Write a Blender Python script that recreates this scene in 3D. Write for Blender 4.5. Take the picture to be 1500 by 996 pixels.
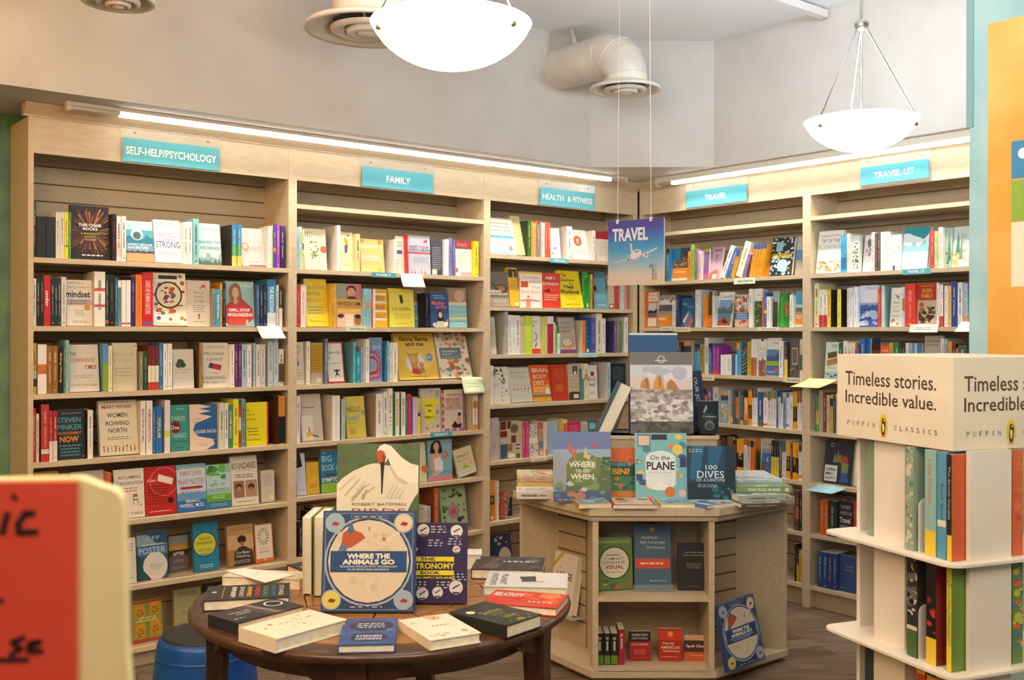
import bpy, math, random
from mathutils import Vector, Matrix

# ---------------------------------------------------------------- clear
for o in list(bpy.data.objects):
    bpy.data.objects.remove(o, do_unlink=True)
scene = bpy.context.scene
COL = scene.collection
rad = math.radians

# ---------------------------------------------------------------- camera
FPX, HY, ROLL, CAMZ = 1506.3, 485.6, -0.0018, 1.47
cd = bpy.data.cameras.new('camera')
cam = bpy.data.objects.new('camera', cd)
COL.objects.link(cam)
cd.sensor_width = 36.0
cd.lens = 36.0 * FPX / 1500.0
cd.shift_y = (HY - 498.0) / 1500.0
cam.location = (0, 0, CAMZ)
cam.rotation_euler = (Matrix.Rotation(ROLL, 3, 'Y') @ Matrix.Rotation(rad(90), 3, 'X')).to_euler()
cd.dof.use_dof = True
cd.dof.focus_distance = 4.0
cd.dof.aperture_fstop = 7.5
cd.clip_start = 0.05
scene.camera = cam

# ---------------------------------------------------------------- colour management
scene.view_settings.view_transform = 'Standard'
scene.view_settings.look = 'None'
scene.view_settings.gamma = 1.0
scene.view_settings.use_curve_mapping = False
scene.view_settings.exposure = 0.12

# ---------------------------------------------------------------- world: even warm ambient fill, added through the open side behind the camera
w = bpy.data.worlds.new('world')
scene.world = w
w.use_nodes = True
bg = w.node_tree.nodes['Background']
bg.inputs['Color'].default_value = (1.0, 0.95, 0.88, 1)
bg.inputs['Strength'].default_value = 0.12

def area(name, loc, target, sx, sy, power, color):
    l = bpy.data.lights.new(name, 'AREA')
    l.shape = 'RECTANGLE'; l.size = sx; l.size_y = sy
    l.energy = power; l.color = color
    o = bpy.data.objects.new(name, l)
    COL.objects.link(o)
    o.location = loc
    o.rotation_euler = (Vector(target) - Vector(loc)).to_track_quat('-Z', 'Y').to_euler()
    return o
# added fill lights, unseen: two warm from above, one cool aimed at the right bulkhead
area('warm_fill_light', (-1.3, 0.9, 2.95), (-1.5, 3.0, 0.9), 1.2, 1.0, 40, (1.0, 0.76, 0.48))
area('warm_fill_light', (0.5, 0.6, 3.05), (0.5, 3.4, 0.7), 1.6, 1.2, 40, (1.0, 0.90, 0.77))
cool_fill = area('cool_fill_light', (-0.7, -1.6, 2.5), (1.75, 5.3, 2.9), 1.6, 1.2, 10, (0.60, 0.81, 1.0))
cool_fill.data.spread = rad(44)
def bulb_or_fill(loc, power, color):      # added unseen point fill, with no lamp modelled around it
    l = bpy.data.lights.new('bulb_or_fill', 'POINT'); l.energy = power; l.color = color; l.shadow_soft_size = .15
    o = bpy.data.objects.new('bulb_or_fill', l); COL.objects.link(o); o.location = loc
bulb_or_fill((-2.45, 2.0, 2.3), 56, (1.0, 0.42, 0.03))
bulb_or_fill((-0.9, -0.2, 2.3), 36, (1.0, 0.72, 0.40))
bulb_or_fill((0.9, 0.2, 2.35), 42, (1.0, 0.80, 0.52))

STRIP_E, STRIP_W, BOWL_E, BULB_W = 7.5, 11.5, 6.5, 20.0

# ---------------------------------------------------------------- frames of the two shelf walls
YAW = rad(50.793)
Dv = Vector((math.sin(YAW), math.cos(YAW), 0))      # along the left wall, away from the camera
Nv = Vector((-math.cos(YAW), math.sin(YAW), 0))     # into the left wall
ZV = Vector((0, 0, 1))
DL, DR = 4.5, 4.6935
class Wall:
    def __init__(self, a, wv, dist):
        self.a, self.w, self.dist = a, wv, dist
    def P(self, s, q, z):
        return self.a * s + self.w * (self.dist + q) + ZV * z
    def s(self, px, q=0.0):
        u = (px - 750) / FPX
        r = Vector((u, 1, 0))
        t = (self.dist + q) / self.w.dot(r)
        return t * self.a.dot(r)
    def z(self, s, q, px, py):
        y = self.P(s, q, 0).y
        v = (py - HY) / FPX + math.sin(ROLL) * (px - 750) / FPX
        return CAMZ - v * y
LW = Wall(Dv, Nv, DL)
RW = Wall(-Nv, Dv, DR)
def ray(px, py):
    u = (px - 750) / FPX; v = (py - HY) / FPX
    s = math.sin(ROLL)
    return Vector((u - s * v, 1, -(v + s * u)))
def on_z(px, py, z):
    r = ray(px, py); t = (z - CAMZ) / r.z
    return r * t + Vector((0, 0, CAMZ))
def at_y(px, py, y):
    return ray(px, py) * y + Vector((0, 0, CAMZ))

# ---------------------------------------------------------------- materials
MATS = {}
def lin(c):
    return c / 12.92 if c <= 0.04045 else ((c + 0.055) / 1.055) ** 2.4
def rgb(h):
    return tuple(lin(int(h[i:i + 2], 16) / 255) for i in (0, 2, 4)) + (1,)
def mat(h, rough=0.5, metal=0.0, coat=0.0):
    k = (h, rough, metal, coat)
    if k in MATS: return MATS[k]
    m = bpy.data.materials.new('paint_' + h)
    m.use_nodes = True
    b = m.node_tree.nodes['Principled BSDF']
    b.inputs['Base Color'].default_value = rgb(h)
    b.inputs['Roughness'].default_value = rough
    b.inputs['Metallic'].default_value = metal
    b.inputs['Coat Weight'].default_value = coat
    MATS[k] = m
    return m
def ink(h): return mat(h, 0.42)
def emit(name, color, strength):
    m = bpy.data.materials.new(name); m.use_nodes = True
    nt = m.node_tree; b = nt.nodes['Principled BSDF']
    b.inputs['Base Color'].default_value = (0.9, 0.88, 0.85, 1)
    b.inputs['Emission Color'].default_value = color + (1,)
    b.inputs['Emission Strength'].default_value = strength
    return m
def noisy(name, c1, c2, scale, stretch=(1, 1, 1), rough=0.5, detail=4, bump=0.0, coat=0.0, lo=0.35, hi=0.65):
    m = bpy.data.materials.new(name); m.use_nodes = True
    nt = m.node_tree; b = nt.nodes['Principled BSDF']
    tc = nt.nodes.new('ShaderNodeTexCoord'); mp = nt.nodes.new('ShaderNodeMapping')
    mp.inputs['Scale'].default_value = stretch
    no = nt.nodes.new('ShaderNodeTexNoise'); no.inputs['Scale'].default_value = scale
    no.inputs['Detail'].default_value = detail
    cr = nt.nodes.new('ShaderNodeValToRGB')
    cr.color_ramp.elements[0].position = lo; cr.color_ramp.elements[1].position = hi
    cr.color_ramp.elements[0].color = rgb(c1); cr.color_ramp.elements[1].color = rgb(c2)
    L = nt.links.new
    L(tc.outputs['Object'], mp.inputs['Vector']); L(mp.outputs['Vector'], no.inputs['Vector'])
    L(no.outputs['Fac'], cr.inputs['Fac']); L(cr.outputs['Color'], b.inputs['Base Color'])
    b.inputs['Roughness'].default_value = rough; b.inputs['Coat Weight'].default_value = coat
    if bump:
        bp = nt.nodes.new('ShaderNodeBump'); bp.inputs['Strength'].default_value = bump
        bp.inputs['Distance'].default_value = 0.002
        L(no.outputs['Fac'], bp.inputs['Height']); L(bp.outputs['Normal'], b.inputs['Normal'])
    return m
def clear_plastic():
    m = bpy.data.materials.new('clear_plastic'); m.use_nodes = True
    nt = m.node_tree; out = nt.nodes['Material Output']; b = nt.nodes['Principled BSDF']
    b.inputs['Base Color'].default_value = (0.9, 0.92, 0.9, 1); b.inputs['Roughness'].default_value = 0.12
    tr = nt.nodes.new('ShaderNodeBsdfTransparent'); mx = nt.nodes.new('ShaderNodeMixShader')
    lw = nt.nodes.new('ShaderNodeFresnel'); lw.inputs['IOR'].default_value = 1.45
    ad = nt.nodes.new('ShaderNodeMath'); ad.operation = 'ADD'; ad.inputs[1].default_value = 0.08
    nt.links.new(lw.outputs['Fac'], ad.inputs[0]); nt.links.new(ad.outputs[0], mx.inputs['Fac'])
    nt.links.new(tr.outputs[0], mx.inputs[1]); nt.links.new(b.outputs[0], mx.inputs[2])
    nt.links.new(mx.outputs[0], out.inputs['Surface'])
    return m
CLEAR = clear_plastic()
MAPLE = noisy('maple_laminate', 'cdb796', 'd6c3a5', 60, (0.25, 1, 1), 0.45, 6)
MAPLE2 = noisy('maple_laminate_panel', 'b5a284', 'c1ae90', 70, (1, 1, 1), 0.5, 6)
PAGES = noisy('page_edges', 'e6dcc4', 'f4ecd8', 40, (1, 1, 30), 0.8, 2)
WALLP = noisy('wall_paint', 'c5bfb7', 'cbc5bd', 5, (1, 1, 1), 0.75, 3, 0.05)
CEILP = noisy('ceiling_paint', 'eceef1', 'eff1f4', 4, (1, 1, 1), 0.8, 3)
GREENP = noisy('green_faux_paint', '4f7a68', '6f9a80', 6, (1, 1, 1), 0.7, 6, 0.05)
TEALP = noisy('teal_plaster', '8fb9bf', 'abcbce', 5, (1, 1, 1), 0.6, 6, 0.1)
POSTERP = noisy('orange_poster_print', 'dd9d3c', 'eebb68', 3, (1, 1, 1), 0.5, 4)
WHITEM = mat('e9e5dd', 0.4)
STEEL = mat('a8a4a0', 0.3, 0.9)

# ---------------------------------------------------------------- mesh builder
TXT = {}
def text_mesh(s, bold):
    k = (s, bold)
    if k in TXT: return TXT[k]
    cu = bpy.data.curves.new('lettering', 'FONT')
    cu.body = s; cu.size = 1; cu.resolution_u = 2; cu.offset = bold; cu.fill_mode = 'FRONT'
    ob = bpy.data.objects.new('lettering', cu)
    me = bpy.data.meshes.new_from_object(ob)
    vs = [v.co.xy.copy() for v in me.vertices]
    fs = [tuple(p.vertices) for p in me.polygons]
    bpy.data.objects.remove(ob); bpy.data.curves.remove(cu); bpy.data.meshes.remove(me)
    if vs:
        x0 = min(v.x for v in vs); x1 = max(v.x for v in vs)
        y0 = min(v.y for v in vs); y1 = max(v.y for v in vs)
        vs = [((v.x - x0) / max(x1 - x0, 1e-6) - .5, (v.y - y0) / max(y1 - y0, 1e-6) - .5) for v in vs]
    TXT[k] = (vs, fs)
    return TXT[k]

class MB:
    def __init__(self): self.v = []; self.f = []; self.m = []; self.mats = []; self.sm = []
    def mi(self, m):
        if m not in self.mats: self.mats.append(m)
        return self.mats.index(m)
    def poly(self, pts, m, smooth=False):
        n = len(self.v); self.v += [Vector(p) for p in pts]
        self.f.append(tuple(range(n, n + len(pts)))); self.m.append(self.mi(m)); self.sm.append(smooth)
    def mesh(self, pts, faces, m, smooth=False):
        n = len(self.v); self.v += [Vector(p) for p in pts]; i = self.mi(m)
        for f in faces:
            self.f.append(tuple(n + k for k in f)); self.m.append(i); self.sm.append(smooth)
    def hexa(self, c, m, ms=None):
        # c: 8 corners, bottom 0-3 (ccw seen from above), top 4-7
        F = [(3, 2, 1, 0), (4, 5, 6, 7), (0, 1, 5, 4), (1, 2, 6, 5), (2, 3, 7, 6), (3, 0, 4, 7)]
        self.mesh(c, F, m)
    def box(self, x0, y0, z0, x1, y1, z1, m):
        self.hexa([(x0, y0, z0), (x1, y0, z0), (x1, y1, z0), (x0, y1, z0), (x0, y0, z1), (x1, y0, z1), (x1, y1, z1), (x0, y1, z1)], m)
    def obox(self, W, s0, q0, z0, s1, q1, z1, m):
        # box in a wall frame; (a, w, z) is left handed for (x,y,z) order a,w -> fine: a x w = z
        P = W.P
        self.hexa([P(s0, q0, z0), P(s1, q0, z0), P(s1, q1, z0), P(s0, q1, z0), P(s0, q0, z1), P(s1, q0, z1), P(s1, q1, z1), P(s0, q1, z1)], m)
    def prism(self, pts, z0, z1, m, m_top=None):
        n = len(pts)
        vs = [(p[0], p[1], z0) for p in pts] + [(p[0], p[1], z1) for p in pts]
        self.mesh(vs, [tuple(reversed(range(n)))] + [(i, (i + 1) % n, n + (i + 1) % n, n + i) for i in range(n)], m)
        self.poly([(p[0], p[1], z1) for p in pts], m_top or m)
    def lathe(self, prof, m, n=32, c=(0, 0, 0), smooth=True, M=None):
        vs = []; fs = []
        for r, z in prof:
            for i in range(n):
                a = 2 * math.pi * i / n
                p = Vector((r * math.cos(a), r * math.sin(a), z))
                if M: p = M @ p
                vs.append(p + Vector(c))
        for j in range(len(prof) - 1):
            for i in range(n):
                fs.append((j * n + i, j * n + (i + 1) % n, (j + 1) * n + (i + 1) % n, (j + 1) * n + i))
        self.mesh(vs, fs, m, smooth)
    def tube(self, pts, r, m, n=8):
        pts = [Vector(p) for p in pts]; vs = []; fs = []
        for i, p in enumerate(pts):
            t = (pts[min(i + 1, len(pts) - 1)] - pts[max(i - 1, 0)]).normalized()
            up = Vector((0, 0, 1)) if abs(t.z) < .9 else Vector((1, 0, 0))
            a = t.cross(up).normalized(); b = a.cross(t)
            for k in range(n):
                an = 2 * math.pi * k / n
                vs.append(p + (a * math.cos(an) + b * math.sin(an)) * r)
        for i in range(len(pts) - 1):
            for k in range(n):
                fs.append((i * n + k, i * n + (k + 1) % n, (i + 1) * n + (k + 1) % n, (i + 1) * n + k))
        fs.append(tuple(range(n))); fs.append(tuple(reversed(range(len(vs) - n, len(vs)))))
        self.mesh(vs, fs, m, True)
    # --- printing on a flat face: O = top-left corner, U right, V DOWN, N outward
    def ops(self, O, U, V, N, W, H, ops, lay0=1):
        O = Vector(O); U = Vector(U); V = Vector(V); N = Vector(N)
        lay = lay0
        for op in ops:
            e = N * (0.00006 * lay); lay += 1
            def pt(u, v): return O + U * (u * W) + V * (v * H) + e
            k = op[0]
            if k == 'r':
                _, u0, v0, u1, v1, h = op
                self.poly([pt(u0, v1), pt(u1, v1), pt(u1, v0), pt(u0, v0)], ink(h))
            elif k == 'p':
                self.poly([pt(u, v) for u, v in op[1]], ink(op[2]))
            elif k == 'c':
                _, u, v, r, h = op[:5]; ry = op[5] if len(op) > 5 else r * W / H; n = 20
                self.poly([pt(u + r * math.cos(2 * math.pi * i / n), v - ry * math.sin(2 * math.pi * i / n)) for i in range(n)], ink(h))
            elif k == 'o':
                _, u, v, r, th, h = op; n = 28; a = r * W
                for i in range(n):
                    q = []
                    for (rr, j) in ((r, i), (r, i + 1), (r - th, i + 1), (r - th, i)):
                        an = 2 * math.pi * j / n
                        q.append(pt(u + rr * math.cos(an), v - rr * math.sin(an) * W / H))
                    self.poly(q, ink(h))
            elif k in 'tsT':
                s, u, v, ww, hh, h = op[1:7]; bold = op[7] if len(op) > 7 else 0.012
                vs, fs = text_mesh(s, bold)
                if k != 's': p3 = [pt(u + x * ww, v - y * hh) for x, y in vs]
                else: p3 = [pt(u + y * ww, v + x * hh) for x, y in vs]   # runs down the spine
                if vs: self.mesh(p3, fs, ink(h))
            elif k == 'b':      # lines of small unreadable blurb, as short bars
                _, u0, v0, u1, v1, n, h = op
                rn = random.Random(int(u0 * 1000 + v0 * 777 + n))
                for i in range(n):
                    vv = v0 + (v1 - v0) * (i + .25) / n; d = (v1 - v0) / n * .42
                    a = u0 + rn.random() * .1 * (u1 - u0); bmax = u1 - rn.random() * .15 * (u1 - u0)
                    while a < bmax:
                        l = (.06 + rn.random() * .12) * max(.35, (u1 - u0))
                        self.poly([pt(a, vv + d), pt(min(a + l, bmax), vv + d), pt(min(a + l, bmax), vv), pt(a, vv)], ink(h))
                        a += l + .03
            elif k == 'd':      # scattered motifs
                lay += 2
                _, n, seed, u0, v0, u1, v1, size, cols = op
                rn = random.Random(seed)
                for i in range(n):
                    u = u0 + (u1 - u0) * rn.random(); v = v0 + (v1 - v0) * rn.random()
                    r = size * (.5 + rn.random()); sd = 5 + rn.randrange(4); ph = rn.random() * 6; el = .4 + .6 * rn.random()
                    ee = N * (0.000002 * i)
                    self.poly([pt(min(max(u + r * math.cos(ph + 2 * math.pi * j / sd), u0), u1), min(max(v - el * r * W / H * math.sin(ph + 2 * math.pi * j / sd), v0), v1)) + ee for j in range(sd)], ink(cols[rn.randrange(len(cols))]))
            elif k == 'm':      # jagged ridge from v (top) down to vb
                _, v, amp, seed, vb, h = op[:6]; n = op[6] if len(op) > 6 else 12
                rn = random.Random(seed)
                top = [(i / n, max(0, v - amp * rn.random())) for i in range(n + 1)]
                self.poly([pt(u, x) for u, x in [(0, vb), (1, vb)] + list(reversed(top))], ink(h))
            elif k == 'y':      # rays
                _, u, v, n, r0, r1, seed, cols = op
                rn = random.Random(seed)
                for i in range(n):
                    an = 2 * math.pi * (i + rn.random() * .6) / n; w_ = .012 + .012 * rn.random(); ra = r0 * (.7 + .6 * rn.random()); rb = r1 * (.55 + .45 * rn.random())
                    c_, s_ = math.cos(an), math.sin(an)
                    q = [(u + c_ * ra, v - s_ * ra * W / H), (u + c_ * rb - s_ * w_, v - (s_ * rb + c_ * w_) * W / H), (u + c_ * rb + s_ * w_, v - (s_ * rb - c_ * w_) * W / H)]
                    q = [(min(max(x, .02), .98), min(max(y, .02), .98)) for x, y in q]
                    self.poly([pt(*x) for x in q], ink(cols[rn.randrange(len(cols))]))
    def build(self, name, parent=None, M=None):
        me = bpy.data.meshes.new(name)
        me.from_pydata([tuple(v) for v in self.v], [], self.f)
        for m in self.mats: me.materials.append(m)
        me.polygons.foreach_set('material_index', self.m)
        me.polygons.foreach_set('use_smooth', self.sm)
        me.update()
        o = bpy.data.objects.new(name, me); COL.objects.link(o)
        if M is not None: o.matrix_world = M
        if parent is not None: o.parent = parent
        return o
def tag(o, label, cat, group=None):
    o['label'] = label; o['category'] = cat
    if group: o['group'] = group
    return o
def thing(name, M, label, cat, group=None):
    o = bpy.data.objects.new(name, None); COL.objects.link(o)
    o.empty_display_size = 0.05
    o.matrix_world = M
    return tag(o, label, cat, group)
def structure(o): o['kind'] = 'structure'; return o
def basis(x, y, z, loc):
    m = Matrix((x, y, z)).transposed().to_4x4(); m.translation = loc
    return m
def T_(v): return Matrix.Translation(Vector(v))
# ================================================================= THE ROOM
CEIL_Z, UND_Z = 3.11, 2.40
QL, QR = -0.275, -0.15
# plan points of the bulkhead faces
bl0 = LW.P(-3.6, QL, 0); bl1 = LW.P(LW.s(865, QL), QL, 0)
br0 = RW.P(RW.s(1045.5, QR), QR, 0); br1 = RW.P(0.4, QR, 0)
# floor: grey-brown planks
def floor_mat():
    m = bpy.data.materials.new('plank_floor'); m.use_nodes = True
    nt = m.node_tree; b = nt.nodes['Principled BSDF']; L = nt.links.new
    tc = nt.nodes.new('ShaderNodeTexCoord'); mp = nt.nodes.new('ShaderNodeMapping')
    mp.inputs['Rotation'].default_value = (0, 0, rad(-20))
    L(tc.outputs['Object'], mp.inputs['Vector'])
    br = nt.nodes.new('ShaderNodeTexBrick')
    br.inputs['Scale'].default_value = 1.0; br.inputs['Brick Width'].default_value = 1.2; br.inputs['Row Height'].default_value = 0.13
    br.inputs['Mortar Size'].default_value = 0.002
    br.inputs['Color1'].default_value = rgb('6b5a48'); br.inputs['Color2'].default_value = rgb('857260'); br.inputs['Mortar'].default_value = rgb('3a3026')
    L(mp.outputs['Vector'], br.inputs['Vector'])
    mp2 = nt.nodes.new('ShaderNodeMapping'); mp2.inputs['Rotation'].default_value = (0, 0, rad(-20)); mp2.inputs['Scale'].default_value = (1.2, 14, 1)
    L(tc.outputs['Object'], mp2.inputs['Vector'])
    no = nt.nodes.new('ShaderNodeTexNoise'); no.inputs['Scale'].default_value = 3; no.inputs['Detail'].default_value = 8
    L(mp2.outputs['Vector'], no.inputs['Vector'])
    cr = nt.nodes.new('ShaderNodeValToRGB'); cr.color_ramp.elements[0].position = .35; cr.color_ramp.elements[1].position = .7
    cr.color_ramp.elements[0].color = (.45, .42, .4, 1); cr.color_ramp.elements[1].color = (1.15, 1.12, 1.08, 1)
    L(no.outputs['Fac'], cr.inputs['Fac'])
    mx = nt.nodes.new('ShaderNodeMix'); mx.data_type = 'RGBA'; mx.blend_type = 'MULTIPLY'; mx.inputs['Factor'].default_value = .8
    L(br.outputs['Color'], mx.inputs['A']); L(cr.outputs['Color'], mx.inputs['B'])
    L(mx.outputs['Result'], b.inputs['Base Color']); b.inputs['Roughness'].default_value = .42
    return m
b = MB(); b.poly([(-5.5, -3, 0), (6, -3, 0), (6, 8.5, 0), (-5.5, 8.5, 0)], floor_mat()); structure(b.build('floor'))
b = MB(); b.poly([(-5.5, 8.5, CEIL_Z), (6, 8.5, CEIL_Z), (6, -1.2, CEIL_Z), (-5.5, -1.2, CEIL_Z)], CEILP); structure(b.build('ceiling'))
# back walls behind the bookcases
BACKQ = 0.30
b = MB(); b.obox(LW, -3.6, BACKQ, 0, DR + BACKQ + .05, BACKQ + .1, CEIL_Z, GREENP); structure(b.build('wall_left'))
b = MB(); b.obox(RW, -DL - BACKQ, BACKQ, 0, 0.6, BACKQ + .1, CEIL_Z, WALLP); structure(b.build('wall_right'))
# bulkheads: left, chamfer, right (one continuous painted drop with its underside)
b = MB()
lb = LW.P(-3.6, BACKQ, 0); corner = LW.P(DR + BACKQ, BACKQ, 0); rb = RW.P(0.4, BACKQ, 0)
pl = [bl0, bl1, br0, br1, rb, corner, lb]
for p, q in ((bl0, bl1), (bl1, br0), (br0, br1)):
    b.poly([(p.x, p.y, UND_Z), (q.x, q.y, UND_Z), (q.x, q.y, CEIL_Z), (p.x, p.y, CEIL_Z)], WALLP)
b.poly([(p.x, p.y, UND_Z) for p in reversed(pl)], WALLP)
structure(b.build('wall_bulkhead'))

# teal pillar wall on the right with the orange poster
PW = Wall(-Nv, Dv, 0)
p0 = at_y(1420, 300, 3.0)
PW.dist = Dv.dot(p0)
ps0 = PW.a.dot(p0)
b = MB(); b.obox(PW, ps0, 0, 0, ps0 + 1.6, 0.12, CEIL_Z, TEALP); structure(b.build('wall_pillar'))
tz = PW.z(ps0, 0, 1420, 187)
b = MB(); b.obox(PW, ps0 - 0.008, -0.004, tz, ps0 + 0.012, 0.06, CEIL_Z, mat('7fa5a8', .6)); structure(b.build('trim_1'))
def pillar_px(px): return PW.s(px, -0.004)
a0 = pillar_px(1446.5); a1 = a0 + 0.62
zt = PW.z(a0, -.004, 1446.5, 35)
zb = 1.30
b = MB(); b.obox(PW, a0, -0.004, zb, a1, -0.001, zt, POSTERP)
W_, H_ = a1 - a0, zt - zb
o1 = PW.P(a0, -.004, zt)
def uu(px): return (pillar_px(px) - a0) / W_
def vv(py): return (zt - PW.z(pillar_px(1485), -.004, 1485, py)) / H_
u0 = uu(1481)
b.ops(o1, PW.a, -ZV, -PW.w, W_, H_, [('r', u0, vv(207), .93, vv(262), '1f7fae'), ('r', u0, vv(264), .93, vv(324), '86a83c'), ('r', u0, vv(326), .93, vv(420), 'eadcc4'),
    ('c', uu(1499), vv(226), .025, 'f0f0ee'), ('t', 'READ', .62, vv(226), .3, .03, 'f0f0ee')][:4])
tag(b.build('poster'), 'orange poster with blue, green and cream blocks on the teal wall', 'poster')

# ================================================================= BOOKCASES
GROOVE = mat('6b573c', .8)
ZFB, ZFT = 2.199, 2.347
def bookcase(name_sec, W, s0, s1, shelf_z, label, tl, tr, end_left=False, empty_top=None, depth=0.285):
    t = thing('bookcase', basis(W.a, W.w, ZV, W.P((s0 + s1) / 2, 0.14, 0)), label, 'bookcase', 'wall bookcases')
    inv = t.matrix_world.inverted()
    def fin(mb, nm):
        for i, v in enumerate(mb.v): mb.v[i] = inv @ v
        o = mb.build(nm); o.parent = t; return o
    for (a, c) in ((s0, s0 + tl), (s1 - tr, s1)):
        m = MB(); m.obox(W, a, 0, 0, c, depth, ZFT, MAPLE)
        # shelf-pin holes along the inside face
        inner = c if a == s0 else a
        sg = 0.0006 if a == s0 else -0.0006
        z = .25
        while z < 2.15:
            for q in (.03, .2):
                r = .0028
                pts = [W.P(inner + sg, q + r * math.cos(k * math.pi / 3), z + r * math.sin(k * math.pi / 3)) for k in range(6)]
                m.poly(pts, GROOVE)
            z += .032
        fin(m, 'upright')
    i0, i1 = s0 + tl, s1 - tr
    m = MB(); m.obox(W, i0, depth - .03, .06, i1, depth - .005, ZFT, MAPLE2)
    z = .2
    while z < 2.3:
        m.obox(W, i0 + .001, depth - .0306, z, i1 - .001, depth - .0296, z + .007, GROOVE); z += .0762
    fin(m, 'back_panel')
    m = MB(); m.obox(W, i0, 0.002, ZFB, i1, .02, ZFT, MAPLE); fin(m, 'fascia')
    m = MB(); m.obox(W, i0, .035, 0, i1, .055, shelf_z[-1] - .02, MAPLE2); fin(m, 'plinth')
    for z in shelf_z:
        m = MB(); m.obox(W, i0, 0.0, z - .021, i1, depth - .03, z, MAPLE); fin(m, 'shelf')
    # crown moulding
    m = MB()
    prof = [(0.02, ZFT), (-.004, ZFT), (-.006, ZFT + .006), (-.028, ZFT + .022), (-.042, ZFT + .04), (-.045, UND_Z - .002), (0.02, UND_Z - .002)]
    a, c = s0 - (.02 if end_left else 0), s1
    n = len(prof)
    vs = [W.P(a, q, z) for q, z in prof] + [W.P(c, q, z) for q, z in prof]
    m.mesh(vs, [tuple(range(n)), tuple(reversed(range(n, 2 * n)))] + [(i, n + i, n + (i + 1) % n, (i + 1) % n) for i in range(n)], MAPLE)
    fin(m, 'crown_moulding')
    return t
ZS = {'s1': 1.771, 's2': 1.489, 's3': 1.2086, 's4': .927, 's5': .650, 's6': .364, 's7': .089,
      'f5': .667, 'f6': .375, 'h1': 1.900, 'h2': 1.608, 'h3': 1.340, 'h4': 1.060, 'h5': .746, 'h6': .408, 'h7': .115,
      'r1': 1.778, 'r2': 1.496, 'r3': 1.222, 'r4': .941, 'r5': .669, 'r6': .397, 'r7': .120}
d1 = LW.s(428.5); d2 = LW.s(713.2)
bookcase('self', LW, LW.s(41), d1, [ZS[k] for k in ('s1', 's2', 's3', 's4', 's5', 's6', 's7')], 'maple bookcase under the self-help and psychology sign, leftmost of the row', LW.s(49) - LW.s(41), d1 - LW.s(422.5), True)
bookcase('family', LW, d1, d2, [2.084] + [ZS[k] for k in ('s1', 's2', 's3', 's4', 'f5', 'f6', 's7')], 'maple bookcase under the family sign with an empty top shelf', LW.s(434.5) - d1, d2 - LW.s(708.5))
bookcase('health', LW, d2, LW.s(933.5), [ZS[k] for k in ('h1', 'h2', 'h3', 'h4', 'h5', 'h6', 'h7')], 'maple bookcase under the health and fitness sign, left of the room corner', LW.s(718) - d2, LW.s(933.5) - LW.s(928))
e1 = RW.s(1181)
e2 = e1 + (e1 - RW.s(936))
bookcase('travel', RW, RW.s(936.5), e1, [2.078] + [ZS[k] for k in ('r1', 'r2', 'r3', 'r4', 'r5', 'r6', 'r7')], 'maple bookcase under the travel sign, right of the room corner', RW.s(942) - RW.s(936.5), e1 - RW.s(1175.5))
bookcase('lit', RW, e1, e2, [2.085] + [ZS[k] for k in ('r1', 'r2', 'r3', 'r4', 'r5', 'r6', 'r7')], 'maple bookcase under the travel lit sign, behind the cardboard book stand', RW.s(1187) - e1, .02)

# ---------------------------------------------------------------- light strips along the top
def light_strip(W, s0, s1, q, z, label, g0, g1):
    t = thing('light_strip', basis(W.a, W.w, ZV, W.P(s0, q, UND_Z)), label, 'light', 'light strips above the bookcases')
    inv = t.matrix_world.inverted()
    def fin(mb, nm):
        for i, v in enumerate(mb.v): mb.v[i] = inv @ v
        o = mb.build(nm); o.parent = t
    m = MB(); m.obox(W, s0, q - .018, z + .008, s1, q + .018, UND_Z - .001, mat('d6cdbb', .4)); fin(m, 'housing')
    m = MB(); m.obox(W, g0, q - .012, z - .010, g1, q + .012, z + .0075, STRIPM); fin(m, 'diffuser')
    for r0_, r1_ in ((s0 + .02, g0), (g1, s1 - .02)):
        m = MB(); m.obox(W, r0_, q - .010, z - .006, r1_, q + .010, z + .0075, mat('b8ae9c', .35, .6)); fin(m, 'reflector')
    l = bpy.data.lights.new('strip_glow', 'AREA'); l.shape = 'RECTANGLE'; l.size = g1 - g0; l.size_y = .024
    l.energy = STRIP_W * (s1 - s0) / 3.6; l.color = (1.0, .91, .77); l.spread = rad(84)
    lo = bpy.data.objects.new('strip_glow', l); COL.objects.link(lo); lo.parent = t
    pos = W.P((g0 + g1) / 2, q, z - .0125); tw = rad(2)
    zax = (ZV * math.cos(tw) - W.w * math.sin(tw)).normalized()
    lo.matrix_local = inv @ basis(W.a, zax.cross(W.a), zax, pos)
    for s in (s0 + .0, s1 - .02):
        m = MB(); m.obox(W, s, q - .018, z - .014, s + .019, q + .018, z + .0075, mat('c8beaa', .4)); fin(m, 'end_cap')
STRIPM = emit('strip_light', (1.0, 0.95, 0.87), STRIP_E)
light_strip(LW, LW.s(95, -.13), LW.s(925, -.13) - .05, -.13, 2.376, 'long white light strip above the self-help, family and health shelves', LW.s(175, -.13), LW.s(893, -.13))
light_strip(RW, RW.s(962, -.085), RW.s(1418, -.085) + .3, -.085, 2.357, 'long white light strip above the travel shelves', RW.s(985, -.085), RW.s(1418, -.085) + .2)

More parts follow.
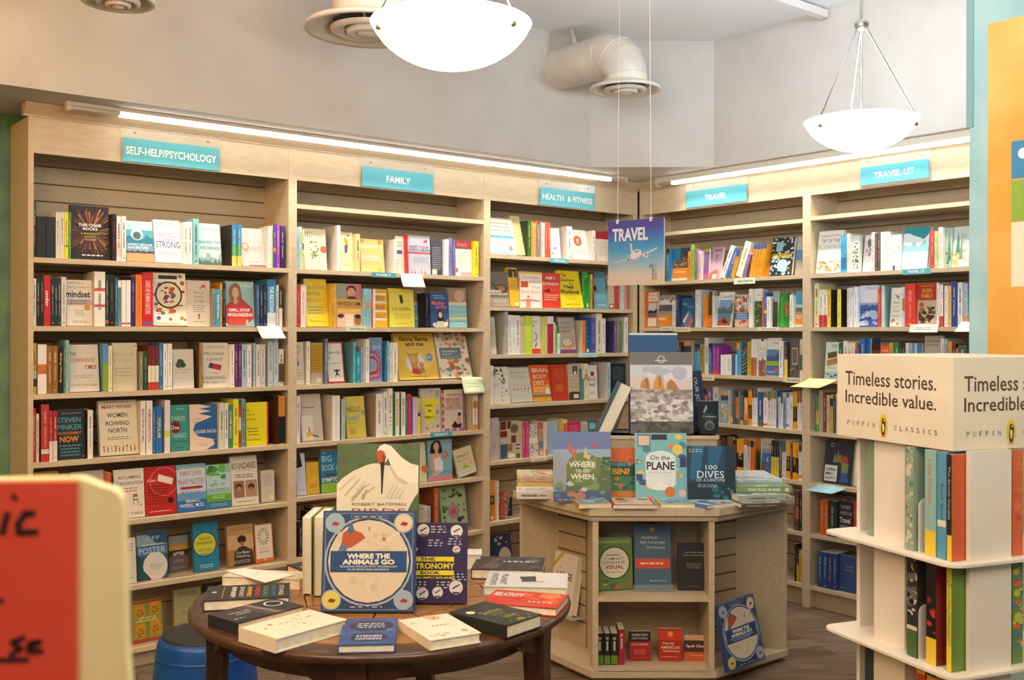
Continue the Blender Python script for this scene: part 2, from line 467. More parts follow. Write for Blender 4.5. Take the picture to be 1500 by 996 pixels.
# ---------------------------------------------------------------- section signs
TEAL = mat('5fb7c6', .35)
def section_sign(W, px0, px1, py0, py1, text, label, tw):
    q = -.003
    s0, s1 = W.s(px0, q), W.s(px1, q)
    z1 = W.z(s0, q, px0, py0); z0 = W.z(s0, q, px0, py1)
    t = thing('section_sign', basis(W.a, W.w, ZV, W.P(s0, q, z0)), label, 'sign', 'teal section signs on the bookcase fascias')
    w_, h_ = s1 - s0, z1 - z0
    m = MB(); m.box(-.008, -.004, -.008, w_ + .008, .0, h_ + .045, CLEAR); hold = m.build('holder', t)
    m = MB(); m.box(0, -.006, 0, w_, -.0045, h_, TEAL)
    m.ops((0, -.006, h_), (1, 0, 0), (0, 0, -1), (0, -1, 0), w_, h_, [('t', text, .5, .52, tw, .34, 'f4f4ee', .02)])
    m.build('sign_insert', t)
    for x in (.12, .88):
        m = MB(); m.lathe([(0, -.003), (.004, -.002), (.005, 0)], STEEL, 10, M=Matrix.Rotation(rad(90), 3, 'X')); o = m.build('screw', hold); o.location = (w_ * x, -.0045, h_ + .025)
section_sign(LW, 178.8, 319.8, 201, 235.5, 'SELF-HELP/PSYCHOLOGY', 'teal self-help and psychology sign on the bookcase fascia', .94)
section_sign(LW, 529.5, 633, 243.5, 272, 'FAMILY', 'teal family sign on the bookcase fascia', .34)
section_sign(LW, 790, 869.5, 274, 299, 'HEALTH  & FITNESS', 'teal health and fitness sign on the bookcase fascia', .92)
section_sign(RW, 1006, 1094, 281, 304.5, 'TRAVEL', 'teal travel sign on the bookcase fascia near the corner', .36)
section_sign(RW, 1261, 1361, 246, 272, 'TRAVEL LIT', 'teal travel lit sign on the fascia behind the small pendant lamp', .6)
# ================================================================= BOOKS: builder
def colour_name(h):
    import colorsys
    r, g, b_ = (int(h[i:i + 2], 16) / 255 for i in (0, 2, 4))
    hh, s, v = colorsys.rgb_to_hsv(r, g, b_); hh *= 360
    if v < .22: return 'black'
    if s < .10: return 'white' if v > .84 else ('light grey' if v > .68 else ('grey' if v > .4 else 'dark grey'))
    if s < .24 and v > .7: return 'cream' if 20 < hh < 75 else ('pale blue' if 150 < hh < 260 else 'off-white')
    if hh < 14 or hh > 340: return 'red' if v > .55 else 'maroon'
    if hh < 42: return ('orange' if s > .6 else 'tan') if v > .75 else 'brown'
    if hh < 68: return 'yellow' if v > .75 else 'olive'
    if hh < 160: return 'green' if v > .35 else 'dark green'
    if hh < 200: return 'teal' if v < .7 else 'light blue'
    if hh < 250: return ('blue' if v > .5 else 'navy') if s > .35 else 'blue-grey'
    if hh < 300: return 'purple'
    return 'pink'
def contrast(h):
    r, g, b_ = (int(h[i:i + 2], 16) for i in (0, 2, 4))
    return '2e2a2a' if r * .3 + g * .6 + b_ * .1 > 135 else 'e8e0d0'
def mixhex(a, b_, f):
    return ''.join('%02x' % int(int(a[i:i + 2], 16) * (1 - f) + int(b_[i:i + 2], 16) * f) for i in (0, 2, 4))
def dashes(seed, col, h, v0=.12, v1=.8):
    # a spine's title and author, too small to read: fine runs of short marks
    rn = random.Random(seed); out = []; v = v0 + .06 * rn.random(); wd = .2 + .14 * rn.random()
    v1 -= .12 * rn.random(); c = mixhex(h, col, .55 + .3 * rn.random())
    brk = v0 + (v1 - v0) * (.3 + .4 * rn.random())
    while v < v1:
        l = .006 + .012 * rn.random()
        out.append(('r', .5 - wd / 2, v, .5 + wd / 2, min(v + l, v1), c))
        v += l + (.005 if rn.random() < .75 else .014)
        if brk and v > brk: v += .05; wd = .14 + .1 * rn.random(); brk = 0
    if rn.random() < .6: out.append(('r', .34, .92, .66, .945, c))
    return out
def book_parts(mc, mp, w, h, t, col, front, spine, hard, side=None):
    ct = .0024 if hard else .0009
    ins = .003 if hard else .0004
    cm = mat(col, .38 if not hard else .5, 0, .15)
    sm = mat(side, .42) if side else cm
    mc.box(0, 0, 0, w, ct, h, sm)
    mc.box(0, t - ct, 0, w, t, h, sm)
    mc.box(0, ct, 0, ct, t - ct, h, cm)
    if side:   # printed spine colour wraps the narrow edge
        mc.poly([(-.0001, t, 0), (-.0001, 0, 0), (-.0001, 0, h), (-.0001, t, h)], cm)
    mp.box(ct, ct, ins, w - ins, t - ct, h - ins, PAGES)
    if front: mc.ops((0, 0, h), (1, 0, 0), (0, 0, -1), (0, -1, 0), w, h, front)
    if spine: mc.ops((0, t, h), (0, -1, 0), (0, 0, -1), (-1, 0, 0), t, h, spine, 2)
NBOOK = [0]
def book(M, w, h, t, col, label, group=None, front=None, spine=None, hard=True, side=None, name=None, merge=None, cat='book'):
    mc, mp = MB(), MB()
    book_parts(mc, mp, w, h, t, col, front, spine, hard, side)
    if merge is not None:
        for src in (mc, mp):
            n = len(merge.v); merge.v += [M @ v for v in src.v]
            for f, m, s in zip(src.f, src.m, src.sm):
                merge.f.append(tuple(n + k for k in f)); merge.m.append(merge.mi(src.mats[m])); merge.sm.append(s)
        return None
    NBOOK[0] += 1
    r = thing(name or ('hardcover_book' if hard else 'paperback_book'), M, label, cat, group)
    mc.build('cover', r); mp.build('page_block', r)
    return r
def T(s, u, v, w, h, c, bd=.012): return ('t', s, u, v, w, h, c, bd)
def R(*a): return ('r',) + a
def C(*a): return ('c',) + a
def B(*a): return ('b',) + a
A = {}
def art(key, desc, col, *ops, hard=False): A[key] = (desc, col, list(ops), hard)
# ---------------------------------------------------------------- face-out covers
K, Wt, Cr = '2a2626', 'f2efe8', 'efe6d4'
art('chair', 'black book with a red and orange starburst cover', '1c1212', ('y', .5, .48, 80, .13, .75, 3, ['7a2c18', '94602a', '5a1c14', 'a88040', '3a1810']), C(.5, .5, .17, '1c1212', .1), T('THIS CHAIR', .5, .36, .6, .055, Wt, .03), T('ROCKS', .5, .43, .38, .055, Wt, .03), T('A MANIFESTO', .5, .52, .5, .038, 'c8b860'), T('AGAINST', .5, .575, .3, .036, 'c8b860'), T('AGEISM', .5, .63, .28, .036, 'c8b860'), B(.2, .9, .85, .95, 1, Wt), hard=True)
art('mother', 'blue and orange book with a crashing wave on the cover', '5aa8c4', R(0, 0, 1, .22, 'b9d6dc'), ('m', .45, .16, 3, .6, '2f7f9c', 9), C(.42, .33, .22, 'dfe6e4'), C(.42, .36, .15, '4f6a70'), R(0, .72, 1, 1, 'd99a66'), ('m', .76, .05, 9, .8, '3a4a78', 14), T('URGENT MESSAGE', .5, .58, .9, .05, Wt), T('from MOTHER', .45, .66, .75, .06, Wt))
art('rising', 'white book with blue hand-lettered title', 'f3f2ef', B(.08, .05, .9, .2, 3, '9aa0a0'), T('RISING', .5, .36, .6, .13, '4a4e8e', -.008), T('STRONG', .5, .58, .92, .16, '3a3e86', .01), R(.3, .46, .8, .475, '4a4e8e'), B(.1, .74, .9, .84, 2, 'a0a4aa'), B(.2, .88, .8, .98, 2, 'b0b4b8'), hard=True)
art('wilderness', 'pale aqua book with fir trees along its foot', 'bfdcd8', T('BRENE BROWN', .5, .14, .8, .06, '8fb4b4'), T('BRAVING THE', .5, .46, .9, .08, '5a7878'), T('WILDERNESS', .52, .6, .9, .08, '5a7878'), ('m', .88, .18, 4, 1, '8aa8a4', 16), ('m', .97, .14, 8, 1, '4e6a66', 26), hard=True)
art('quiet', 'grey book with a large red-orange Q', 'c9c5c0', T('Q', .2, .5, .3, .24, 'e0523a', -.012), T('uiet', .6, .52, .5, .14, 'e0523a', -.02), B(.25, .86, .75, .92, 1, '8a8680'), R(.3, .965, .98, .995, 'c03030'))
art('mindset', 'cream book with a bold blue-black one-word title and gold seal', 'e4dccc', B(.1, .04, .7, .09, 1, '8a8478'), T('CAROL S. DWECK, Ph.D.', .5, .16, .9, .045, '6a5a50', 0), T('mindset', .46, .31, .95, .15, '26305e', .03), R(.02, .42, .98, .55, 'b8a8b0'), B(.15, .43, .85, .54, 2, '7a707a'), C(.8, .6, .12, 'c89a2c'), B(.3, .65, .7, .8, 4, '7a746a'), B(.2, .88, .9, .95, 2, '9a9488'))
art('folk', 'cream book with a ring of folk art animals on its cover', 'efe6d2', ('d', 40, 5, .03, .03, .97, .97, .05, ['c85a30', '9a3a28', '5a7a4a', 'e0c8a0', '8a5a7a', 'd8a850']), R(.2, .05, .75, .12, '2a2420'), ('o', .48, .42, .4, .05, '3a2420'), C(.48, .42, .345, 'e6dabc'), ('d', 16, 8, .25, .27, .7, .58, .07, ['2a3a6a', 'b85030', '3a6a4a', '6a3a5a']), C(.55, .72, .08, 'd85a38'), R(.1, .8, .9, .97, 'f1eadb'), C(.16, .86, .06, '4a5aa8'), C(.5, .88, .05, '8a6a9a'), C(.84, .86, .06, 'd88a40'), ('p', [(0.02, .98), (.78, .98), (.7, .94), (.04, .94)], 'd8ceb8'), hard=True)
art('grudge', 'beige book with a little red watering can and serif title', 'd9cbba', C(.72, .12, .07, 'c84a2c'), ('p', [(.55, .17), (.66, .1), (.67, .13), (.57, .19)], 'c84a2c'), T('How to', .5, .26, .42, .06, '6a5e54', -.005), T('Hold a', .5, .35, .4, .06, '6a5e54', -.005), T('Grudge', .5, .45, .42, .065, '6a5e54', -.005), B(.2, .53, .8, .7, 4, '8a7e70'), R(.45, .77, .55, .84, 'c88a30'), C(.5, .75, .05, '4a6a3a'), B(.2, .88, .8, .92, 1, '8a7e70'), hard=True)
art('girl', 'book with a long-haired woman in a red top on the cover', '9cc6c2', T('RACHEL HOLLIS', .6, .09, .7, .06, Wt, .01), ('p', [(.15, .42), (.12, .2), (.2, .08), (.35, .03), (.5, .08), (.56, .25), (.6, .5), (.5, .62), (.2, .6)], '8a5a34'), ('p', [(0, .55), (.2, .42), (.4, .46), (.62, .4), (.95, .6), (1, .8), (.7, .98), (.1, .98), (0, .9)], 'c83830'), C(.35, .25, .13, 'dcae90', .12), ('p', [(.3, .36), (.4, .36), (.44, .46), (.34, .52), (.28, .46)], 'd8a888'), ('p', [(.2, .1), (.33, .05), (.24, .22), (.24, .5), (.16, .48)], 'a06c3c'), ('p', [(.4, .06), (.5, .12), (.52, .5), (.44, .5), (.47, .25)], '9a6638'), T('GIRL, STOP', .48, .64, .75, .075, Wt, .03), T('APOLOGIZING', .5, .74, .9, .075, Wt, .03), R(.1, .83, .7, .98, 'c8483c'), R(.7, .85, .78, .98, 'e0b8a0'), hard=True)
art('confidence', 'pale book with black and red capital title, on a wire stand', 'ddd4c9', T('THE', .15, .2, .22, .085, '4a4440'), T('CONFIDENCE', .46, .33, .84, .085, 'c05038'), T('CODE', .74, .48, .4, .085, '4a4440'), C(.72, .48, .06, 'c05038'), B(.15, .64, .85, .72, 2, '9a9288'), T('KATTY KAY & CLAIRE SHIPMAN', .5, .86, .86, .04, '8a8278', 0))
art('death', 'khaki book with faint grey serif title', 'd3c8ac', T('ON DEATH', .45, .24, .9, .08, 'a8a494', 0), T('& DYING', .4, .36, .7, .075, 'a8a494', 0), B(.05, .5, .9, .72, 3, 'b4aa90'), C(.92, .06, .03, '4a4438'))
art('giving', 'small white book with a green tree on its cover', 'dcd3c6', C(.38, .34, .17, '33502c'), C(.28, .4, .13, '3e5c34'), C(.5, .4, .13, '2c4826'), R(.36, .42, .4, .5, '5a4a38'), T('powerful giving', .45, .52, .75, .06, '7a8a78', -.01), B(.1, .58, .8, .62, 1, 'a09a90'), B(.1, .72, .5, .75, 1, 'b0a8a0'), B(.1, .9, .7, .93, 1, 'b0a8a0'))
art('lewis', 'cream book with a red and blue eraser on the cover', 'e0d7c9', T('MICHAEL', .48, .24, .85, .07, '5a5248', 0), T('LEWIS', .48, .37, .6, .07, '5a5248', 0), ('p', [(.28, .44), (.75, .5), (.7, .62), (.22, .55)], 'b02c2c'), ('p', [(.28, .44), (.42, .455), (.36, .57), (.22, .55)], '34407a'), T('THE', .48, .68, .25, .04, '8a8070', 0), T('UNDOING', .46, .78, .9, .07, '5a5248', 0), T('PROJECT', .46, .89, .86, .07, '5a5248', 0), B(.1, .05, .9, .13, 2, 'a89e90'), hard=True)
art('pinker', 'dark slate book with blue and orange block capitals', '232d35', T('STEVEN', .42, .22, .86, .1, '58a8c0'), T('PINKER', .45, .36, .9, .1, '58a8c0'), T('ENLIGHTENMENT', .45, .48, .9, .055, 'd8843a'), T('NOW', .42, .6, .7, .12, 'e09038', .03), B(.05, .7, .9, .95, 4, '5a98a8'), C(.93, .95, .035, 'd86020'), B(.1, .06, .9, .12, 1, '8a6a50'))
art('women', 'cream book with a row of tiny figures along its foot', 'e2d8bd', T('MARY PIPHER', .48, .12, .78, .06, 'b0402c', .02), T('WOMEN', .48, .27, .54, .085, K, .012), T('ROWING', .48, .42, .6, .085, K, .012), T('NORTH', .48, .55, .48, .085, K, .012), B(.15, .66, .85, .73, 2, '7a7060'), *[C(.1 + .1 * i, .84, .022, 'd8a060' if i % 3 else '3a2420') for i in range(9)], *[R(.085 + .1 * i, .86, .115 + .1 * i, .94, ['c04a30', '3a6a7a', 'd8a83a', '7a4a6a'][i % 4]) for i in range(9)], B(.15, .02, .85, .05, 1, 'a89c80'), hard=True)
art('tango', 'teal book with a dark red rose on the cover', '3f958e', B(.3, .06, .8, .12, 1, '8ac0ba'), T('TAKES', .42, .29, .75, .1, 'b8d8d0'), ('p', [(.05, .42), (.2, .33), (.4, .34), (.55, .42), (.52, .55), (.3, .62), (.12, .57)], '8a1c22'), C(.3, .45, .12, '6a1218'), T('One', .25, .48, .46, .09, Wt, .01), T('TANGO', .45, .66, .8, .1, 'b8d8d0'), B(.1, .76, .9, .82, 1, '2a6a66'), B(.2, .9, .8, .95, 1, '2a6a66'))
art('sacks', 'peach and blue book with a white flowing wave shape', '2f66a4', ('p', [(0, 0), (.35, 0), (.8, .06), (.35, .1), (.78, .16), (.3, .2), (.82, .28), (.2, .42), (.12, .56), (.3, .7), (.85, .78), (.9, .9), (.6, 1), (0, 1)], 'e9d3bf'), T('THE RIVER OF', .26, .32, .34, .03, '8a7a74', 0), T('CONSCIOUSNESS', .28, .38, .4, .03, '8a7a74', 0), T('OLIVER SACKS', .58, .6, .76, .075, Wt, .01), B(.3, .85, .7, .92, 2, 'b8a498'))
art('anxiety', 'bright yellow book with thin black text', 'efe01e', T('My', .1, .18, .14, .06, K, 0), T('Age of', .22, .28, .34, .06, K, 0), T('Anxiety', .24, .39, .46, .06, K, 0), B(.05, .56, .6, .78, 3, '8a8420'), T('Scott Stossel', .34, .85, .6, .05, K, 0), R(.93, 0, 1, 1, 'd03a20'))
art('plaino', 'ochre yellow book, mostly behind the red card', 'c8982c', B(.1, .4, .9, .6, 2, '8a641c'))
art('plaing', 'plain pale grey book, mostly behind the red card', 'c9c1b2', B(.1, .4, .9, .6, 2, '8a8478'))
art('turkle', 'white book with two small chairs on the cover', 'ece4d8', T('RECLAIMING', .52, .17, .72, .065, '4a4440', .01), T('CONVERSATION', .5, .29, .9, .065, '4a4440', .01), B(.3, .37, .85, .48, 2, 'c86a50'), *[x for u in (.22, .62) for x in (R(u, .52, u + .15, .58, '9a6a44'), R(u, .62, u + .17, .65, '9a6a44'), R(u, .52, u + .02, .75, '9a6a44'), R(u + .15, .65, u + .17, .75, '9a6a44'))], T('SHERRY TURKLE', .5, .91, .85, .05, '5a544c', 0), C(.88, .75, .03, 'd86a30'))
art('igen', 'red book with a white paper tag on a string', 'c2211f', ('o', .62, .32, .45, .012, 'e8b0a8'), T('iGen', .22, .28, .26, .06, Wt, 0), ('p', [(.45, .16), (.92, .27), (.88, .4), (.41, .3)], 'ece6dc'), B(.08, .38, .8, .8, 7, '701412'), C(.82, .72, .1, '2a1816'), B(.1, .91, .9, .95, 1, 'e8c0b0'), T('tag', .66, .28, .14, .03, '6a6460', 0))
A['igen'][2].pop()
art('lives', 'blue and white book with large red capitals', '6aa6d6', R(0, 0, 1, .08, '7ab0d4'), R(.12, .07, .88, .1, 'd8b848'), R(0, .1, 1, .6, 'c9dcea'), T('MANY LIVES,', .5, .2, .74, .12, 'b04a48', 0), T('MANY MASTERS', .5, .37, .9, .13, 'b04a48', 0), R(.12, .47, .88, .53, 'b83030'), B(.12, .56, .9, .74, 4, '6a90b8'), R(0, .76, 1, 1, '2a70b4'), T('WEISS, M.D.', .5, .88, .86, .085, Wt, .01), T('BRIAN L.', .55, .78, .5, .06, Wt, .01))
art('recovery', 'green and blue book with leaves and a serif title', '9ccab4', R(0, .2, 1, .6, 'b8d8dc'), ('d', 12, 4, .02, .01, .8, .36, .14, ['4a9a3a', '6ab84a', '3a7a30']), T('the', .35, .37, .15, .04, '4a6a8a', 0), T('gift of', .45, .46, .6, .09, '4a6a8a', 0), T('recovery', .48, .59, .92, .09, '4a6a8a', 0), R(0, .68, 1, .84, '6ab02c'), B(.2, .7, .8, .78, 2, 'd8ecb0'), R(0, .84, 1, 1, '3a78a4'), B(.1, .88, .9, .96, 2, '9ac0d8'))
art('boundaries', 'cream book with two sepia portraits on the cover', 'e4dacb', T('BOUNDARIES', .5, .2, .9, .13, '3a2c28', .01), B(.2, .28, .8, .31, 1, '7a6a60'), B(.1, .36, .9, .45, 2, '5a504a'), R(.08, .5, .48, .84, '9a7258'), R(.52, .5, .96, .84, 'b08a70'), C(.28, .62, .12, '4a2c20'), C(.28, .66, .08, 'b88a6c'), C(.74, .64, .12, '3a241c'), C(.73, .68, .07, 'a87858'), B(.1, .9, .9, .95, 1, '9a8e80'))
art('greybox', 'thick pale grey-beige book at the right end, back cover outward', 'd0c7b5', B(.15, .1, .85, .5, 6, 'aaa090'), R(.6, .78, .9, .92, 'e8e0d0'), hard=True)
art('whitepart', 'white book cut off by the red card in front', 'dcd6c8', B(.3, .1, .9, .3, 3, '9a948a'), B(.5, .85, .9, .9, 1, '9a948a'))
art('foster', 'dark blue book with a white breaking wave', '2f5578', ('m', .3, .25, 2, .3, '8aa4ac', 3), R(0, .32, 1, .5, '4a7aa4'), C(.58, .74, .4, 'ddd6d0', .3), ('p', [(0, .45), (.14, .55), (.2, .8), (.45, 1), (0, 1)], '1f4a54'), T('JEFF', .5, .16, .5, .11, '9ab8cc', .01), B(.1, .25, .9, .31, 1, 'c0d0d8'), T('FOSTER', .5, .4, .86, .13, 'b4cede', .01), B(.4, .68, .85, .82, 4, '8a9aa4'))
art('loss', 'brown and grey book with a sunset band', '6a5c5c', R(0, 0, 1, .22, '8a9088'), R(0, .22, 1, .4, 'b88a3c'), R(0, .4, 1, .56, '33262a'), T('HEALING', .45, .32, .85, .1, 'd0a860', 0), T('AFTER', .5, .5, .6, .1, 'f0e0c0', .02), T('LOSS', .5, .7, .5, .08, 'c8a898', 0), B(.1, .84, .8, .92, 2, 'a08c90'))
art('tendencies', 'turquoise book with a large yellow circle', '1c7fa2', ('o', .45, .45, .48, .04, '2a3a4a'), ('o', .45, .45, .44, .02, 'd8d8a0'), C(.45, .45, .42, 'd2cf2c'), T('THE FOUR', .45, .33, .48, .06, '2c3c2c', .01), T('TENDENCIES', .45, .42, .7, .06, '2c3c2c', .01), T('GRETCHEN', .45, .57, .56, .06, '2a6a7a', .01), T('RUBIN', .45, .66, .34, .06, '2a6a7a', .01), B(.2, .86, .8, .95, 2, 'b8d8e0'), hard=True)
art('thinking', 'tan book with a woman seen from behind on the cover', 'b88f5c', R(0, .25, 1, .6, 'caa878'), R(0, .6, 1, 1, 'a8804c'), T('MARIA SHRIVER', .5, .1, .8, .05, '6a4a2a', 0), C(.55, .36, .17, '2c1c16', .1), R(.5, .42, .62, .55, 'a87048'), ('p', [(.2, 1), (.25, .66), (.45, .54), (.68, .54), (.95, .68), (1, 1)], '37302e'), T("I've Been", .58, .68, .52, .07, 'e8dcc8', .01), T('Thinking...', .6, .78, .6, .07, 'e8dcc8', .01), B(.2, .86, .9, .95, 2, 'c8b8a0'), hard=True)
art('thinking2', 'tan book standing behind its identical twin', 'b08654', B(.1, .1, .9, .2, 1, '6a4a2a'), hard=True)
art('lion', 'small cream book with an orange border and lion face', 'd8752c', R(.05, .03, .95, .9, 'e9decf'), *[('p', [(.48 + .1 * math.cos(a), .33 - .07 * math.sin(a)), (.48 + .34 * math.cos(a + .1), .33 - .24 * math.sin(a + .1)), (.48 + .3 * math.cos(a + .26), .33 - .21 * math.sin(a + .26))], '5a5650') for a in [i * .45 for i in range(14)]], T('THE ART OF', .5, .65, .5, .04, 'c87a4a', 0), B(.15, .7, .85, .76, 1, 'c87a4a'), C(.5, .93, .05, 'f0e0c8'))
art('leafy', 'orange and green book with four leaf panels', '9a9040', *[x for (u, v) in ((.1, .08), (.6, .05), (.1, .55), (.6, .52)) for x in (R(u, v, u + .32, v + .3, 'd0901c'), ('y', u + .16, v + .2, 9, .02, .16, 3, ['3a2c18']))], R(.44, .02, .57, .98, '7f8a3c'), T('SIMPLE', .5, .42, .6, .06, 'e0dca8', 0), B(.1, .46, .9, .52, 1, 'e0dca8'), R(0, .92, 1, 1, 'b0402c'), R(0, 0, 1, .05, 'a84020'))
art('tears', 'sage green book with plain serif title, behind the blue stool', 'a39d74', B(.15, .06, .9, .17, 2, '6a6448'), T('TEARS', .55, .55, .6, .06, '5a5640', 0), T('&', .5, .66, .08, .05, '5a5640', 0), T('TRIUMPH', .5, .8, .8, .06, '5a5640', 0), hard=True)
art('darkend', 'black book at the right end, behind the round table', '2b2528', B(.2, .3, .8, .5, 3, '8a8080'))
# family
art('feed', 'cream book with scattered vegetables on the cover', 'f0e6c4', T('FEED', .2, .15, .4, .12, '6a6444', 0), B(.4, .12, .9, .22, 2, '8a845c'), C(.88, .5, .15, 'c8683a'), ('d', 10, 3, .2, .3, .7, .7, .06, ['8a4a28', '5a8a3a', 'a85a30', '6a9a4a']), ('p', [(.22, .5), (.42, .72), (.38, .76)], '4a8a3a'), ('p', [(.45, .62), (.65, .48), (.62, .56)], '4a8a3a'))
art('cyclist', 'pale yellow book with a cyclist on the cover', 'f2e0b4', C(.65, .08, .07, '4a3a2a'), ('p', [(.35, .12), (.6, .18), (.66, .38), (.4, .34)], 'e8a030'), ('p', [(.35, .34), (.6, .32), (.55, .52), (.35, .55)], '5a5a8a'), ('o', .28, .66, .2, .02, 'b8a070'), ('o', .75, .66, .2, .02, 'b8a070'), T('heart', .5, .84, .5, .08, 'b88a4a', -.01))
art('happylocal', 'orange-tan book with white block capitals', 'e3c378', C(.1, .06, .1, 'e89058'), C(.85, .08, .1, 'e0903c'), T('HAPPY', .42, .24, .7, .11, 'f6f0e0', .02), T('GO', .44, .39, .34, .11, 'e8d060', .02), T('LOCAL', .45, .52, .76, .11, 'f6f0e0', .02), R(.03, .6, .9, .64, 'b8d0d0'), B(.1, .74, .5, .78, 1, 'b89a58'), R(.05, .92, .4, .95, 'b8d0d0'), C(.8, .95, .1, 'd8b040'))
art('ding', 'pale pink book with a torn red edge', 'f0dcc8', B(.15, .14, .9, .3, 2, '8a7a74'), R(.1, .38, .8, .48, '4a5a9a'), C(.1, .65, .06, 'd06a40'), C(.15, .75, .06, 'c85a38'))
art('reset', 'lilac-grey book with a flying red bird and bold title', 'c4c4d2', ('p', [(.68, .17), (.85, .08), (.88, .16), (.75, .18)], 'b83a38'), T('RESET YOUR', .5, .3, .86, .075, '44446a', .02), T("CHILD'S BRAIN", .5, .38, .94, .075, '44446a', .02), R(0, .43, 1, .475, 'd04a44'), B(.2, .55, .95, .72, 4, '9a9aa8'), *[('p', [(.1 + i * .15, 1), (.13 + i * .15, .82 + .04 * (i % 3)), (.17 + i * .15, 1)], ['e07a4a', 'd04a44', 'e8a060'][i % 3]) for i in range(6)])
art('greyback', 'charcoal back cover with lines of white text', '4b4a58', T('RETHINK', .4, .1, .6, .05, 'd0ccd0', .01), B(.08, .2, .95, .85, 11, 'a09cac'), R(.1, .84, .5, .98, 'e8d8c8'))
A['greyback'][2].pop(0)
art('redtop', 'white book with a dark red band across its top', 'efe8de', R(0, 0, 1, .24, 'a03a44'), B(.1, .08, .8, .18, 2, 'd8a0a0'), B(.1, .3, .85, .62, 7, 'c8beb0'), R(.02, .78, .14, .9, 'b86a3c'), R(.3, .88, 1, 1, 'e8a8a8'))
art('orchid', 'large yellow book with a title in thin letters', 'e8cc1c', T('The Orchid', .45, .17, .86, .1, '7a7440', 0), T('and the', .38, .3, .6, .09, '7a7440', 0), T('Dandelion', .45, .44, .8, .09, 'd89a3a', 0), B(.1, .56, .8, .76, 3, 'a8982c'), T('Thomas Boyce', .5, .89, .7, .045, '8a8034', 0), hard=True)
art('wisdom', 'book with four child portraits and a gold title band', 'e2ac58', R(.0, .0, 1, .35, 'd07a80'), R(0, 0, .38, .35, '9aa890'), C(.6, .14, .2, '4a2c20', .1), C(.6, .19, .16, 'd8a07c', .1), ('p', [(.4, .35), (.5, .29), (.7, .29), (.85, .35)], '3a2a2c'), T('WISDOM', .5, .46, .9, .1, '6a4418', .01), B(.05, .53, .95, .57, 1, '8a5c20'), T('JEAN HONTZ', .5, .63, .86, .07, 'f0d080', 0), R(0, .7, .33, 1, 'd8b0a0'), C(.17, .84, .14, 'e8bca0', .11), R(.34, .7, .66, 1, 'e8d0c4'), C(.5, .84, .14, 'f0cdb8', .11), R(.67, .7, 1, 1, 'c8a890'), C(.84, .84, .14, 'a8683c', .11), C(.84, .75, .13, '2a1c18', .05), C(.17, .74, .13, '5a3020', .05))
art('adult', 'yellow book with orange and white stripes of text', 'e8b428', *[x for i in range(4) for x in (R(.0, .1 + i * .22, .9, .16 + i * .22, 'f0e8d8'),)], T('HOW TO', .4, .24, .7, .12, 'd8701c', .03), T('RAISE', .4, .47, .7, .12, 'd8701c', .03), T('ADULT', .45, .7, .8, .12, 'd8701c', .03))
art('unselfie', 'pale yellow book with a jumping child silhouette', 'ecdd4c', C(.5, .2, .05, '2a2a20'), ('p', [(.44, .22), (.56, .22), (.58, .33), (.55, .41), (.5, .36), (.46, .41)], '2a2a20'), ('p', [(.4, .15), (.44, .16), (.48, .25), (.45, .26)], '2a2a20'), T('UnSelfie', .5, .52, .76, .1, '8a843c', .01), B(.2, .64, .9, .8, 3, 'b4a83c'), B(.2, .88, .8, .92, 1, 'b4a83c'), R(0, 0, .04, 1, 'd8c030'))
art('sleeper', 'aqua book with a sleeping infant photograph on top', '86c0c4', R(0, 0, 1, .42, 'a08068'), C(.62, .2, .28, 'd0a488'), R(0, .36, 1, .44, 'd8d0bc'), T('No Sleep', .5, .54, .8, .09, 'bcdcdc', -.01), T('Solution', .5, .66, .8, .09, 'bcdcdc', -.01), R(0, .74, 1, .8, 'e4dca0'), B(.15, .86, .85, .93, 1, 'c8e0e0'))
A['sleeper2'] = ('aqua book with a sleeping infant, partly behind a yellow cover',) + A['sleeper'][1:]
A['sleeper'] = ('aqua book with a sleeping infant, rightmost of two alike',) + A['sleeper'][1:]
art('fire', 'dark blue book with a woman and flowers on the cover', '284a80', B(.15, .06, .85, .2, 2, '88b8c8'), T('Mother', .45, .3, .72, .11, 'e86a6a', .02), T('on Fire', .6, .41, .6, .11, 'e86a6a', .02), ('p', [(.36, .85), (.38, .58), (.52, .5), (.68, .58), (.72, .85)], '1c1418'), C(.54, .64, .1, 'd8a488', .085), ('p', [(.2, 1), (.35, .82), (.7, .82), (.9, 1)], 'b8c0a0'), C(.2, .92, .1, 'e0a0a0'), C(.84, .9, .11, 'f0d8b0'), C(.93, .8, .06, 'd06a60'))
art('tont', 'off-white book at the left end with a small blue bird', 'dfd7c6', T('TO', .4, .13, .4, .07, '6a6258', 0), T('NT', .4, .24, .4, .07, '6a6258', 0), C(.3, .5, .1, '4a7a9a', .07), B(.1, .7, .8, .9, 3, 'a09888'))
art('yellowback', 'mustard back cover with tan lines of text', 'c09a34', B(.08, .06, .9, .66, 9, 'a07c20'), R(0, .72, 1, 1, 'b8ae98'), R(.5, .84, .9, .96, 'd8d0c0'))
art('gently', 'white book with a red border and a small leaping figure', 'b83228', R(0.02, .03, .93, .96, 'e6e0d6'), T('gently', .5, .26, .7, .1, '4a4440', 0), T('d.', .15, .38, .14, .07, '4a4440', 0), B(.1, .5, .9, .54, 1, '7a7470'), C(.55, .68, .045, '3a2424'), ('p', [(.3, .68), (.8, .68), (.58, .74), (.75, .86), (.55, .8), (.42, .88), (.5, .74)], '3a2430'))
art('spiral', 'blue book with a pink angular spiral', '7a9bc0', T('and', .55, .2, .6, .12, 'd0d0d8', .01), *[('p', [(0, .3 + i * .06), (.45 - i * .05, .3 + i * .06), (.9 - i * .1, .5 + i * .02), (.85 - i * .1, .92 - i * .06), (0, .96 - i * .06)], ['a85a7a', 'c88aa0', '9a4a70', 'c89ab0', '8aa8c8'][i]) for i in range(5)])
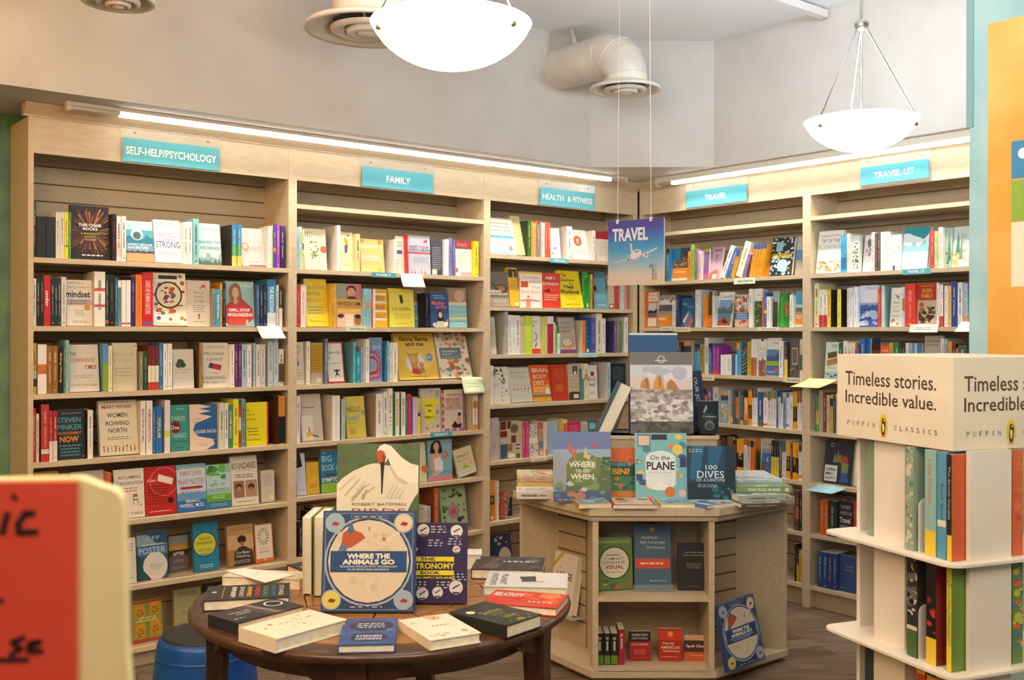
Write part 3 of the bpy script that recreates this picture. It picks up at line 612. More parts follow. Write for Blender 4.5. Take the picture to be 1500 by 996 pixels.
art('llama', 'yellow picture book with a llama hugging its young', 'e2bb3c', T('llama llama', .5, .13, .72, .1, '5a3018', .03), T('and me', .5, .24, .46, .1, '5a3018', .03), T('my book of memories', .5, .35, .52, .035, '5a8ab8', .01), C(.46, .65, .23, 'd4dfe4', .2), ('p', [(.36, .85), (.34, .7), (.3, .5), (.26, .42), (.36, .45), (.5, .44), (.58, .41), (.54, .5), (.55, .62), (.5, .7), (.6, .86)], 'c08a44'), C(.43, .56, .11, 'd09c54', .08), ('p', [(.34, .86), (.36, .76), (.52, .78), (.6, .87), (.48, .9)], 'b8382c'), C(.6, .7, .07, 'c89048'), ('p', [(.54, .86), (.56, .74), (.66, .76), (.68, .86)], 'b88040'), C(.83, .53, .09, '5a94b8'), B(.77, .5, .89, .56, 2, Wt), B(.3, .92, .8, .96, 1, '9a5a20'), hard=True)
art('grandfather', 'leaf-patterned journal with a grey-blue name panel', 'ddd2bb', ('d', 60, 6, 0, 0, 1, 1, .07, ['c8683a', '8a94a4', 'd88a50', '7a8a6a', 'a05a38', 'b0a890']), R(.08, .34, .76, .58, '5f7482'), T("Grandfather's", .4, .41, .5, .05, 'e0dcd0', 0), T('Journal', .3, .48, .26, .05, 'e0dcd0', 0), B(.14, .53, .7, .56, 1, 'a8b4bc'), hard=True)
art('ginger', 'beige book with a lemon and ginger on the cover', 'cabfae', T('GINGERBREAD', .5, .2, .8, .05, '8a8274', 0), B(.1, .26, .8, .32, 1, '6a6256'), R(.05, .46, .55, .98, 'e0d8c8'), C(.3, .86, .1, 'e0b030'), C(.45, .85, .08, 'd8a838'), ('p', [(.5, .86), (.8, .9), (.78, .93), (.5, .9)], '5a6a3a'), R(.34, .7, .38, .82, '4a3020'))
A['ginger'][2].pop(0)
art('hellobaby', 'yellow book with blue hand lettering and an elephant', 'd8c858', T('HELLO', .42, .31, .7, .13, '4a5a48', .01), T('BABY', .42, .53, .6, .12, '6aa0b0', .01), C(.9, .4, .12, '9aa0a0'), C(.3, .82, .18, 'c8a060', .08), R(.15, .82, .22, .92, 'c8a060'), R(.36, .82, .43, .92, 'c8a060'), B(.1, .62, .8, .66, 1, '9a8c3c'))
art('hello', 'beige book with a large yellow baby vest', 'ccc1b2', ('p', [(.05, .24), (.3, .2), (.5, .24), (.7, .2), (.95, .3), (.88, .4), (.74, .38), (.74, .75), (.2, .78), (.2, .4), (.08, .42)], 'e8d838'), T('Hello,', .44, .39, .4, .08, K, .01), T('My', .46, .51, .18, .07, K, .01), T('Name is...', .46, .64, .56, .08, K, .01), C(.3, .9, .05, 'b85a48'), C(.6, .88, .06, 'd8a838'), C(.84, .86, .06, '8a5a38'), C(.55, .08, .06, 'c88a8a'), R(.74, .06, .94, .2, '9aac8a'), R(.75, .5, .92, .58, 'a0a8a0'))
art('expecting', 'cream book with patchwork border and seated pregnant woman', 'd9c9b6', *[R((i % 2) * .9, .0 + (i // 2) * .083, .1 + (i % 2) * .9, .083 + (i // 2) * .083, ['b84a5a', '7a8ab0', 'd8a0a8', '9a6a8a'][(i * 5) % 4]) for i in range(24)], *[R(.1 + i * .1, .93, .2 + i * .1, 1, ['7a8ab0', 'b84a5a', 'd8a0a8'][i % 3]) for i in range(8)], B(.16, .1, .86, .15, 1, '5a4a44'), T('BEFORE', .48, .24, .62, .09, 'c0503c', 0), T("YOU'RE", .48, .34, .6, .09, 'c0503c', 0), T('EXPECTING', .5, .44, .74, .09, 'c0503c', 0), C(.75, .6, .07, '3a2420'), ('p', [(.66, .66), (.8, .64), (.84, .82), (.62, .86)], 'd8a088'), ('p', [(.4, .88), (.55, .75), (.66, .84), (.84, .82), (.82, .92), (.5, .92)], '2a2426'))
art('blacktop', 'pale lilac book with a black top, at the left end', 'cfcfdc', ('p', [(0, 0), (.5, 0), (.72, .32), (0, .36)], '1c1a1c'), B(.1, .85, .9, .9, 1, '8a9ac8'))
art('babyy', 'small mustard yellow book with a two-line title at its foot', 'd8b02a', T('YOUR', .5, .55, .5, .1, 'e8c860', .01), T('BABY', .5, .75, .56, .1, 'c8583c', .01), C(.5, .3, .06, 'a8902c'))
art('symp', 'tall blue and green book with white serif capitals', '2379a2', T('THE', .12, .1, .15, .05, 'a0d0e0', 0), T('BIG', .25, .23, .4, .14, 'b8dcea', 0), T('BOOK of', .4, .43, .7, .14, 'b8dcea', 0), R(.2, .58, .6, .62, '5a3a3a'), T('SYMPTOMS', .48, .71, .9, .1, 'f0f4f0', .02), R(0, .78, 1, 1, '8cbc38'), R(0, 0, 1, .05, '9a6a3a'))
art('flowerend', 'pale yellow-green book with an orange flower, edge only', 'd8d6b4', C(.9, .68, .2, 'd8803a'))
art('pregnancy', 'pale blue book with a smiling dark-haired pregnant woman', '82b4c4', ('p', [(.06, .32), (.12, .1), (.3, 0), (.5, .03), (.6, .3), (.5, .34), (.2, .32)], '1c1618'), C(.34, .16, .12, 'dca888', .11), ('p', [(.3, .25), (.4, .25), (.44, .36), (.26, .36)], 'd8a080'), ('p', [(.08, .4), (.25, .34), (.46, .34), (.6, .5), (.62, .72), (.3, .86), (.12, .86)], 'd8a484'), ('p', [(.22, .45), (.46, .42), (.62, .56), (.62, .78), (.3, .86)], 'ece8ec'), C(.7, .38, .12, 'd06a68'), B(.62, .34, .78, .42, 3, 'f0d0d0'), T('Your', .25, .74, .36, .08, 'e87a6a', -.005), T('Pregnancy', .5, .79, .9, .1, '4a88a8', .0), R(0, .88, 1, 1, 'd88a94'), B(.65, .1, .95, .26, 4, 'a8d0d8'))
art('bites', 'tilted cream book with a baby in a green bib', 'd9cda4', T('FIRST', .48, .28, .7, .1, '6a7458', .015), T('BITES', .48, .43, .66, .09, 'a8a484', .01), C(.45, .58, .08, 'dcae8c'), ('p', [(.25, .74), (.4, .64), (.58, .66), (.7, .74)], '8ab84a'), C(.8, .62, .07, 'dca070'), R(.05, .8, .95, .98, 'dcdcd0'), B(.15, .84, .85, .92, 2, '8a9a9a'))
art('flower', 'sage green book with an orange sunflower ornament', '9db08a', T('Wild', .4, .1, .4, .05, '3a4a34', 0), T('Women', .45, .19, .6, .06, '3a4a34', 0), ('d', 24, 9, .05, .05, .95, .95, .07, ['3c5636', '2c4028', '56784a']), C(.48, .56, .22, '7a8ab0'), ('y', .48, .56, 16, .03, .24, 5, ['d8683a']), C(.48, .56, .09, 'c84a2c'), hard=True)
A['flower'][2][:2] = []
# health
art('habits', 'white book with dotted title and a teal stripe', 'f3ede2', *[x for j in range(3) for x in (('b', .06, .1 + j * .1, .94, .19 + j * .1, 1, 'c8a888'),)], R(.02, .48, .98, .55, '58b4c8'), B(.1, .6, .9, .78, 3, 'b8a8b8'), C(.82, .82, .08, 'd88a6a'), R(.02, .95, .98, .98, '58b4c8'), hard=True)
art('dotty', 'pale lime book with scattered orange dots', 'e3dc9a', ('d', 12, 3, .1, .05, .9, .95, .05, ['e09a60', 'd8a070']), hard=True)
art('bluewhite', 'pale blue-white book with a faint sketch', 'cbd9e4', B(.2, .1, .9, .14, 1, '9ab0c4'), ('p', [(.2, .7), (.5, .6), (.7, .68), (.4, .72)], '8aa0b8'), C(.2, .85, .1, 'e0a060'))
art('orangecircle', 'white book with one orange disc near the top', 'f0e9e0', T('PAUSE', .45, .1, .5, .04, 'e8a888', 0), C(.42, .38, .24, 'e0603c'), C(.42, .35, .06, 'f0e9e0'), R(.39, .36, .45, .47, 'f0e9e0'), B(.1, .64, .9, .84, 3, 'b8b0b0'))
art('redtop2', 'white book with a crimson top, beside the hanging sign', 'e3d8c8', R(0, 0, 1, .26, 'b01c34'), B(.1, .32, .9, .8, 8, 'c4b8a6'), R(.3, .88, .6, .96, 'f0e8e0'))
art('apothecary', 'grey-brown book with a dark mortar bowl of herbs', '6c6358', C(.62, .5, .32, '3a3630', .14), C(.62, .47, .24, 'a86a3a', .08), ('p', [(.1, .32), (.2, .28), (.5, .5), (.42, .55)], '4a453c'), T('HERBAL', .35, .56, .6, .065, 'ece4d8', .01), T('APOTHECARY', .48, .64, .92, .065, 'ece4d8', .01), R(0, .74, 1, 1, '9a9080'), B(.1, .8, .9, .9, 2, 'c8bca8'))
art('yellowdark', 'golden yellow book with a dark photo strip on top', 'e3ae1c', R(.05, .04, .95, .25, '2a2018'), ('p', [(.5, .25), (.55, .08), (.7, .12), (.72, .25)], 'c8903a'), B(.2, .3, .8, .8, 5, 'd09a18'), R(.5, .9, .9, .97, 'f0dcb0'))
art('younger', 'white book with red panel and an anatomical figure', 'f1e4d9', R(0, 0, 1, .06, 'e8c838'), T('Younger', .5, .16, .8, .09, 'a89890', 0), T('Next', .7, .27, .5, .09, 'a89890', 0), T('Year', .72, .42, .42, .09, 'a89890', 0), R(.02, .27, .36, .44, 'c04a30'), T('Back Book', .48, .55, .86, .09, 'dc9a70', 0), C(.36, .7, .06, 'd87a68', .04), ('p', [(.02, .8), (.3, .76), (.42, .76), (.9, .8), (.9, .83), (.46, .82), (.46, 1), (.26, 1), (.26, .82), (.02, .83)], 'd88a78'))
art('dying', 'orange-red book with white block capitals', 'd63c2a', T('AM I', .42, .14, .54, .09, Wt, .015), T('DYING?!', .46, .31, .9, .09, Wt, .015), ('p', [(0, .52), (.35, .52), (.38, .4), (.42, .56), (1, .53), (1, .535), (.4, .57), (.37, .44), (.34, .53), (0, .53)], '8a241c'), B(.05, .6, .9, .8, 3, 'f0b8a8'))
art('courage', 'bright yellow book with bold black title lettering', 'edd31c', T('The', .3, .12, .24, .09, K, .02), T('Courage', .4, .26, .66, .11, K, .03), T('to', .55, .35, .12, .05, K, .02), T('Heal', .45, .43, .42, .1, K, .03), T('Workbook', .48, .57, .86, .11, K, .03), B(.2, .66, .8, .8, 3, 'a8982c'), T('Laura Davis', .52, .9, .62, .06, '6a6020', 0))
art('greenend', 'green book with pale lines, left of an orange spine', '279238', R(0, .1, 1, .14, '6ac038'), B(.1, .2, .9, .6, 7, '187028'), R(.55, .85, .95, .96, 'd8e0b8'))
art('eye', 'steel-blue book with a dark round pupil, on a stand', '69a4b4', R(0, 0, 1, .15, '4a7a90'), T('WHYSICK', .5, .26, .7, .06, '4a8098', 0), C(.18, .45, .15, '23384a'), B(.1, .6, .9, .75, 3, '9ac4d0'), B(.2, .88, .9, .93, 1, 'd0e4e8'))
A['eye'][2].pop(1)
art('lightend', 'beige book with a red and white bar at its foot', 'c6bb9e', R(.0, .82, .9, .98, '6a1c24'), R(.15, .85, .75, .94, 'ece4d4'), B(.1, .2, .9, .6, 4, 'aaa084'))
art('palecream', 'pale grey-green book at the left end', 'c6c3b0', B(.1, .2, .9, .6, 6, 'a6a390'), C(.6, .4, .14, 'a8a694'))
art('lifecycle', 'white book with a green and red ring diagram', 'eeeae0', R(0, .86, 1, 1, 'd8402c'), T('Do It!', .4, .14, .6, .06, '4a4440', 0), ('o', .1, .55, .5, .12, '3a9a7a'), R(-.0, .3, .3, .78, 'eeeae0'), ('p', [(.3, .8), (.55, .66), (.6, .74), (.4, .86)], 'c85060'), C(.16, .26, .1, K), C(.16, .26, .05, 'eeeae0'))
art('diabetes', 'grey-beige book with an iced bun and red word', 'b9b0a4', T('REVERSE', .5, .16, .8, .07, '8a8278', 0), T('DIABETES', .5, .28, .9, .07, '7a7268', 0), T('FOREVER', .4, .39, .66, .06, 'c04030', .02), R(0, .9, 1, 1, '7a3a78'), C(.5, .74, .4, 'c89a60', .15), C(.45, .7, .28, 'e8dcc4', .09), ('d', 8, 2, .3, .64, .62, .76, .04, ['b8905c']), hard=False)
art('floralh', 'white book with a diagonal trail of plant drawings', 'e4e0d4', ('d', 18, 4, .1, .02, .7, .3, .08, ['3a3428', '8a8450', '6a7a48']), ('d', 12, 7, .35, .3, .9, .6, .07, ['8a8a48', '3a3a30', 'a8a878']), ('d', 10, 9, .45, .6, .95, .98, .06, ['b8b4a0', 'd0ccb8', '98947c']), B(.05, .45, .4, .55, 2, '9a948a'))
art('brainfood', 'pale grey book leaning back with little vegetable drawings', 'd2d2c6', T('BRAIN', .5, .15, .72, .07, '9a9a8e', 0), T('FOOD', .5, .27, .6, .07, '9a9a8e', 0), *[R(.18 + i * .17, .5 - .04 * (i % 2), .195 + i * .17, .64, '8a7a5a') for i in range(5)], *[C(.19 + i * .17, .63, .035, ['c86a3a', '5a8a3a', 'd8a84a', 'b84a3a', '4a7a4a'][i]) for i in range(5)], B(.15, .78, .85, .84, 2, 'b8b8ac'), hard=True)
art('bodydiet', 'orange and red book with large pale capitals', 'e4691f', R(0, .06, 1, .4, 'dc4a22'), T('BRAIN', .5, .15, .84, .12, 'f4e4b8', .01), T('BODY', .48, .32, .76, .12, 'f4e4b8', .01), T('DIET', .4, .5, .62, .12, 'f4e4b8', .01), R(0, .58, 1, .82, 'e89028'), B(.05, .6, .7, .75, 3, 'f4e0b0'), C(.83, .58, .09, 'e0b090', .05), ('p', [(.7, .8), (.74, .64), (.92, .64), (.98, .8)], 'ece4e4'), R(0, .82, 1, .88, '6a7a8a'), R(0, .88, 1, 1, 'e8a030'))
art('redorange', 'rust red book with small gold lettering', 'c33d1c', T('THE', .5, .14, .4, .04, 'd88a4a', 0), T('TRUTH', .5, .26, .5, .06, 'd8683a', 0), B(.25, .55, .75, .75, 5, 'e0a03a'), R(0, 0, .06, 1, 'a83014'))
A['redorange'][2][:2] = [B(.2, .1, .8, .4, 4, 'd8683a')]
art('portraitback', 'tan back cover with a small portrait photograph', 'cbb89f', R(.4, .05, .85, .28, '3a3438'), C(.62, .12, .08, 'a8785a', .05), R(.5, .2, .75, .28, 'e4e0dc'), ('p', [(.0, .8), (.3, .76), (1, .78), (1, 1), (0, 1)], '4a3428'), R(.45, .84, .9, .95, 'e8d8c0'), B(.1, .4, .8, .7, 3, 'b8a48a'))
art('brainpain', 'white book with a brown and gold head outline', 'ece8e0', ('o', .45, .45, .42, .06, 'b8923a'), C(.5, .25, .2, '8a3028'), T('AGAIN', .42, .42, .8, .09, '6a6460', .01), T('PAIN', .42, .58, .6, .09, '6a6460', .01), B(.1, .78, .9, .88, 2, 'b8b0a8'))
A['brainpain'][2][2] = T('BRAIN', .42, .42, .8, .09, '6a6460', .01)
art('darkback', 'dark navy back cover, at the right end beside the stand', '1f2c3a', B(.1, .1, .9, .5, 6, '5a6a78'))
art('silver', 'crumpled silver-grey book with faint flowers', 'bdb5ad', ('d', 14, 3, .1, .1, .9, .9, .12, ['cfc6bc', 'a89c90', 'c8b89a']))
art('mosaic', 'cookbook with a mosaic of food photographs', 'c8b9a2', R(0, 0, .3, .22, '5a2a28'), R(.35, 0, .55, .2, '4a3428'), R(.0, .25, .35, .42, '7a2420'), C(.72, .2, .24, 'b87a4a', .14), C(.72, .2, .18, '4a6a4a', .1), R(.55, .38, .8, .58, '6a3a2a'), R(.0, .6, .35, .98, '3a5a80'), R(.35, .6, .6, .8, '8a7a3a'), R(.8, .58, 1, .8, 'd8d0c0'), R(.8, .62, .98, .66, '2a2420'), R(.8, .72, .98, .76, '2a2420'), R(.8, .88, 1, 1, '4a6a3a'), R(.4, .86, .7, .96, 'e8e0d0'))
art('floralw', 'white cookbook spine-side cover with scattered herbs', 'd9d4c6', ('d', 40, 2, .02, .02, .98, .98, .08, ['3a4a30', '6a7a50', 'a8443a', '2a2c24', 'b8a880']), R(.02, .42, .98, .6, 'f0ece4'))
art('pinkblue', 'pink-brown book with a blue lower panel', 'c99a86', R(0, 0, 1, .18, 'b85a48'), R(0, .55, 1, .78, '6a8a9a'), R(.3, .85, .8, .97, 'dcd4c4'), B(.1, .25, .9, .5, 4, 'b08068'))
art('paleblue', 'light blue book with little orange shapes', 'a2bfd8', ('d', 10, 6, .1, .05, .9, .8, .1, ['e07a58', 'd8a060', 'c85a5a', '8aa0c0']))
art('pinkback', 'hot pink book, peeking out above the hill-globe cover', 'd02c62', B(.1, .1, .9, .3, 3, 'e87a9a'))
art('greyend', 'pale grey book, right of a hot pink one', 'cbc7bc', B(.1, .1, .9, .4, 5, 'a8a498'))
art('tealend', 'teal book, half hidden by the leaning book', '2b8790', R(.1, .1, .9, .3, 'a8c8c0'))
art('sepia', 'orange book with a dark sepia portrait square', 'd88a22', R(.05, .37, .85, .6, '5a3c28'), C(.45, .47, .15, 'b8906a', .06), R(.1, .88, .6, .96, 'efe4d0'), B(.15, .08, .8, .3, 3, 'e8b060'))
art('patterned', 'tilted red patterned book with a mint edge', 'c4584c', ('d', 26, 4, 0, 0, 1, 1, .12, ['e0a088', '8a3a40', 'd8c0a0', '3a6a5a']), R(.9, 0, 1, 1, '78b8a0'))
art('blackb', 'black book with an orange disc and white lines', '26282a', C(.4, .35, .2, 'c8583c'), B(.1, .6, .9, .75, 2, 'a8a49c'))
art('yoga', 'dark blue book with white letters and a pale disc', '2f3a5a', C(.65, .65, .3, 'c8b8a8', .28), T('Y', .35, .75, .14, .2, 'ece4dc', .02), T('O', .62, .75, .2, .18, 'c89a5a', .02), T('G', .88, .72, .16, .18, '8a94b0', .02), ('d', 8, 4, .2, .05, .9, .3, .06, ['d8c8a0', 'a8b0c8']))
# travel
art('francisco', 'guidebook with a night city photo over an orange block', 'e8942a', R(0, 0, .98, .62, '2f4658'), ('m', .4, .3, 4, .62, '6a5444', 14), ('d', 26, 5, .05, .25, .95, .6, .035, ['e0b060', 'c88a40', 'f0d090']), R(.0, 0, .4, .4, '2c86b0'), B(.1, .7, .9, .78, 1, 'f8e8d0'), R(0, .93, 1, 1, 'e8e0d0'))
art('purplecity', 'purple book with a city skyline and orange top', '6f62a8', R(0, 0, 1, .1, 'e0a030'), R(0, .1, .12, 1, 'd86a40'), ('m', .7, .3, 4, .95, '8a5a98', 9), ('m', .85, .2, 7, 1, 'b06a8c', 14))
art('pinklamp', 'mauve book with a lamp-post silhouette and red foot', 'c59db0', R(.2, .06, .9, .14, '8a6a80'), R(.47, .28, .49, .68, '4a3440'), ('p', [(.42, .32), (.48, .24), (.58, .26), (.5, .34)], '2c2028'), ('p', [(0, 1), (.05, .84), (.35, .74), (.75, .72), (.8, 1)], 'dc6448'), R(.3, .86, .7, 1, 'e8dcd8'))
art('desert', 'orange desert guidebook next to four matching spines', 'd98a48', R(0, 0, 1, .3, 'c8b8a8'), ('m', .5, .2, 3, 1, 'b8642c', 6), R(0, .66, 1, 1, 'e8882c'))
art('california', 'black and white patterned book with yellow title', '1f2424', ('d', 90, 3, 0, 0, 1, 1, .05, ['dce4e4', 'b8d0d4', '8ab0b8']), R(.2, .12, .5, .36, '88bcc4'), C(.55, .74, .24, 'a8d4dc'), T('CALIFORNIA', .5, .48, .9, .13, 'e8c83c', .03), hard=True)
art('beach', 'grey-blue beach photo book at the right end', '98aab4', R(0, 0, 1, .35, 'b8b8bc'), R(0, .35, 1, .62, '6a8ab0'), R(0, .62, 1, 1, 'b8a898'), ('d', 20, 2, 0, .7, 1, 1, .06, ['8a7468', 'c8b4a0']))
art('camping', 'cream and orange book with lake photographs', 'd8702a', R(.06, .03, .98, .28, 'e8e0d0'), T('Camping in', .5, .1, .8, .08, '5a4a3c', 0), T('Comfort', .56, .2, .6, .08, '5a4a3c', 0), R(.06, .32, .98, .7, 'c8ccd0'), ('m', .55, .1, 4, .6, '2a2a30', 6), R(.06, .6, .98, .7, '5a6a74'), R(.06, .74, .98, .97, 'e8e0d0'), hard=True)
art('alaska', 'guidebook with a snowy mountain photo and orange block', '8fa0aa', ('m', .3, .26, 8, .6, '5a5a5c', 7), ('m', .26, .14, 5, .3, 'd8dce0', 8), R(0, .5, 1, .6, '8a98a4'), R(0, .6, 1, .96, 'e8902c'), B(.05, .68, .6, .76, 1, 'f8e8d0'), T('ALASKA', .3, .76, .5, .06, 'f8f0e0', .02), C(.75, .1, .1, 'e8902c'))
art('zealand', 'blue guidebook with a striped boat on the cover', '1f5c86', T('New', .25, .2, .3, .07, 'd0e0e8', 0), ('p', [(.1, .75), (.5, .45), (.9, .75), (.7, .98), (.3, .98)], 'c85a3a'), ('p', [(.3, .9), (.55, .4), (.7, .55), (.55, .98)], '4a7ab0'), ('p', [(.15, .8), (.5, .5), (.52, .56), (.25, .86)], 'e8e4dc'), B(.4, .25, .9, .35, 2, '8ab8d0'))
art('darkgreen', 'dark guidebook with jungle photo and orange strip', '3f3a30', ('d', 30, 3, 0, 0, 1, .65, .12, ['5a6a3c', '2c3424', '7a5a3c']), R(0, .66, 1, .98, 'e07a28'), B(.1, .75, .7, .85, 2, 'f0e0c8'))
art('canada', 'tilted guidebook with a lake, peaks and red canoes', 'e8e4dc', T('Canada', .5, .12, .86, .11, '3a3a3a', 0), R(.05, .22, .95, .97, '7aa4cc'), ('m', .5, .24, 4, .62, '6a6a68', 6), R(.05, .54, .95, .66, '3f6a58'), R(.05, .62, .95, .97, '4a8aa8'), ('p', [(.05, .97), (.15, .8), (.5, .7), (.9, .86), (.9, .97)], 'b84a3a'), ('p', [(.3, .85), (.5, .76), (.8, .88), (.6, .92)], '3a2a28'))
art('allende', 'pale guidebook with painted figures and a blue band', 'cbbba8', ('d', 30, 3, 0, .05, 1, .55, .14, ['c89a6a', 'b84a3a', 'e8dcc8', '7a8ab0', '8a5a3a']), R(0, .56, 1, .76, '3a86b0'), T('SAN MIGUEL', .5, .62, .7, .05, Wt, .01), T('DE ALLENDE', .5, .7, .7, .05, Wt, .01), ('d', 30, 8, 0, .78, 1, 1, .08, ['c8685a', 'e0b0a0', 'a84a44']))
art('plants', 'book with white top and green succulent photo', '3f5c38', R(0, 0, 1, .32, 'e0dcd4'), B(.3, .14, .9, .2, 1, '6a665e'), ('d', 40, 4, 0, .35, 1, 1, .14, ['5a7a48', '2c4028', '86a068', '3c5634']))
art('machu', 'guidebook with a dark green mountain photo', '3c4a44', R(0, 0, 1, .3, '9aacb4'), ('m', .5, .35, 6, 1, '4a5038', 6), ('m', .8, .3, 9, 1, '26301f', 6))
art('frog', 'bright green book with a red-footed frog', '25862a', ('p', [(.1, .2), (.3, .05), (.6, 1), (.2, 1)], '3aa038'), C(.6, .35, .2, 'b8542c', .1), C(.5, .3, .1, '3a9a3a', .06), ('p', [(.5, .4), (.9, .5), (.8, .6), (.95, .66), (.7, .68), (.55, .5)], 'd0602c'), R(.7, 0, 1, .25, '2a5a38'))
art('belize', 'beach guidebook with an orange block at its foot', '4d9cc0', R(0, .38, 1, .46, 'c8d8c8'), R(0, .46, 1, .58, '4a8a8c'), R(0, .58, 1, .93, 'e8902a'), T('BELIZE', .5, .72, .8, .11, 'f8f0e0', .02), R(0, .93, 1, 1, 'e8e0d0'))
art('duskgb', 'dark dusk photo book, half hidden by the tall blue cover', '3c3a4c', ('m', .4, .15, 3, 1, '2a2428', 8), R(0, 0, 1, .15, 'c8886a'))
art('stripey', 'dark teal book with slanting orange and white lines', '2a484e', *[('p', [(.05, .3 + i * .1), (.95, .1 + i * .12), (.95, .12 + i * .12), (.05, .33 + i * .1)], ['d8884a', 'd8dcd8', '8ab0b8'][i % 3]) for i in range(7)])
art('prague', 'white-topped guidebook with red city rooftops', 'e2dcd2', R(.3, 0, .7, .05, '2a2a34'), T('PRAGUE', .5, .25, .86, .08, '9a948c', 0), R(0, .34, 1, .48, 'c8ccd0'), ('m', .6, .12, 4, 1, '8a5a44', 12), ('d', 40, 6, 0, .55, 1, 1, .07, ['a8583c', 'd8c8b0', '6a3c2c', 'c88a60']))
art('austria', 'guidebook with a blue lake under white header', 'd8d8d4', B(.4, .1, .9, .18, 1, '6a6a68'), R(0, .3, 1, .96, '5a80ac'), ('m', .5, .12, 4, .66, '3a5a84', 7), R(0, .6, 1, .72, '9ab03c'), R(0, .72, 1, .98, '4a70a0'), R(.65, .8, .92, .88, 'e0603c'), B(.1, .86, .7, .92, 1, 'e0e4e8'))
art('goldframe', 'dark guidebook with a yellow square frame', '5a5660', R(.2, .22, .8, .66, 'd8b83c'), R(.25, .25, .75, .63, '6a6470'), ('d', 20, 4, 0, .68, 1, 1, .1, ['8a6a4a', '3a343c', 'a88a68']))
art('europe', 'small white and blue guide standing before the others', 'ecebe8', R(.62, 0, 1, 1, '3b5f96'), T('EUROPE', .3, .5, .2, .5, '4a8a70', 0))
A['europe'][2][1:] = [('s', 'EUROPE', .4, .5, .22, .6, '5a9a80', 0)]
art('iceland', 'blue and white map-like book with a yellow star shape', '8fb0c4', R(0, .05, .7, .17, 'e0983a'), R(0, .17, 1, .32, '2a4a78'), ('d', 16, 5, .05, .35, .95, .98, .16, ['c8d4d8', '6a9ac4', 'e0dcd0']), ('p', [(.1, .68), (.4, .6), (.6, .5), (.62, .62), (.95, .7), (.6, .76), (.45, .9), (.4, .74)], 'd8b83c'))
art('portugal', 'guidebook with a white sail on blue sea', '3f6ea2', R(0, 0, 1, .28, 'c0b4a4'), T('Portugal', .56, .16, .86, .12, '4a4440', 0), R(0, .28, 1, .4, '8a94a0'), ('p', [(.62, .48), (.7, .62), (.56, .62)], 'ece8e0'), ('p', [(0, 1), (.05, .7), (.3, .62), (.4, .85), (.6, 1)], '7a4a2c'))
art('tanpeak', 'brown guidebook with a dark landscape photo', '7a481f', R(0, 0, 1, .3, 'a86a2c'), ('m', .4, .1, 3, 1, '2c3424', 7))
# travel lit
art('iceberg', 'cream book with loose hand lettering and autumn grass', 'f0ece2', T('TIP OF THE', .5, .24, .74, .09, '4a4640', 0), T('ICEBERG', .48, .38, .86, .09, '8ab0b8', -.005), T('MARK ADAMS', .5, .12, .8, .05, '8a8478', 0), ('d', 50, 3, .02, .72, .98, .97, .05, ['e0b060', 'd89050', 'b8a860', 'c8783c']), hard=True)
art('treesbook', 'book with a black and green tree photo on white', 'd8dcd4', ('d', 40, 6, .05, .2, .95, .95, .12, ['3a3c30', '6a7248', '8a8a78', '2a2a26']), hard=True)
art('wildbook', 'pale pink-white book with purple brush marks', 'e8e0e2', ('p', [(.3, .2), (.5, .1), (.8, .14), (.9, .3), (.5, .36)], '6a7a78'), ('d', 14, 5, .2, .36, .95, .6, .12, ['9a7aa8', 'b890b8', 'd8b0b8']), B(.2, .7, .8, .75, 1, 'a8a0a0'))
art('urbook', 'white book with tall thin red letters', 'f0ebe5', B(.4, .05, .95, .14, 2, 'a8a49c'), T('UR', .6, .35, .6, .36, 'e07a68', -.02), R(.1, .86, .35, 1, '3a62a8'), ('d', 6, 2, .5, .9, 1, 1, .07, ['c8603c', '5a3a2c']))
art('himalaya', 'turquoise book with white mountain ridges', 'bfe0e0', R(0, 0, 1, .4, '1f929c'), ('m', .3, .2, 6, .6, 'dfeeee', 5), ('m', .5, .2, 9, .75, '8cc8cc', 7), R(0, .6, 1, .95, 'cde6e6'), T('HIMALAYA', .5, .62, .86, .09, 'eef6f4', .01), hard=True)
art('cedar', 'pale green book with a painted fir, second from right end', 'a8c4b0', ('p', [(.5, .05), (.9, .8), (.3, .9)], '5a8a78'), ('d', 14, 3, .0, .6, .8, 1, .12, ['e0c040', '3a4a34', '6a8a5c']))
art('dove', 'pale green book with fir trees and red script', 'c4d8cc', ('p', [(.28, .1), (.45, .7), (.15, .72)], '4a8a7c'), ('p', [(.5, .2), (.62, .8), (.38, .82)], '6aa08c'), T('Do', .62, .22, .3, .12, 'c86a4a', 0), T('A', .6, .4, .12, .1, 'c86a4a', 0), T('Year', .6, .58, .5, .12, 'c86a4a', 0), T('Out', .62, .78, .4, .1, 'c86a4a', 0), ('d', 14, 3, .0, .65, .4, .98, .1, ['e0c860', 'd8b850']))
art('sea', 'blue and white book with a painted stormy sea', '8aa4d0', R(0, 0, 1, .42, 'd8dce8'), T('Memory', .65, .07, .6, .07, '5a6aa0', 0), R(.2, .14, .85, .38, 'f0e8e4'), R(.22, .15, .83, .37, 'dfe0ea'), ('m', .5, .06, 3, 1, '3a5ca4', 10), ('d', 26, 4, 0, .55, 1, .97, .16, ['6a88c4', 'c8d4e8', '2a4a90', 'a8bce0']))
art('howlove', 'pale book with little leaf and shell drawings', 'e6e4d6', ('d', 8, 3, .2, .05, .9, .3, .1, ['4a9a5a', 'b87a5a', '8ab07a']), T('How to', .5, .38, .6, .06, '4a4a40', 0), T('LOVE', .4, .49, .4, .06, 'e08a6a', 0), T('someone', .45, .6, .6, .06, 'e08a6a', 0), T('Laurie C', .5, .72, .6, .05, '4a4a40', 0), ('d', 7, 5, .1, .8, .95, .97, .09, ['8a8aa0', 'd8c050', 'c86a5a']))
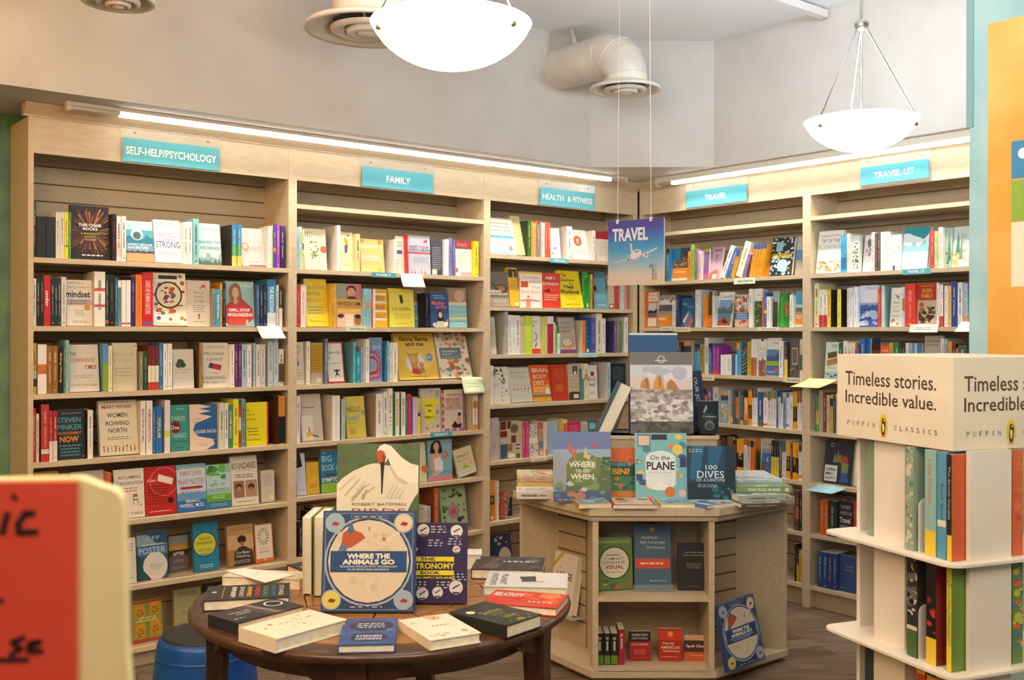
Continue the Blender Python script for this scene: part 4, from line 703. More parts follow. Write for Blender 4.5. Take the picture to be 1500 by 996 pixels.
art('fauna', 'rust red book with gold title over a sepia photo', 'b4412a', R(.04, .02, .96, .38, 'a83422'), T('FAUNA', .5, .18, .54, .1, 'e0a440', .02), T('FAMILY', .5, .3, .62, .1, 'e0a440', .02), T('Gerald Durrell', .5, .07, .66, .05, 'e0a440', 0), R(0, .4, 1, .97, 'c8b090'), ('d', 26, 5, .05, .55, .95, .92, .12, ['5a4634', '3a2c20', '8a7050']), C(.22, .5, .13, 'b85a34'))
art('stopyear', 'pale mint book with slanting brown block lettering', 'c6dacb', B(.4, .06, .9, .16, 2, '4a5a50'), ('p', [(.15, .3), (.8, .24), (.82, .4), (.17, .46)], '5a4a38'), ('p', [(.12, .5), (.85, .42), (.88, .58), (.15, .66)], 'a87a48'), B(.15, .68, .85, .74, 1, 'd87a6a'), R(0, .8, 1, 1, '9ac0d8'), ('d', 14, 3, .05, .86, .95, .97, .07, ['c8904a', '5a4034', '8a6a4c']))
art('bluegee', 'blue book with a white ring on its cover', '2768b0', ('o', .75, .7, .2, .05, 'd0e0f0'))
art('darkbrown', 'dark brown photo book behind an orange-red one', '6a3c1c', R(0, .0, 1, .2, '2a1c16'), ('d', 10, 3, 0, .3, 1, 1, .15, ['b87a30', '3a2414']))
art('redblock', 'orange-red book just above the cardboard header', 'e65a38', B(.1, .1, .9, .3, 2, 'f0b0a0'))
art('skyblue', 'sky blue book left of a grey-beige one', '4f80a8', R(0, 0, .3, 1, 'c8d8e4'))
art('toshake', 'grey-beige book with small black title', 'b9ae9a', B(.1, .08, .9, .24, 2, '8a806c'), T('To', .16, .42, .2, .09, K, .02), T('Shake', .3, .72, .54, .1, K, .02), C(.55, .42, .2, 'a89c88'))
art('openmic', 'black book with a castle, red-haired figure and white block', '252f3b', ('p', [(.3, .5), (.34, .3), (.42, .36), (.46, .2), (.5, .34), (.58, .3), (.64, .5)], '8a7848'), C(.25, .1, .06, 'd8dce0'), C(.25, .1, .05, '252f3b'), R(.04, .58, .48, .96, 'dcdcd8'), T('OPEN', .26, .68, .34, .07, K, .03), T('MIC', .22, .78, .26, .07, K, .03), T('NIGHT', .26, .88, .36, .06, K, .02), C(.72, .42, .1, 'b8482c', .09), ('p', [(.6, .5), (.86, .5), (.84, .74), (.62, .74)], '7a8a4a'), ('p', [(.62, .74), (.84, .74), (.88, .96), (.58, .96)], '3a5a98'), hard=True)
art('alba', 'pale book with red capitals and a white plate', 'ded9cc', T('ALBA', .4, .12, .7, .1, 'c0503c', .02), C(.4, .5, .36, 'f0eee8', .26), C(.4, .52, .2, 'c8c0b0', .14), B(.1, .86, .9, .94, 2, 'c0705c'))
art('bestamerican', 'dark plum book with white hand lettering', '322b3b', T('THE BEST', .45, .17, .7, .09, 'b8b4b8', 0), T('AMERICAN', .48, .33, .8, .09, 'b8b4b8', 0), T('Travel', .42, .52, .7, .15, 'e4e0dc', .02), T('WRITING', .45, .7, .76, .09, 'c8c4c8', 0), B(.2, .84, .8, .9, 1, '8a8490'))
art('bluelife', 'slate blue book, rightmost of the blue set', '33517f', B(.3, .25, .8, .45, 2, '7a94bc'), B(.1, .88, .3, .94, 1, 'b8c8e0'))
art('blueline', 'slate blue book after two thin spines', '4b6c94', B(.2, .2, .8, .5, 3, '8aa4c4'))
art('archpic', 'black book with an arched picture on its cover', '1d1d20', ('p', [(.25, .5), (.3, .2), (.5, .08), (.72, .14), (.8, .4), (.8, .55)], 'c8c0a0'), ('d', 10, 3, .3, .2, .75, .55, .12, ['5a6a4a', '2a3430', '8a8464']), B(.2, .68, .8, .8, 2, '6a6a6c'))

# ================================================================= BOOKS: shelf rows (x0 x1 ytop colour ..., in zoomed photo units per row)
ITEMS = []
def row(sec, rname, W, z, ox, oy, sc, text, q0=.014):
    items = []
    for n, line in enumerate(l.strip() for l in text.strip().splitlines() for l in l.split(';')):
        if not line: continue
        tk = line.split(); f = tk[0] == 'F'
        if f: tk = tk[1:]
        d = {'f': f, 'x0': ox + float(tk[0]) / sc, 'x1': ox + float(tk[1]) / sc, 'yt': oy + float(tk[2]) / sc, 'key': tk[3], 'n': n}
        bands = []
        for e in tk[4:]:
            k, v = e.split(':', 1)
            if k == 'b': bands.append(v)
            else: d[k] = v
        d['bands'] = bands
        d['q'] = float(d.get('q', .032 if f else q0))
        d['lean'] = float(d.get('l', 8 if f else 0)); d['tilt'] = float(d.get('a', 0)); d['roll'] = float(d.get('r', 0))
        d['s0'] = W.s(d['x0'], d['q']); d['s1'] = W.s(d['x1'], d['q'])
        d.update(sec=sec, row=rname, W=W, z=z)
        items.append(d)
    items.sort(key=lambda d: (d['x0'] + d['x1']) / 2)
    # neighbours never share space: trim small overlaps, set bigger ones further back
    for i in range(len(items)):
        for j in range(i + 1, len(items)):
            a, c = items[i], items[j]
            if a['tilt'] or c['tilt'] or a['roll'] or c['roll']: continue
            ov = a['s1'] - c['s0']
            if ov <= 0 or c['s1'] <= a['s0']: continue
            wa, wc = a['s1'] - a['s0'], c['s1'] - c['s0']
            if a['f'] and not c['f'] and ov < .5 * wa: a['s1'] = c['s0'] - .0008
            elif c['f'] and not a['f'] and ov < .5 * wc: c['s0'] = a['s1'] + .0008
            elif a['f'] == c['f'] and ov < .6 * min(wa, wc): c['s0'] = a['s1'] + .0006
    lo, hi = BAYS[sec]
    for d in items:
        if d['s0'] < lo: d['s0'] = lo
        if d['s1'] > hi: d['s1'] = hi
        if d['s1'] - d['s0'] < .006: d['s1'] = d['s0'] + .006
    for i, d in enumerate(items):
        h = .2
        for _ in range(3):
            qq = d['q'] + h * math.sin(rad(d['lean']))
            top = W.z(d['s0'], qq, d['x0'], d['yt'])
            h = (top - z - .001) / (math.cos(rad(d['lean'])) * math.cos(rad(d['tilt'])))
        d['h'] = max(h, .06); d['i'] = i; d['cnt'] = len(items)
        d['area'] = 1e9 if d['f'] else (d['x1'] - d['x0']) * d['h'] * FPX / W.P(d['s0'], 0, 0).y
        ITEMS.append(d)
ORD = ['first', 'second', 'third', 'fourth', 'fifth', 'sixth', 'seventh', 'eighth', 'ninth', 'tenth', 'eleventh', 'twelfth', 'thirteenth', 'fourteenth', 'fifteenth', 'sixteenth', 'seventeenth', 'eighteenth', 'nineteenth', 'twentieth']
LM, LA, HE, TR, TL = 'self-help', 'family', 'health', 'travel', 'travel lit'
BAYS = {LM: (LW.s(49) + .001, LW.s(422.5) - .001), LA: (LW.s(434.5) + .001, LW.s(708.5) - .001), HE: (LW.s(718) + .001, LW.s(928) - .001), TR: (RW.s(942) + .001, RW.s(1175.5) - .001), TL: (RW.s(1187) + .001, e2 - .022)}
row(LM, 'top row', LW, ZS['s1'], 48, 290, 4, '''
0 19 22 15151a ; 21 78 105 191922 n:1 ; 80 132 108 191922 n:1 ; 134 158 82 e6dfd0 ; 159 184 82 e6dfd0 ; 185 207 82 efe02a b:.72,.74,2a2a20
208 224 82 4f9a2a ; F 228 462 42 chair l:7 t:.022
464 488 93 1c1416 c:c8285a ; 490 517 105 e8e0de b:.6,.9,e8c8c0 ; 519 546 105 eae8e6
F 552 714 135 mother l:12 ; F 720 882 130 rising l:10 ; 884 907 140 e6e8e6 ; 908 934 138 e6e8e6
938 972 120 8cc8ce k:7ab8c0 ; F 974 1108 150 wilderness l:9
1166 1194 155 3a8fc0 b:.5,.75,5aa850 b:.75,1,e0d85a k:2f2f30 ; 1197 1222 155 3a8fc0 b:.5,.75,5aa850 b:.75,1,e0d85a k:2f2f30
F 1226 1374 178 quiet l:14 ; 1378 1399 165 f0eee8 k:e6ded4 ; 1400 1407 158 f0c030 ; 1409 1425 155 2a50b8 b:.55,.62,e89040 ; 1427 1447 152 b03aa8 ; 1450 1475 162 2a2060''')
row(LM, 'second row', LW, ZS['s2'], 48, 390, 4, '''
0 20 70 e6e2d8 ; 21 43 62 1a1a1a ; 44 64 62 20201c ; 65 104 52 c21f22 t:under c:f4ece0 ; 106 126 75 1c2c34 ; 127 146 75 24323c ; 147 166 68 20384c ; 167 196 62 ded8d0
F 200 356 80 mindset l:5 ; 360 424 30 f0ece4 b:.3,.36,d85a4a b:.6,.65,d85a4a k:cfc8bc ; 426 444 50 1d4a48 b:.88,.94,d86a30 ; 446 480 48 1c1a18 c:d0a040 ; 482 497 70 3a6a9a ; 499 518 82 6a9a98 b:0,.15,efe6d0
520 546 80 f0ecec n:1 b:.92,.96,d05060 ; 548 573 80 f0ecec n:1 b:.92,.96,d05060 ; 575 600 60 2a2a6c ; 602 641 48 f07c1c c:b84a10
644 704 35 d42028 c:e8c8b8 t:LAWS_OF_HUMAN_NATURE b:.92,.97,4a6ab0 ; F 708 908 40 folk l:8 t:.03
F 908 1047 82 grudge l:2 ; 1050 1072 130 8a8a80 ; 1074 1098 135 2aa4d8 t:How_We_Live c:eaf4f8 ; 1099 1110 95 e09a20 ; 1112 1129 95 1a1a1c
F 1133 1304 88 girl l:4 ; 1310 1328 108 35557f ; 1330 1350 108 1a2a44 ; 1352 1371 108 1a2a44 ; 1374 1424 75 3f86b4 t:THE_RECKONING c:e4eef4 b:.7,1,d8dcdc ; 1427 1441 108 d8d0c8 ; 1443 1462 112 2a2420 b:.55,1,e8e0d4''')
row(LM, 'third row', LW, ZS['s3'], 48, 485, 4, '''
0 22 70 c8a840 b:.55,.7,d8d8d0 b:.7,.85,2a2420 ; 30 82 78 efebe4 n:1 b:.4,.6,c8743a ; 84 115 86 9a6a30 ; 117 147 86 9a6a30 ; 149 180 88 221c18 c:d0b060 t:Being_Wrong ; 181 192 52 5a7a6a ; 193 213 52 8fc4b8 k:6a6048
F 216 392 82 confidence l:8 ; 412 441 73 5a90d0 b:.4,1,8aa83a n:1 k:6a9ac0 ; 443 466 85 efe4b0 ; F 470 612 70 death l:2
626 646 120 8a8268 ; 648 674 118 2a4a2a ; 676 696 85 70201c b:.45,.82,e8dcc0 b:.82,1,c83a28 n:1 ; 697 717 85 70201c b:.45,.82,e8dcc0 b:.82,1,c83a28 n:1 ; 718 739 85 70201c b:.45,.82,e8dcc0 b:.82,1,c83a28 n:1
740 763 68 2a78b0 c:e8e0a0 ; 765 789 73 efeae4 c:8a5a4a ; 791 817 73 efeae4 c:8a5a4a ; F 822 946 108 giving l:4
976 993 65 b08040 k:574634 ; F 997 1150 70 lewis l:2 ; 1156 1182 78 ece6de c:c04030 ; 1184 1202 78 6a2a6c ; 1204 1224 78 6a2a6c ; 1226 1254 80 a8c8dc ; 1256 1282 78 efe8e0
1294 1305 70 b0c4d4 ; 1309 1334 78 e4dcd4 ; 1336 1363 78 dcd4cc ; 1378 1408 40 c0d0d8 k:b0bcc0 ; 1411 1439 40 c0d0d8 ; 1442 1470 105 e0d6c8 b:.4,.9,5a4030''')
row(LM, 'fourth row', LW, ZS['s4'], 48, 575, 4, '''
0 19 92 c84020 ; 21 38 125 d8d0c4 ; 50 96 70 b83830 b:.78,.86,e0d8c0 k:903028 ; 98 118 110 b83028 b:.6,1,e8e0d8 ; 120 145 108 b02830 b:.6,1,e8e0d8
F 150 310 100 pinker l:4 ; 322 354 103 efe9e0 k:302c2c ; F 398 622 55 women l:9 t:.028 ; 632 661 50 efe8e0 t:MARY_PIPHER_WOMEN c:8a5a4a k:d0c8b8 ; 666 702 48 efe8e0 c:b05a40 t:WOMEN_ROWING_NORTH ; 703 721 85 2a6ab0 c:f0d030 ; 723 760 82 2a70b8 c:f0d030 t:POPULAR
774 806 45 e8e0da k:d8d0c8 n:1 b:.58,.7,e0d040 ; F 808 918 75 tango l:2 ; F 922 1090 72 sacks l:2 ; 1094 1122 62 e0dcc8 ; 1124 1147 62 e8e4d4 ; 1149 1173 70 3f8878 t:OLIVER_SACKS c:e8ece0 ; 1175 1207 40 ece02c ; 1208 1222 70 c03020 b:.3,.6,e8d8c0 ; 1224 1247 38 6fa0a0
F 1252 1382 60 anxiety l:1 ; 1440 1480 22 d08a30 n:1 b:.42,.98,1e1a18 k:5a3420''')
row(LM, 'fifth row', LW, ZS['s5'], 48, 665, 4, '''
F 20 165 112 plaino l:10 ; F 240 436 110 plaing l:10 ; 440 462 112 d06030 ; F 484 660 97 turkle l:6 ; F 664 846 83 igen l:6 t:.028 ; F 852 1022 68 lives l:6 ; F 1026 1168 68 recovery l:6 ; F 1172 1328 20 boundaries l:8 ; F 1342 1420 102 greybox l:3 t:.03 q:.05''')
row(LM, 'sixth row', LW, ZS['s6'], 148, 755, 4.98, '''
F 160 264 175 whitepart l:6 ; F 272 496 130 foster l:6 q:.05 ; F 503 644 160 loss l:6 q:.12 ; F 650 868 67 tendencies l:8 q:.05 ; F 936 1124 85 thinking l:8 q:.05 t:.024 ; F 1134 1266 72 lion l:8 q:.05''')
row(LM, 'bottom row', LW, ZS['s7'], 148, 755, 4.98, '''
F 238 455 640 leafy l:6 q:.06 ; F 542 738 552 tears l:4 q:.09 ; F 760 900 500 darkend l:4 q:.12''')
row(LA, 'top row', LW, ZS['s1'], 430, 320, 5, '''
22 43 60 a8d4d8 ; 45 60 58 c4e0e0 ; 62 76 78 e8dc70 b:.35,.5,5a8ac0 ; F 82 245 72 feed l:6 ; 318 342 50 f4f0ea k:f1ece4 n:1 ; F 346 452 100 cyclist l:5 ; 456 485 112 f0dca0 k:e8d498 ; F 495 668 148 happylocal l:7
732 752 152 f4eee8 k:f3ece6 n:1 ; F 756 826 128 ding l:4 ; 828 839 120 c83028 ; F 843 1004 120 reset l:3 ; F 1008 1104 152 greyback l:1 ; 1106 1136 152 f4f0f0 n:1 ; 1139 1160 142 8a84b8 ; 1162 1184 158 6a68a0 ; F 1188 1318 158 redtop l:2 ; 1321 1354 165 f0dc20''')
row(LA, 'second row', LW, ZS['s2'], 430, 400, 5, '''
22 50 85 c83030 ; 52 92 82 e8dcd6 c:c85a50 ; F 98 270 44 orchid l:8 ; 273 291 78 d8a028 ; 293 312 75 e0b040 ; F 315 512 75 wisdom l:2 ; 514 534 112 8cc4cc b:.35,.5,c8a890 ; 536 553 112 8cc4cc b:.35,.5,c8a890 ; 555 570 114 8cc4cc b:.35,.5,c8a890 ; 572 582 117 d8402c ; 584 598 115 f4f0e8
F 600 690 117 adult l:2 ; F 704 888 112 unselfie l:5 ; F 880 966 107 sleeper2 l:5 q:.085 ; 968 984 145 1a1a24 ; F 988 1140 142 fire l:5 ; F 1142 1272 108 sleeper l:4 q:.05''')
row(LA, 'third row', LW, ZS['s3'], 430, 480, 5, '''
F 22 88 108 tont l:4 ; 94 123 100 e6e0d4 k:b0a690 c:6a6a6a ; F 128 222 110 yellowback l:0 ; 228 252 82 6a7a90 k:505660 ; F 258 380 110 gently l:10 ; 438 456 108 6ac0d0 k:5f9aa0 ; 460 492 180 2a9ab0 ; 494 514 140 a0a8c8 ; 516 527 95 d0ccc4 ; 529 556 82 f0ece4 k:c8beb0 t:ATTENTION c:6a6a70
F 560 650 72 spiral l:1 ; 676 684 100 3a78b0 ; 686 702 97 8ad0e8 k:2f6a9a ; 705 722 110 efe6d8 ; 725 764 108 f0e8d8 ; F 778 1068 46 llama l:16 ; F 1084 1312 42 grandfather l:17''')
row(LA, 'fourth row', LW, ZS['s4'], 430, 560, 5, '''
24 50 100 f0e6e0 c:d04040 t:I'M_PREGNANT! ; F 66 222 92 ginger l:10 ; 284 312 98 f0ece8 k:d6cabe n:1 ; 314 340 98 f0ece8 n:1 ; 352 380 122 a8c0c0 n:1 k:8a9a98 ; F 396 536 108 hellobaby l:8 ; 604 655 84 f0ece4 k:b09a78 ; 657 692 72 e8e4dc k:c8c0b0 ; 694 727 45 ece8d8 t:Eating_411 c:c8604a ; 729 746 77 2a7a30 n:1 ; 748 776 75 f0e8dc t:BABY_BARGAINS c:c82020 ; 778 789 77 2a7a30 n:1 ; 791 820 72 f0e8dc t:BABY_BARGAINS c:c82020
822 837 97 2a8090 ; 840 864 88 d02858 ; 876 910 110 c8bce0 k:b0a8cc n:1 ; 912 930 118 f0d830 b:.4,.5,2a2420 ; F 936 1082 47 hello l:2 ; F 1090 1258 57 expecting l:2 ; 1290 1311 88 c8b090 k:c0a078 ; 1314 1350 88 ecdcc8 b:.2,.4,e08050 b:.85,1,e0a030''')
row(LA, 'fifth row', LW, ZS['f5'], 430, 640, 5, '''
F 30 100 125 blacktop l:8 ; F 104 194 190 babyy l:6 ; F 206 385 90 symp l:3 ; F 860 980 46 flowerend l:6 ; F 992 1165 28 pregnancy l:2 ; F 1216 1352 100 bites l:8 r:12''')
row(LA, 'sixth row', LW, ZS['f6'], 430, 700, 5, '''
40 70 320 2a1c18 ; 74 110 330 1f1a1c ; 150 178 260 2a1a14 ; 180 204 235 33201a ; 207 245 222 a86028
955 984 215 d0c8bc ; 988 1006 210 b8c0c8 ; 1030 1066 75 b85a20 k:8a4018 ; F 1096 1284 70 flower l:9''')
row(HE, 'top row', LW, ZS['h1'], 715, 310, 6, '''
F 24 246 55 habits l:12 ; F 250 334 45 dotty l:15 t:.03 ; 346 376 78 2f6a30 k:1c3018 ; 378 392 85 f0a030 ; 394 417 98 f0b060 ; 419 430 80 f07030 ; 432 450 108 4a9aa8 ; 452 465 84 f08070 ; 467 482 95 c8dcd0 ; 484 497 95 d8e4d8 ; 499 521 90 e85a38 ; 523 546 92 e85a38
F 552 640 142 bluewhite l:6 ; 692 736 128 f0ece4 k:ece2d6 ; F 748 902 158 orangecircle l:13 ; 914 941 165 f0ece0 k:dcd4c4 ; F 948 1090 170 redtop2 l:2 ; 1094 1106 165 b84048''')
row(HE, 'second row', LW, ZS['h2'], 715, 385, 6, '''
F 22 190 78 apothecary l:8 ; F 198 280 46 yellowdark l:9 t:.03 ; F 284 476 75 younger l:1 ; F 480 634 87 dying l:1 ; F 648 842 70 courage l:13 ; F 846 898 80 greenend l:2 ; 901 918 98 f08028 k:2a9a38 ; 920 931 82 2a2a2a ; F 936 1060 82 eye l:11 ; F 1064 1124 150 lightend l:2 ; 1128 1153 200 b04038 ; 1155 1167 160 d8c8b8 ; 1170 1196 105 c8d4e0 ; 1200 1222 150 e89080''')
art('skyblueh', 'small blue book left of an indigo spine', '1f6a9a', B(.1, .2, .9, .7, 4, '5a9ac0'), R(.2, .88, .9, .97, 'e0e4e0'))
row(HE, 'third row', LW, ZS['h3'], 715, 450, 6, '''
F 22 76 85 palecream l:6 ; 148 175 38 a8b4bc k:b8ae98 ; 177 206 67 ece8e0 ; 208 240 70 ece8e0 c:5aa84a ; 243 280 72 ece8e4 ; 283 318 85 d8c8a0 c:b87a3a ; 322 386 75 c4dc40 k:c8c890 n:1 ; F 390 478 77 lifecycle l:1 ; 480 518 85 c8c868 n:1 ; 521 574 80 ece4e0 b:.2,1,b02038 n:1 ; 577 591 130 e0dcd0 ; 593 608 155 60c040 ; 611 633 230 f0ece8
F 640 778 90 diabetes l:7 ; 826 856 115 f0882a k:d0c4ac ; F 860 906 105 skyblueh l:1 ; 908 942 90 4a58a0 ; 950 1000 55 e4dcc4 k:d8ccb4 ; 1002 1032 98 ece8e8 ; 1106 1134 122 4a60b0 k:3a3a58 ; 1136 1150 120 d07030 ; 1152 1171 118 2a8a60 ; 1196 1230 88 ece4d8 k:d8d0bc''')
row(HE, 'fourth row', LW, ZS['h4'], 715, 525, 6, '''
20 46 62 ece8e0 c:c86a70 ; F 52 202 80 floralh l:9 ; F 212 398 90 brainfood l:14 ; F 402 562 62 bodydiet l:10 ; F 566 710 60 redorange l:7 t:.03 ; F 714 824 52 portraitback l:3 ; 827 846 95 4a8a80 b:0,.3,e0dcd4 ; 848 880 45 ece0c0 b:.3,.45,e0a030 ; F 884 964 62 brainpain l:3 ; 1042 1076 35 a8c8d8 k:d0c8bc ; F 1085 1210 45 darkback l:1''')
row(HE, 'fifth row', LW, ZS['h5'], 715, 600, 6, '''
F 22 106 76 silver l:3 ; F 112 296 107 mosaic l:1 ; 300 328 110 c84878 k:c8b8a8 ; 331 361 110 c84878 ; F 366 446 132 floralw l:4 ; F 450 504 112 pinkblue l:1 ; 506 521 108 e8e0d8 b:.8,1,e07a3a ; F 525 620 102 paleblue l:2 ; 655 698 88 e88050 b:0,.1,e0d850 k:d8c878 ; F 705 816 112 pinkback l:2 ; F 824 884 108 greyend l:2 ; F 892 952 92 tealend l:2''')
row(HE, 'sixth row', LW, ZS['h6'], 715, 680, 6.64, '''
F 25 90 160 sepia l:1 ; 94 108 165 efe8dc ; F 116 186 280 patterned l:6 r:-14 ; F 150 240 330 blackb l:3 q:.1''')
row(HE, 'bottom row', LW, ZS['h7'], 715, 680, 6.64, '''
8 26 690 5a8a9a ; F 50 250 695 yoga l:8''')
row(TR, 'top row', RW, ZS['r1'], 935, 335, 6, '''
246 272 178 2a8ab8 b:0,.2,1a1a20 ; F 275 432 178 francisco l:8 ; 437 460 200 e8952a ; 464 490 138 9ab860 ; 493 512 190 5a8a4a ; 514 530 178 d87ac0 ; 532 552 195 e0d8d0 ; F 556 616 180 purplecity l:3 ; F 618 712 170 pinklamp l:12
716 752 170 ece8ec a:24 ; 770 800 190 2a6ab0 a:22 ; 808 838 192 e8a030 a:18 b:0,.25,2a5a98 ; 852 905 135 ece8d8 a:20 c:2a8a68 ; 912 940 230 8a6a98 a:18 ; 972 1000 142 f0a020 a:12 b:0,.16,2a5a98 ; 1003 1028 140 f0a020 a:12 b:0,.16,2a5a98 ; 1031 1056 138 f0a020 a:12 b:0,.16,2a5a98 ; 1059 1082 136 f0a020 a:12 b:0,.16,2a5a98 ; F 1092 1140 140 desert l:12 q:.05 ; F 1150 1342 92 california l:10 ; F 1346 1440 72 beach l:8 q:.06''')
row(TR, 'second row', RW, ZS['r2'], 935, 410, 6, '''
46 60 100 d87020 ; F 62 160 105 camping l:2 ; F 164 292 140 alaska l:9 ; 298 326 180 e0dcd8 ; 329 352 132 2a3a6a ; F 356 494 162 zealand l:5 ; 502 530 86 d8dce0 ; 533 552 86 c8d4dc ; 554 568 220 5a8ab0 ; 571 597 132 e88a20 ; F 600 646 102 darkgreen l:2 ; 650 664 140 d8d4cc ; F 674 812 112 canada l:10 ; F 846 968 132 allende l:3 ; 972 1000 78 ece8e0 ; F 1003 1084 78 plants l:2 ; 1087 1103 150 d8402c ; 1105 1126 112 2a6ab0 b:.5,.6,e0c040 ; 1128 1160 145 e8e8e4 ; F 1163 1222 100 machu l:2 ; F 1225 1326 118 frog l:6 ; 1330 1360 130 ece8dc ; F 1364 1442 98 belize l:3''')
row(TR, 'third row', RW, ZS['r3'], 935, 480, 6, '''
355 378 125 2a2a2a b:.5,1,f08a28 ; F 381 462 117 duskgb l:1 ; 466 492 110 8a8478 ; 499 517 142 2a98c8 b:0,.25,1e1c1e ; 519 540 142 2a98c8 b:0,.25,1e1c1e ; 543 579 142 9a8a48 ; 582 616 88 d8d4c8 t:EXPLORE c:4a4a4a ; 619 645 137 3a78a8 b:0,.28,1e1c1e ; 654 685 150 9a3a9a b:.86,1,d04028 ; 687 713 165 9a3a9a b:.86,1,d04028
724 742 238 efecec q:.004 n:1 ; 744 761 236 efecec q:.004 n:1 ; F 764 858 234 europe l:0 q:.004 ; 866 893 132 4aa8d0 b:0,.22,f09a28 ; F 897 956 127 stripey l:1 ; 960 990 125 c8a820 ; 993 1022 100 e8e4dc b:.5,1,a8643c n:1 ; 1024 1041 102 e8e4dc b:.5,1,a8643c n:1 ; F 1044 1118 102 prague l:1 ; F 1121 1234 92 austria l:5 ; 1238 1270 118 e8e8e8 ; 1272 1282 130 b8b0a8 ; 1284 1312 122 2a2a2a b:.5,1,e8cc30 ; F 1317 1417 102 goldframe l:1 ; 1420 1444 102 d8d0b8 b:.4,.8,3a6a4a''')
row(TR, 'fourth row', RW, ZS['r4'], 985, 555, 7.5, '''
330 375 105 f07828 b:0,.2,1e1c1e ; 379 441 85 5a5080 ; 446 505 88 c8c0b8 ; F 511 610 118 iceland l:2 ; 614 638 120 c8c0b0 ; 640 666 118 8a7a6a b:.8,.95,e0c040 ; 678 697 130 2a5a88 ; 699 727 132 f08028 b:0,.18,1e2a4a b:.8,1,4a5a68 ; 732 748 130 4a9a48 ; 751 780 132 2a4a88 b:.85,1,e89a30 ; 786 834 125 f08a20 t:GERMANY c:fff0d8 b:0,.2,1e1c1e b:.85,1,6a7a88 ; 838 874 130 e8a020 b:.4,.8,1e1c1e c:e8a020
876 904 102 ece8e4 b:0,.25,5a4a40 ; 906 936 102 ece8e4 b:0,.25,5a4a40 ; 940 991 142 2a5a98 t:Germany c:eef2f4 b:.8,1,6a6a58 ; 1000 1046 142 ece8e8 t:Germany c:d84a40 b:0,.16,8a6a50 b:.9,.95,e04a30 ; 1048 1085 137 e4e0d8 b:0,.25,6a7a40 ; 1088 1110 135 e4e0d8 b:0,.2,8a7a40 ; 1113 1142 138 e8e4e0 b:0,.2,8a7a40 ; 1144 1160 130 2a5a98 ; 1162 1187 200 c8d8e4 ; 1190 1215 150 e8e4e0 b:0,.3,6a5a4a ; 1218 1250 200 7a9ac0 ; 1254 1282 150 ece4e4 b:0,.14,6a5a4a b:.86,.93,e06a4a ; 1286 1322 190 e0e4e8 ; 1330 1371 142 e8a020 b:.38,.78,1e1c1e c:e8a020 ; 1374 1398 130 ece8e0 b:0,.3,8a5a40 ; 1400 1424 130 ece8e0 b:0,.3,8a5a40''')
art('tanpeak2', 'brown patterned guidebook above the diving book', '8a6a48', ('d', 16, 2, 0, 0, 1, 1, .15, ['b8884a', '5a4030', 'c8a878']))
row(TR, 'fifth row', RW, ZS['r5'], 1035, 625, 9.96, '''
195 236 130 2a2420 ; 240 266 160 5a4030 ; F 270 380 140 tanpeak2 l:2 ; 386 440 190 6a4048 b:0,.12,1e1c1e ; 444 542 172 e8a020 b:.42,.84,1e1c1e c:f0d8a0 t:ITALY ; 546 590 262 e8e4d8 ; 593 640 182 d8d4d4 b:0,.2,b0502c ; 644 692 200 f08020 b:0,.2,1e1c1e ; F 698 790 172 tanpeak l:1 ; F 794 930 167 portugal l:6 ; 948 982 197 2a2a28 b:.45,1,e8cc30 ; 985 1022 197 2a2a28 b:.45,1,e8cc30 ; 1024 1060 199 2a2a28 b:.45,1,e8cc30
1063 1100 200 3a5a70 ; 1104 1162 197 e0dccc b:0,.3,6a5a48 ; 1172 1224 232 e8a020 b:.36,.78,1e1c1e c:d8c8a0 ; 1227 1256 250 5a4034 ; 1260 1312 235 e8a020 b:.38,.8,1e1c1e t:SPAIN c:f0b030 ; 1314 1346 235 e8a020 b:.4,.82,1e1c1e ; 1350 1392 255 ece8e0 b:0,.2,4a4038 b:.85,.92,e07a3a''')
row(TR, 'sixth row', RW, ZS['r6'], 1150, 600, 3.113, '''
40 48 370 7a4a30 ; 50 63 368 5a3a2a b:.4,.7,b86a50 ; 66 79 380 2a2426''')
row(TR, 'bottom row', RW, ZS['r7'], 1150, 600, 3.113, '''
44 53 610 2a2a2a ; 55 64 630 3a3430 b:.5,1,e0b828 ; 66 79 640 e0b020''')
row(TL, 'top row', RW, ZS['r1'], 1180, 320, 6, '''
F 88 304 122 iceberg l:9 ; 308 332 150 4ab0dc b:.6,.92,2a86c4 ; 334 360 150 4ab0dc b:.6,.92,2a86c4 ; 363 384 130 e8e8d8 ; F 388 468 152 treesbook l:3 ; F 456 574 152 wildbook l:9 q:.06 ; 578 605 122 ece8e0 ; 608 631 132 6a4a40 ; 633 655 132 5a5a5c ; 658 738 120 eef0e8 n:1 ; F 742 838 142 urbook l:1 ; F 842 1066 90 himalaya l:8 ; 1092 1130 108 c84a48 ; 1132 1160 112 c8d890 ; 1166 1206 78 ece8e0 c:c86a6a ; F 1210 1280 88 cedar l:4 ; F 1284 1430 80 dove l:8''')
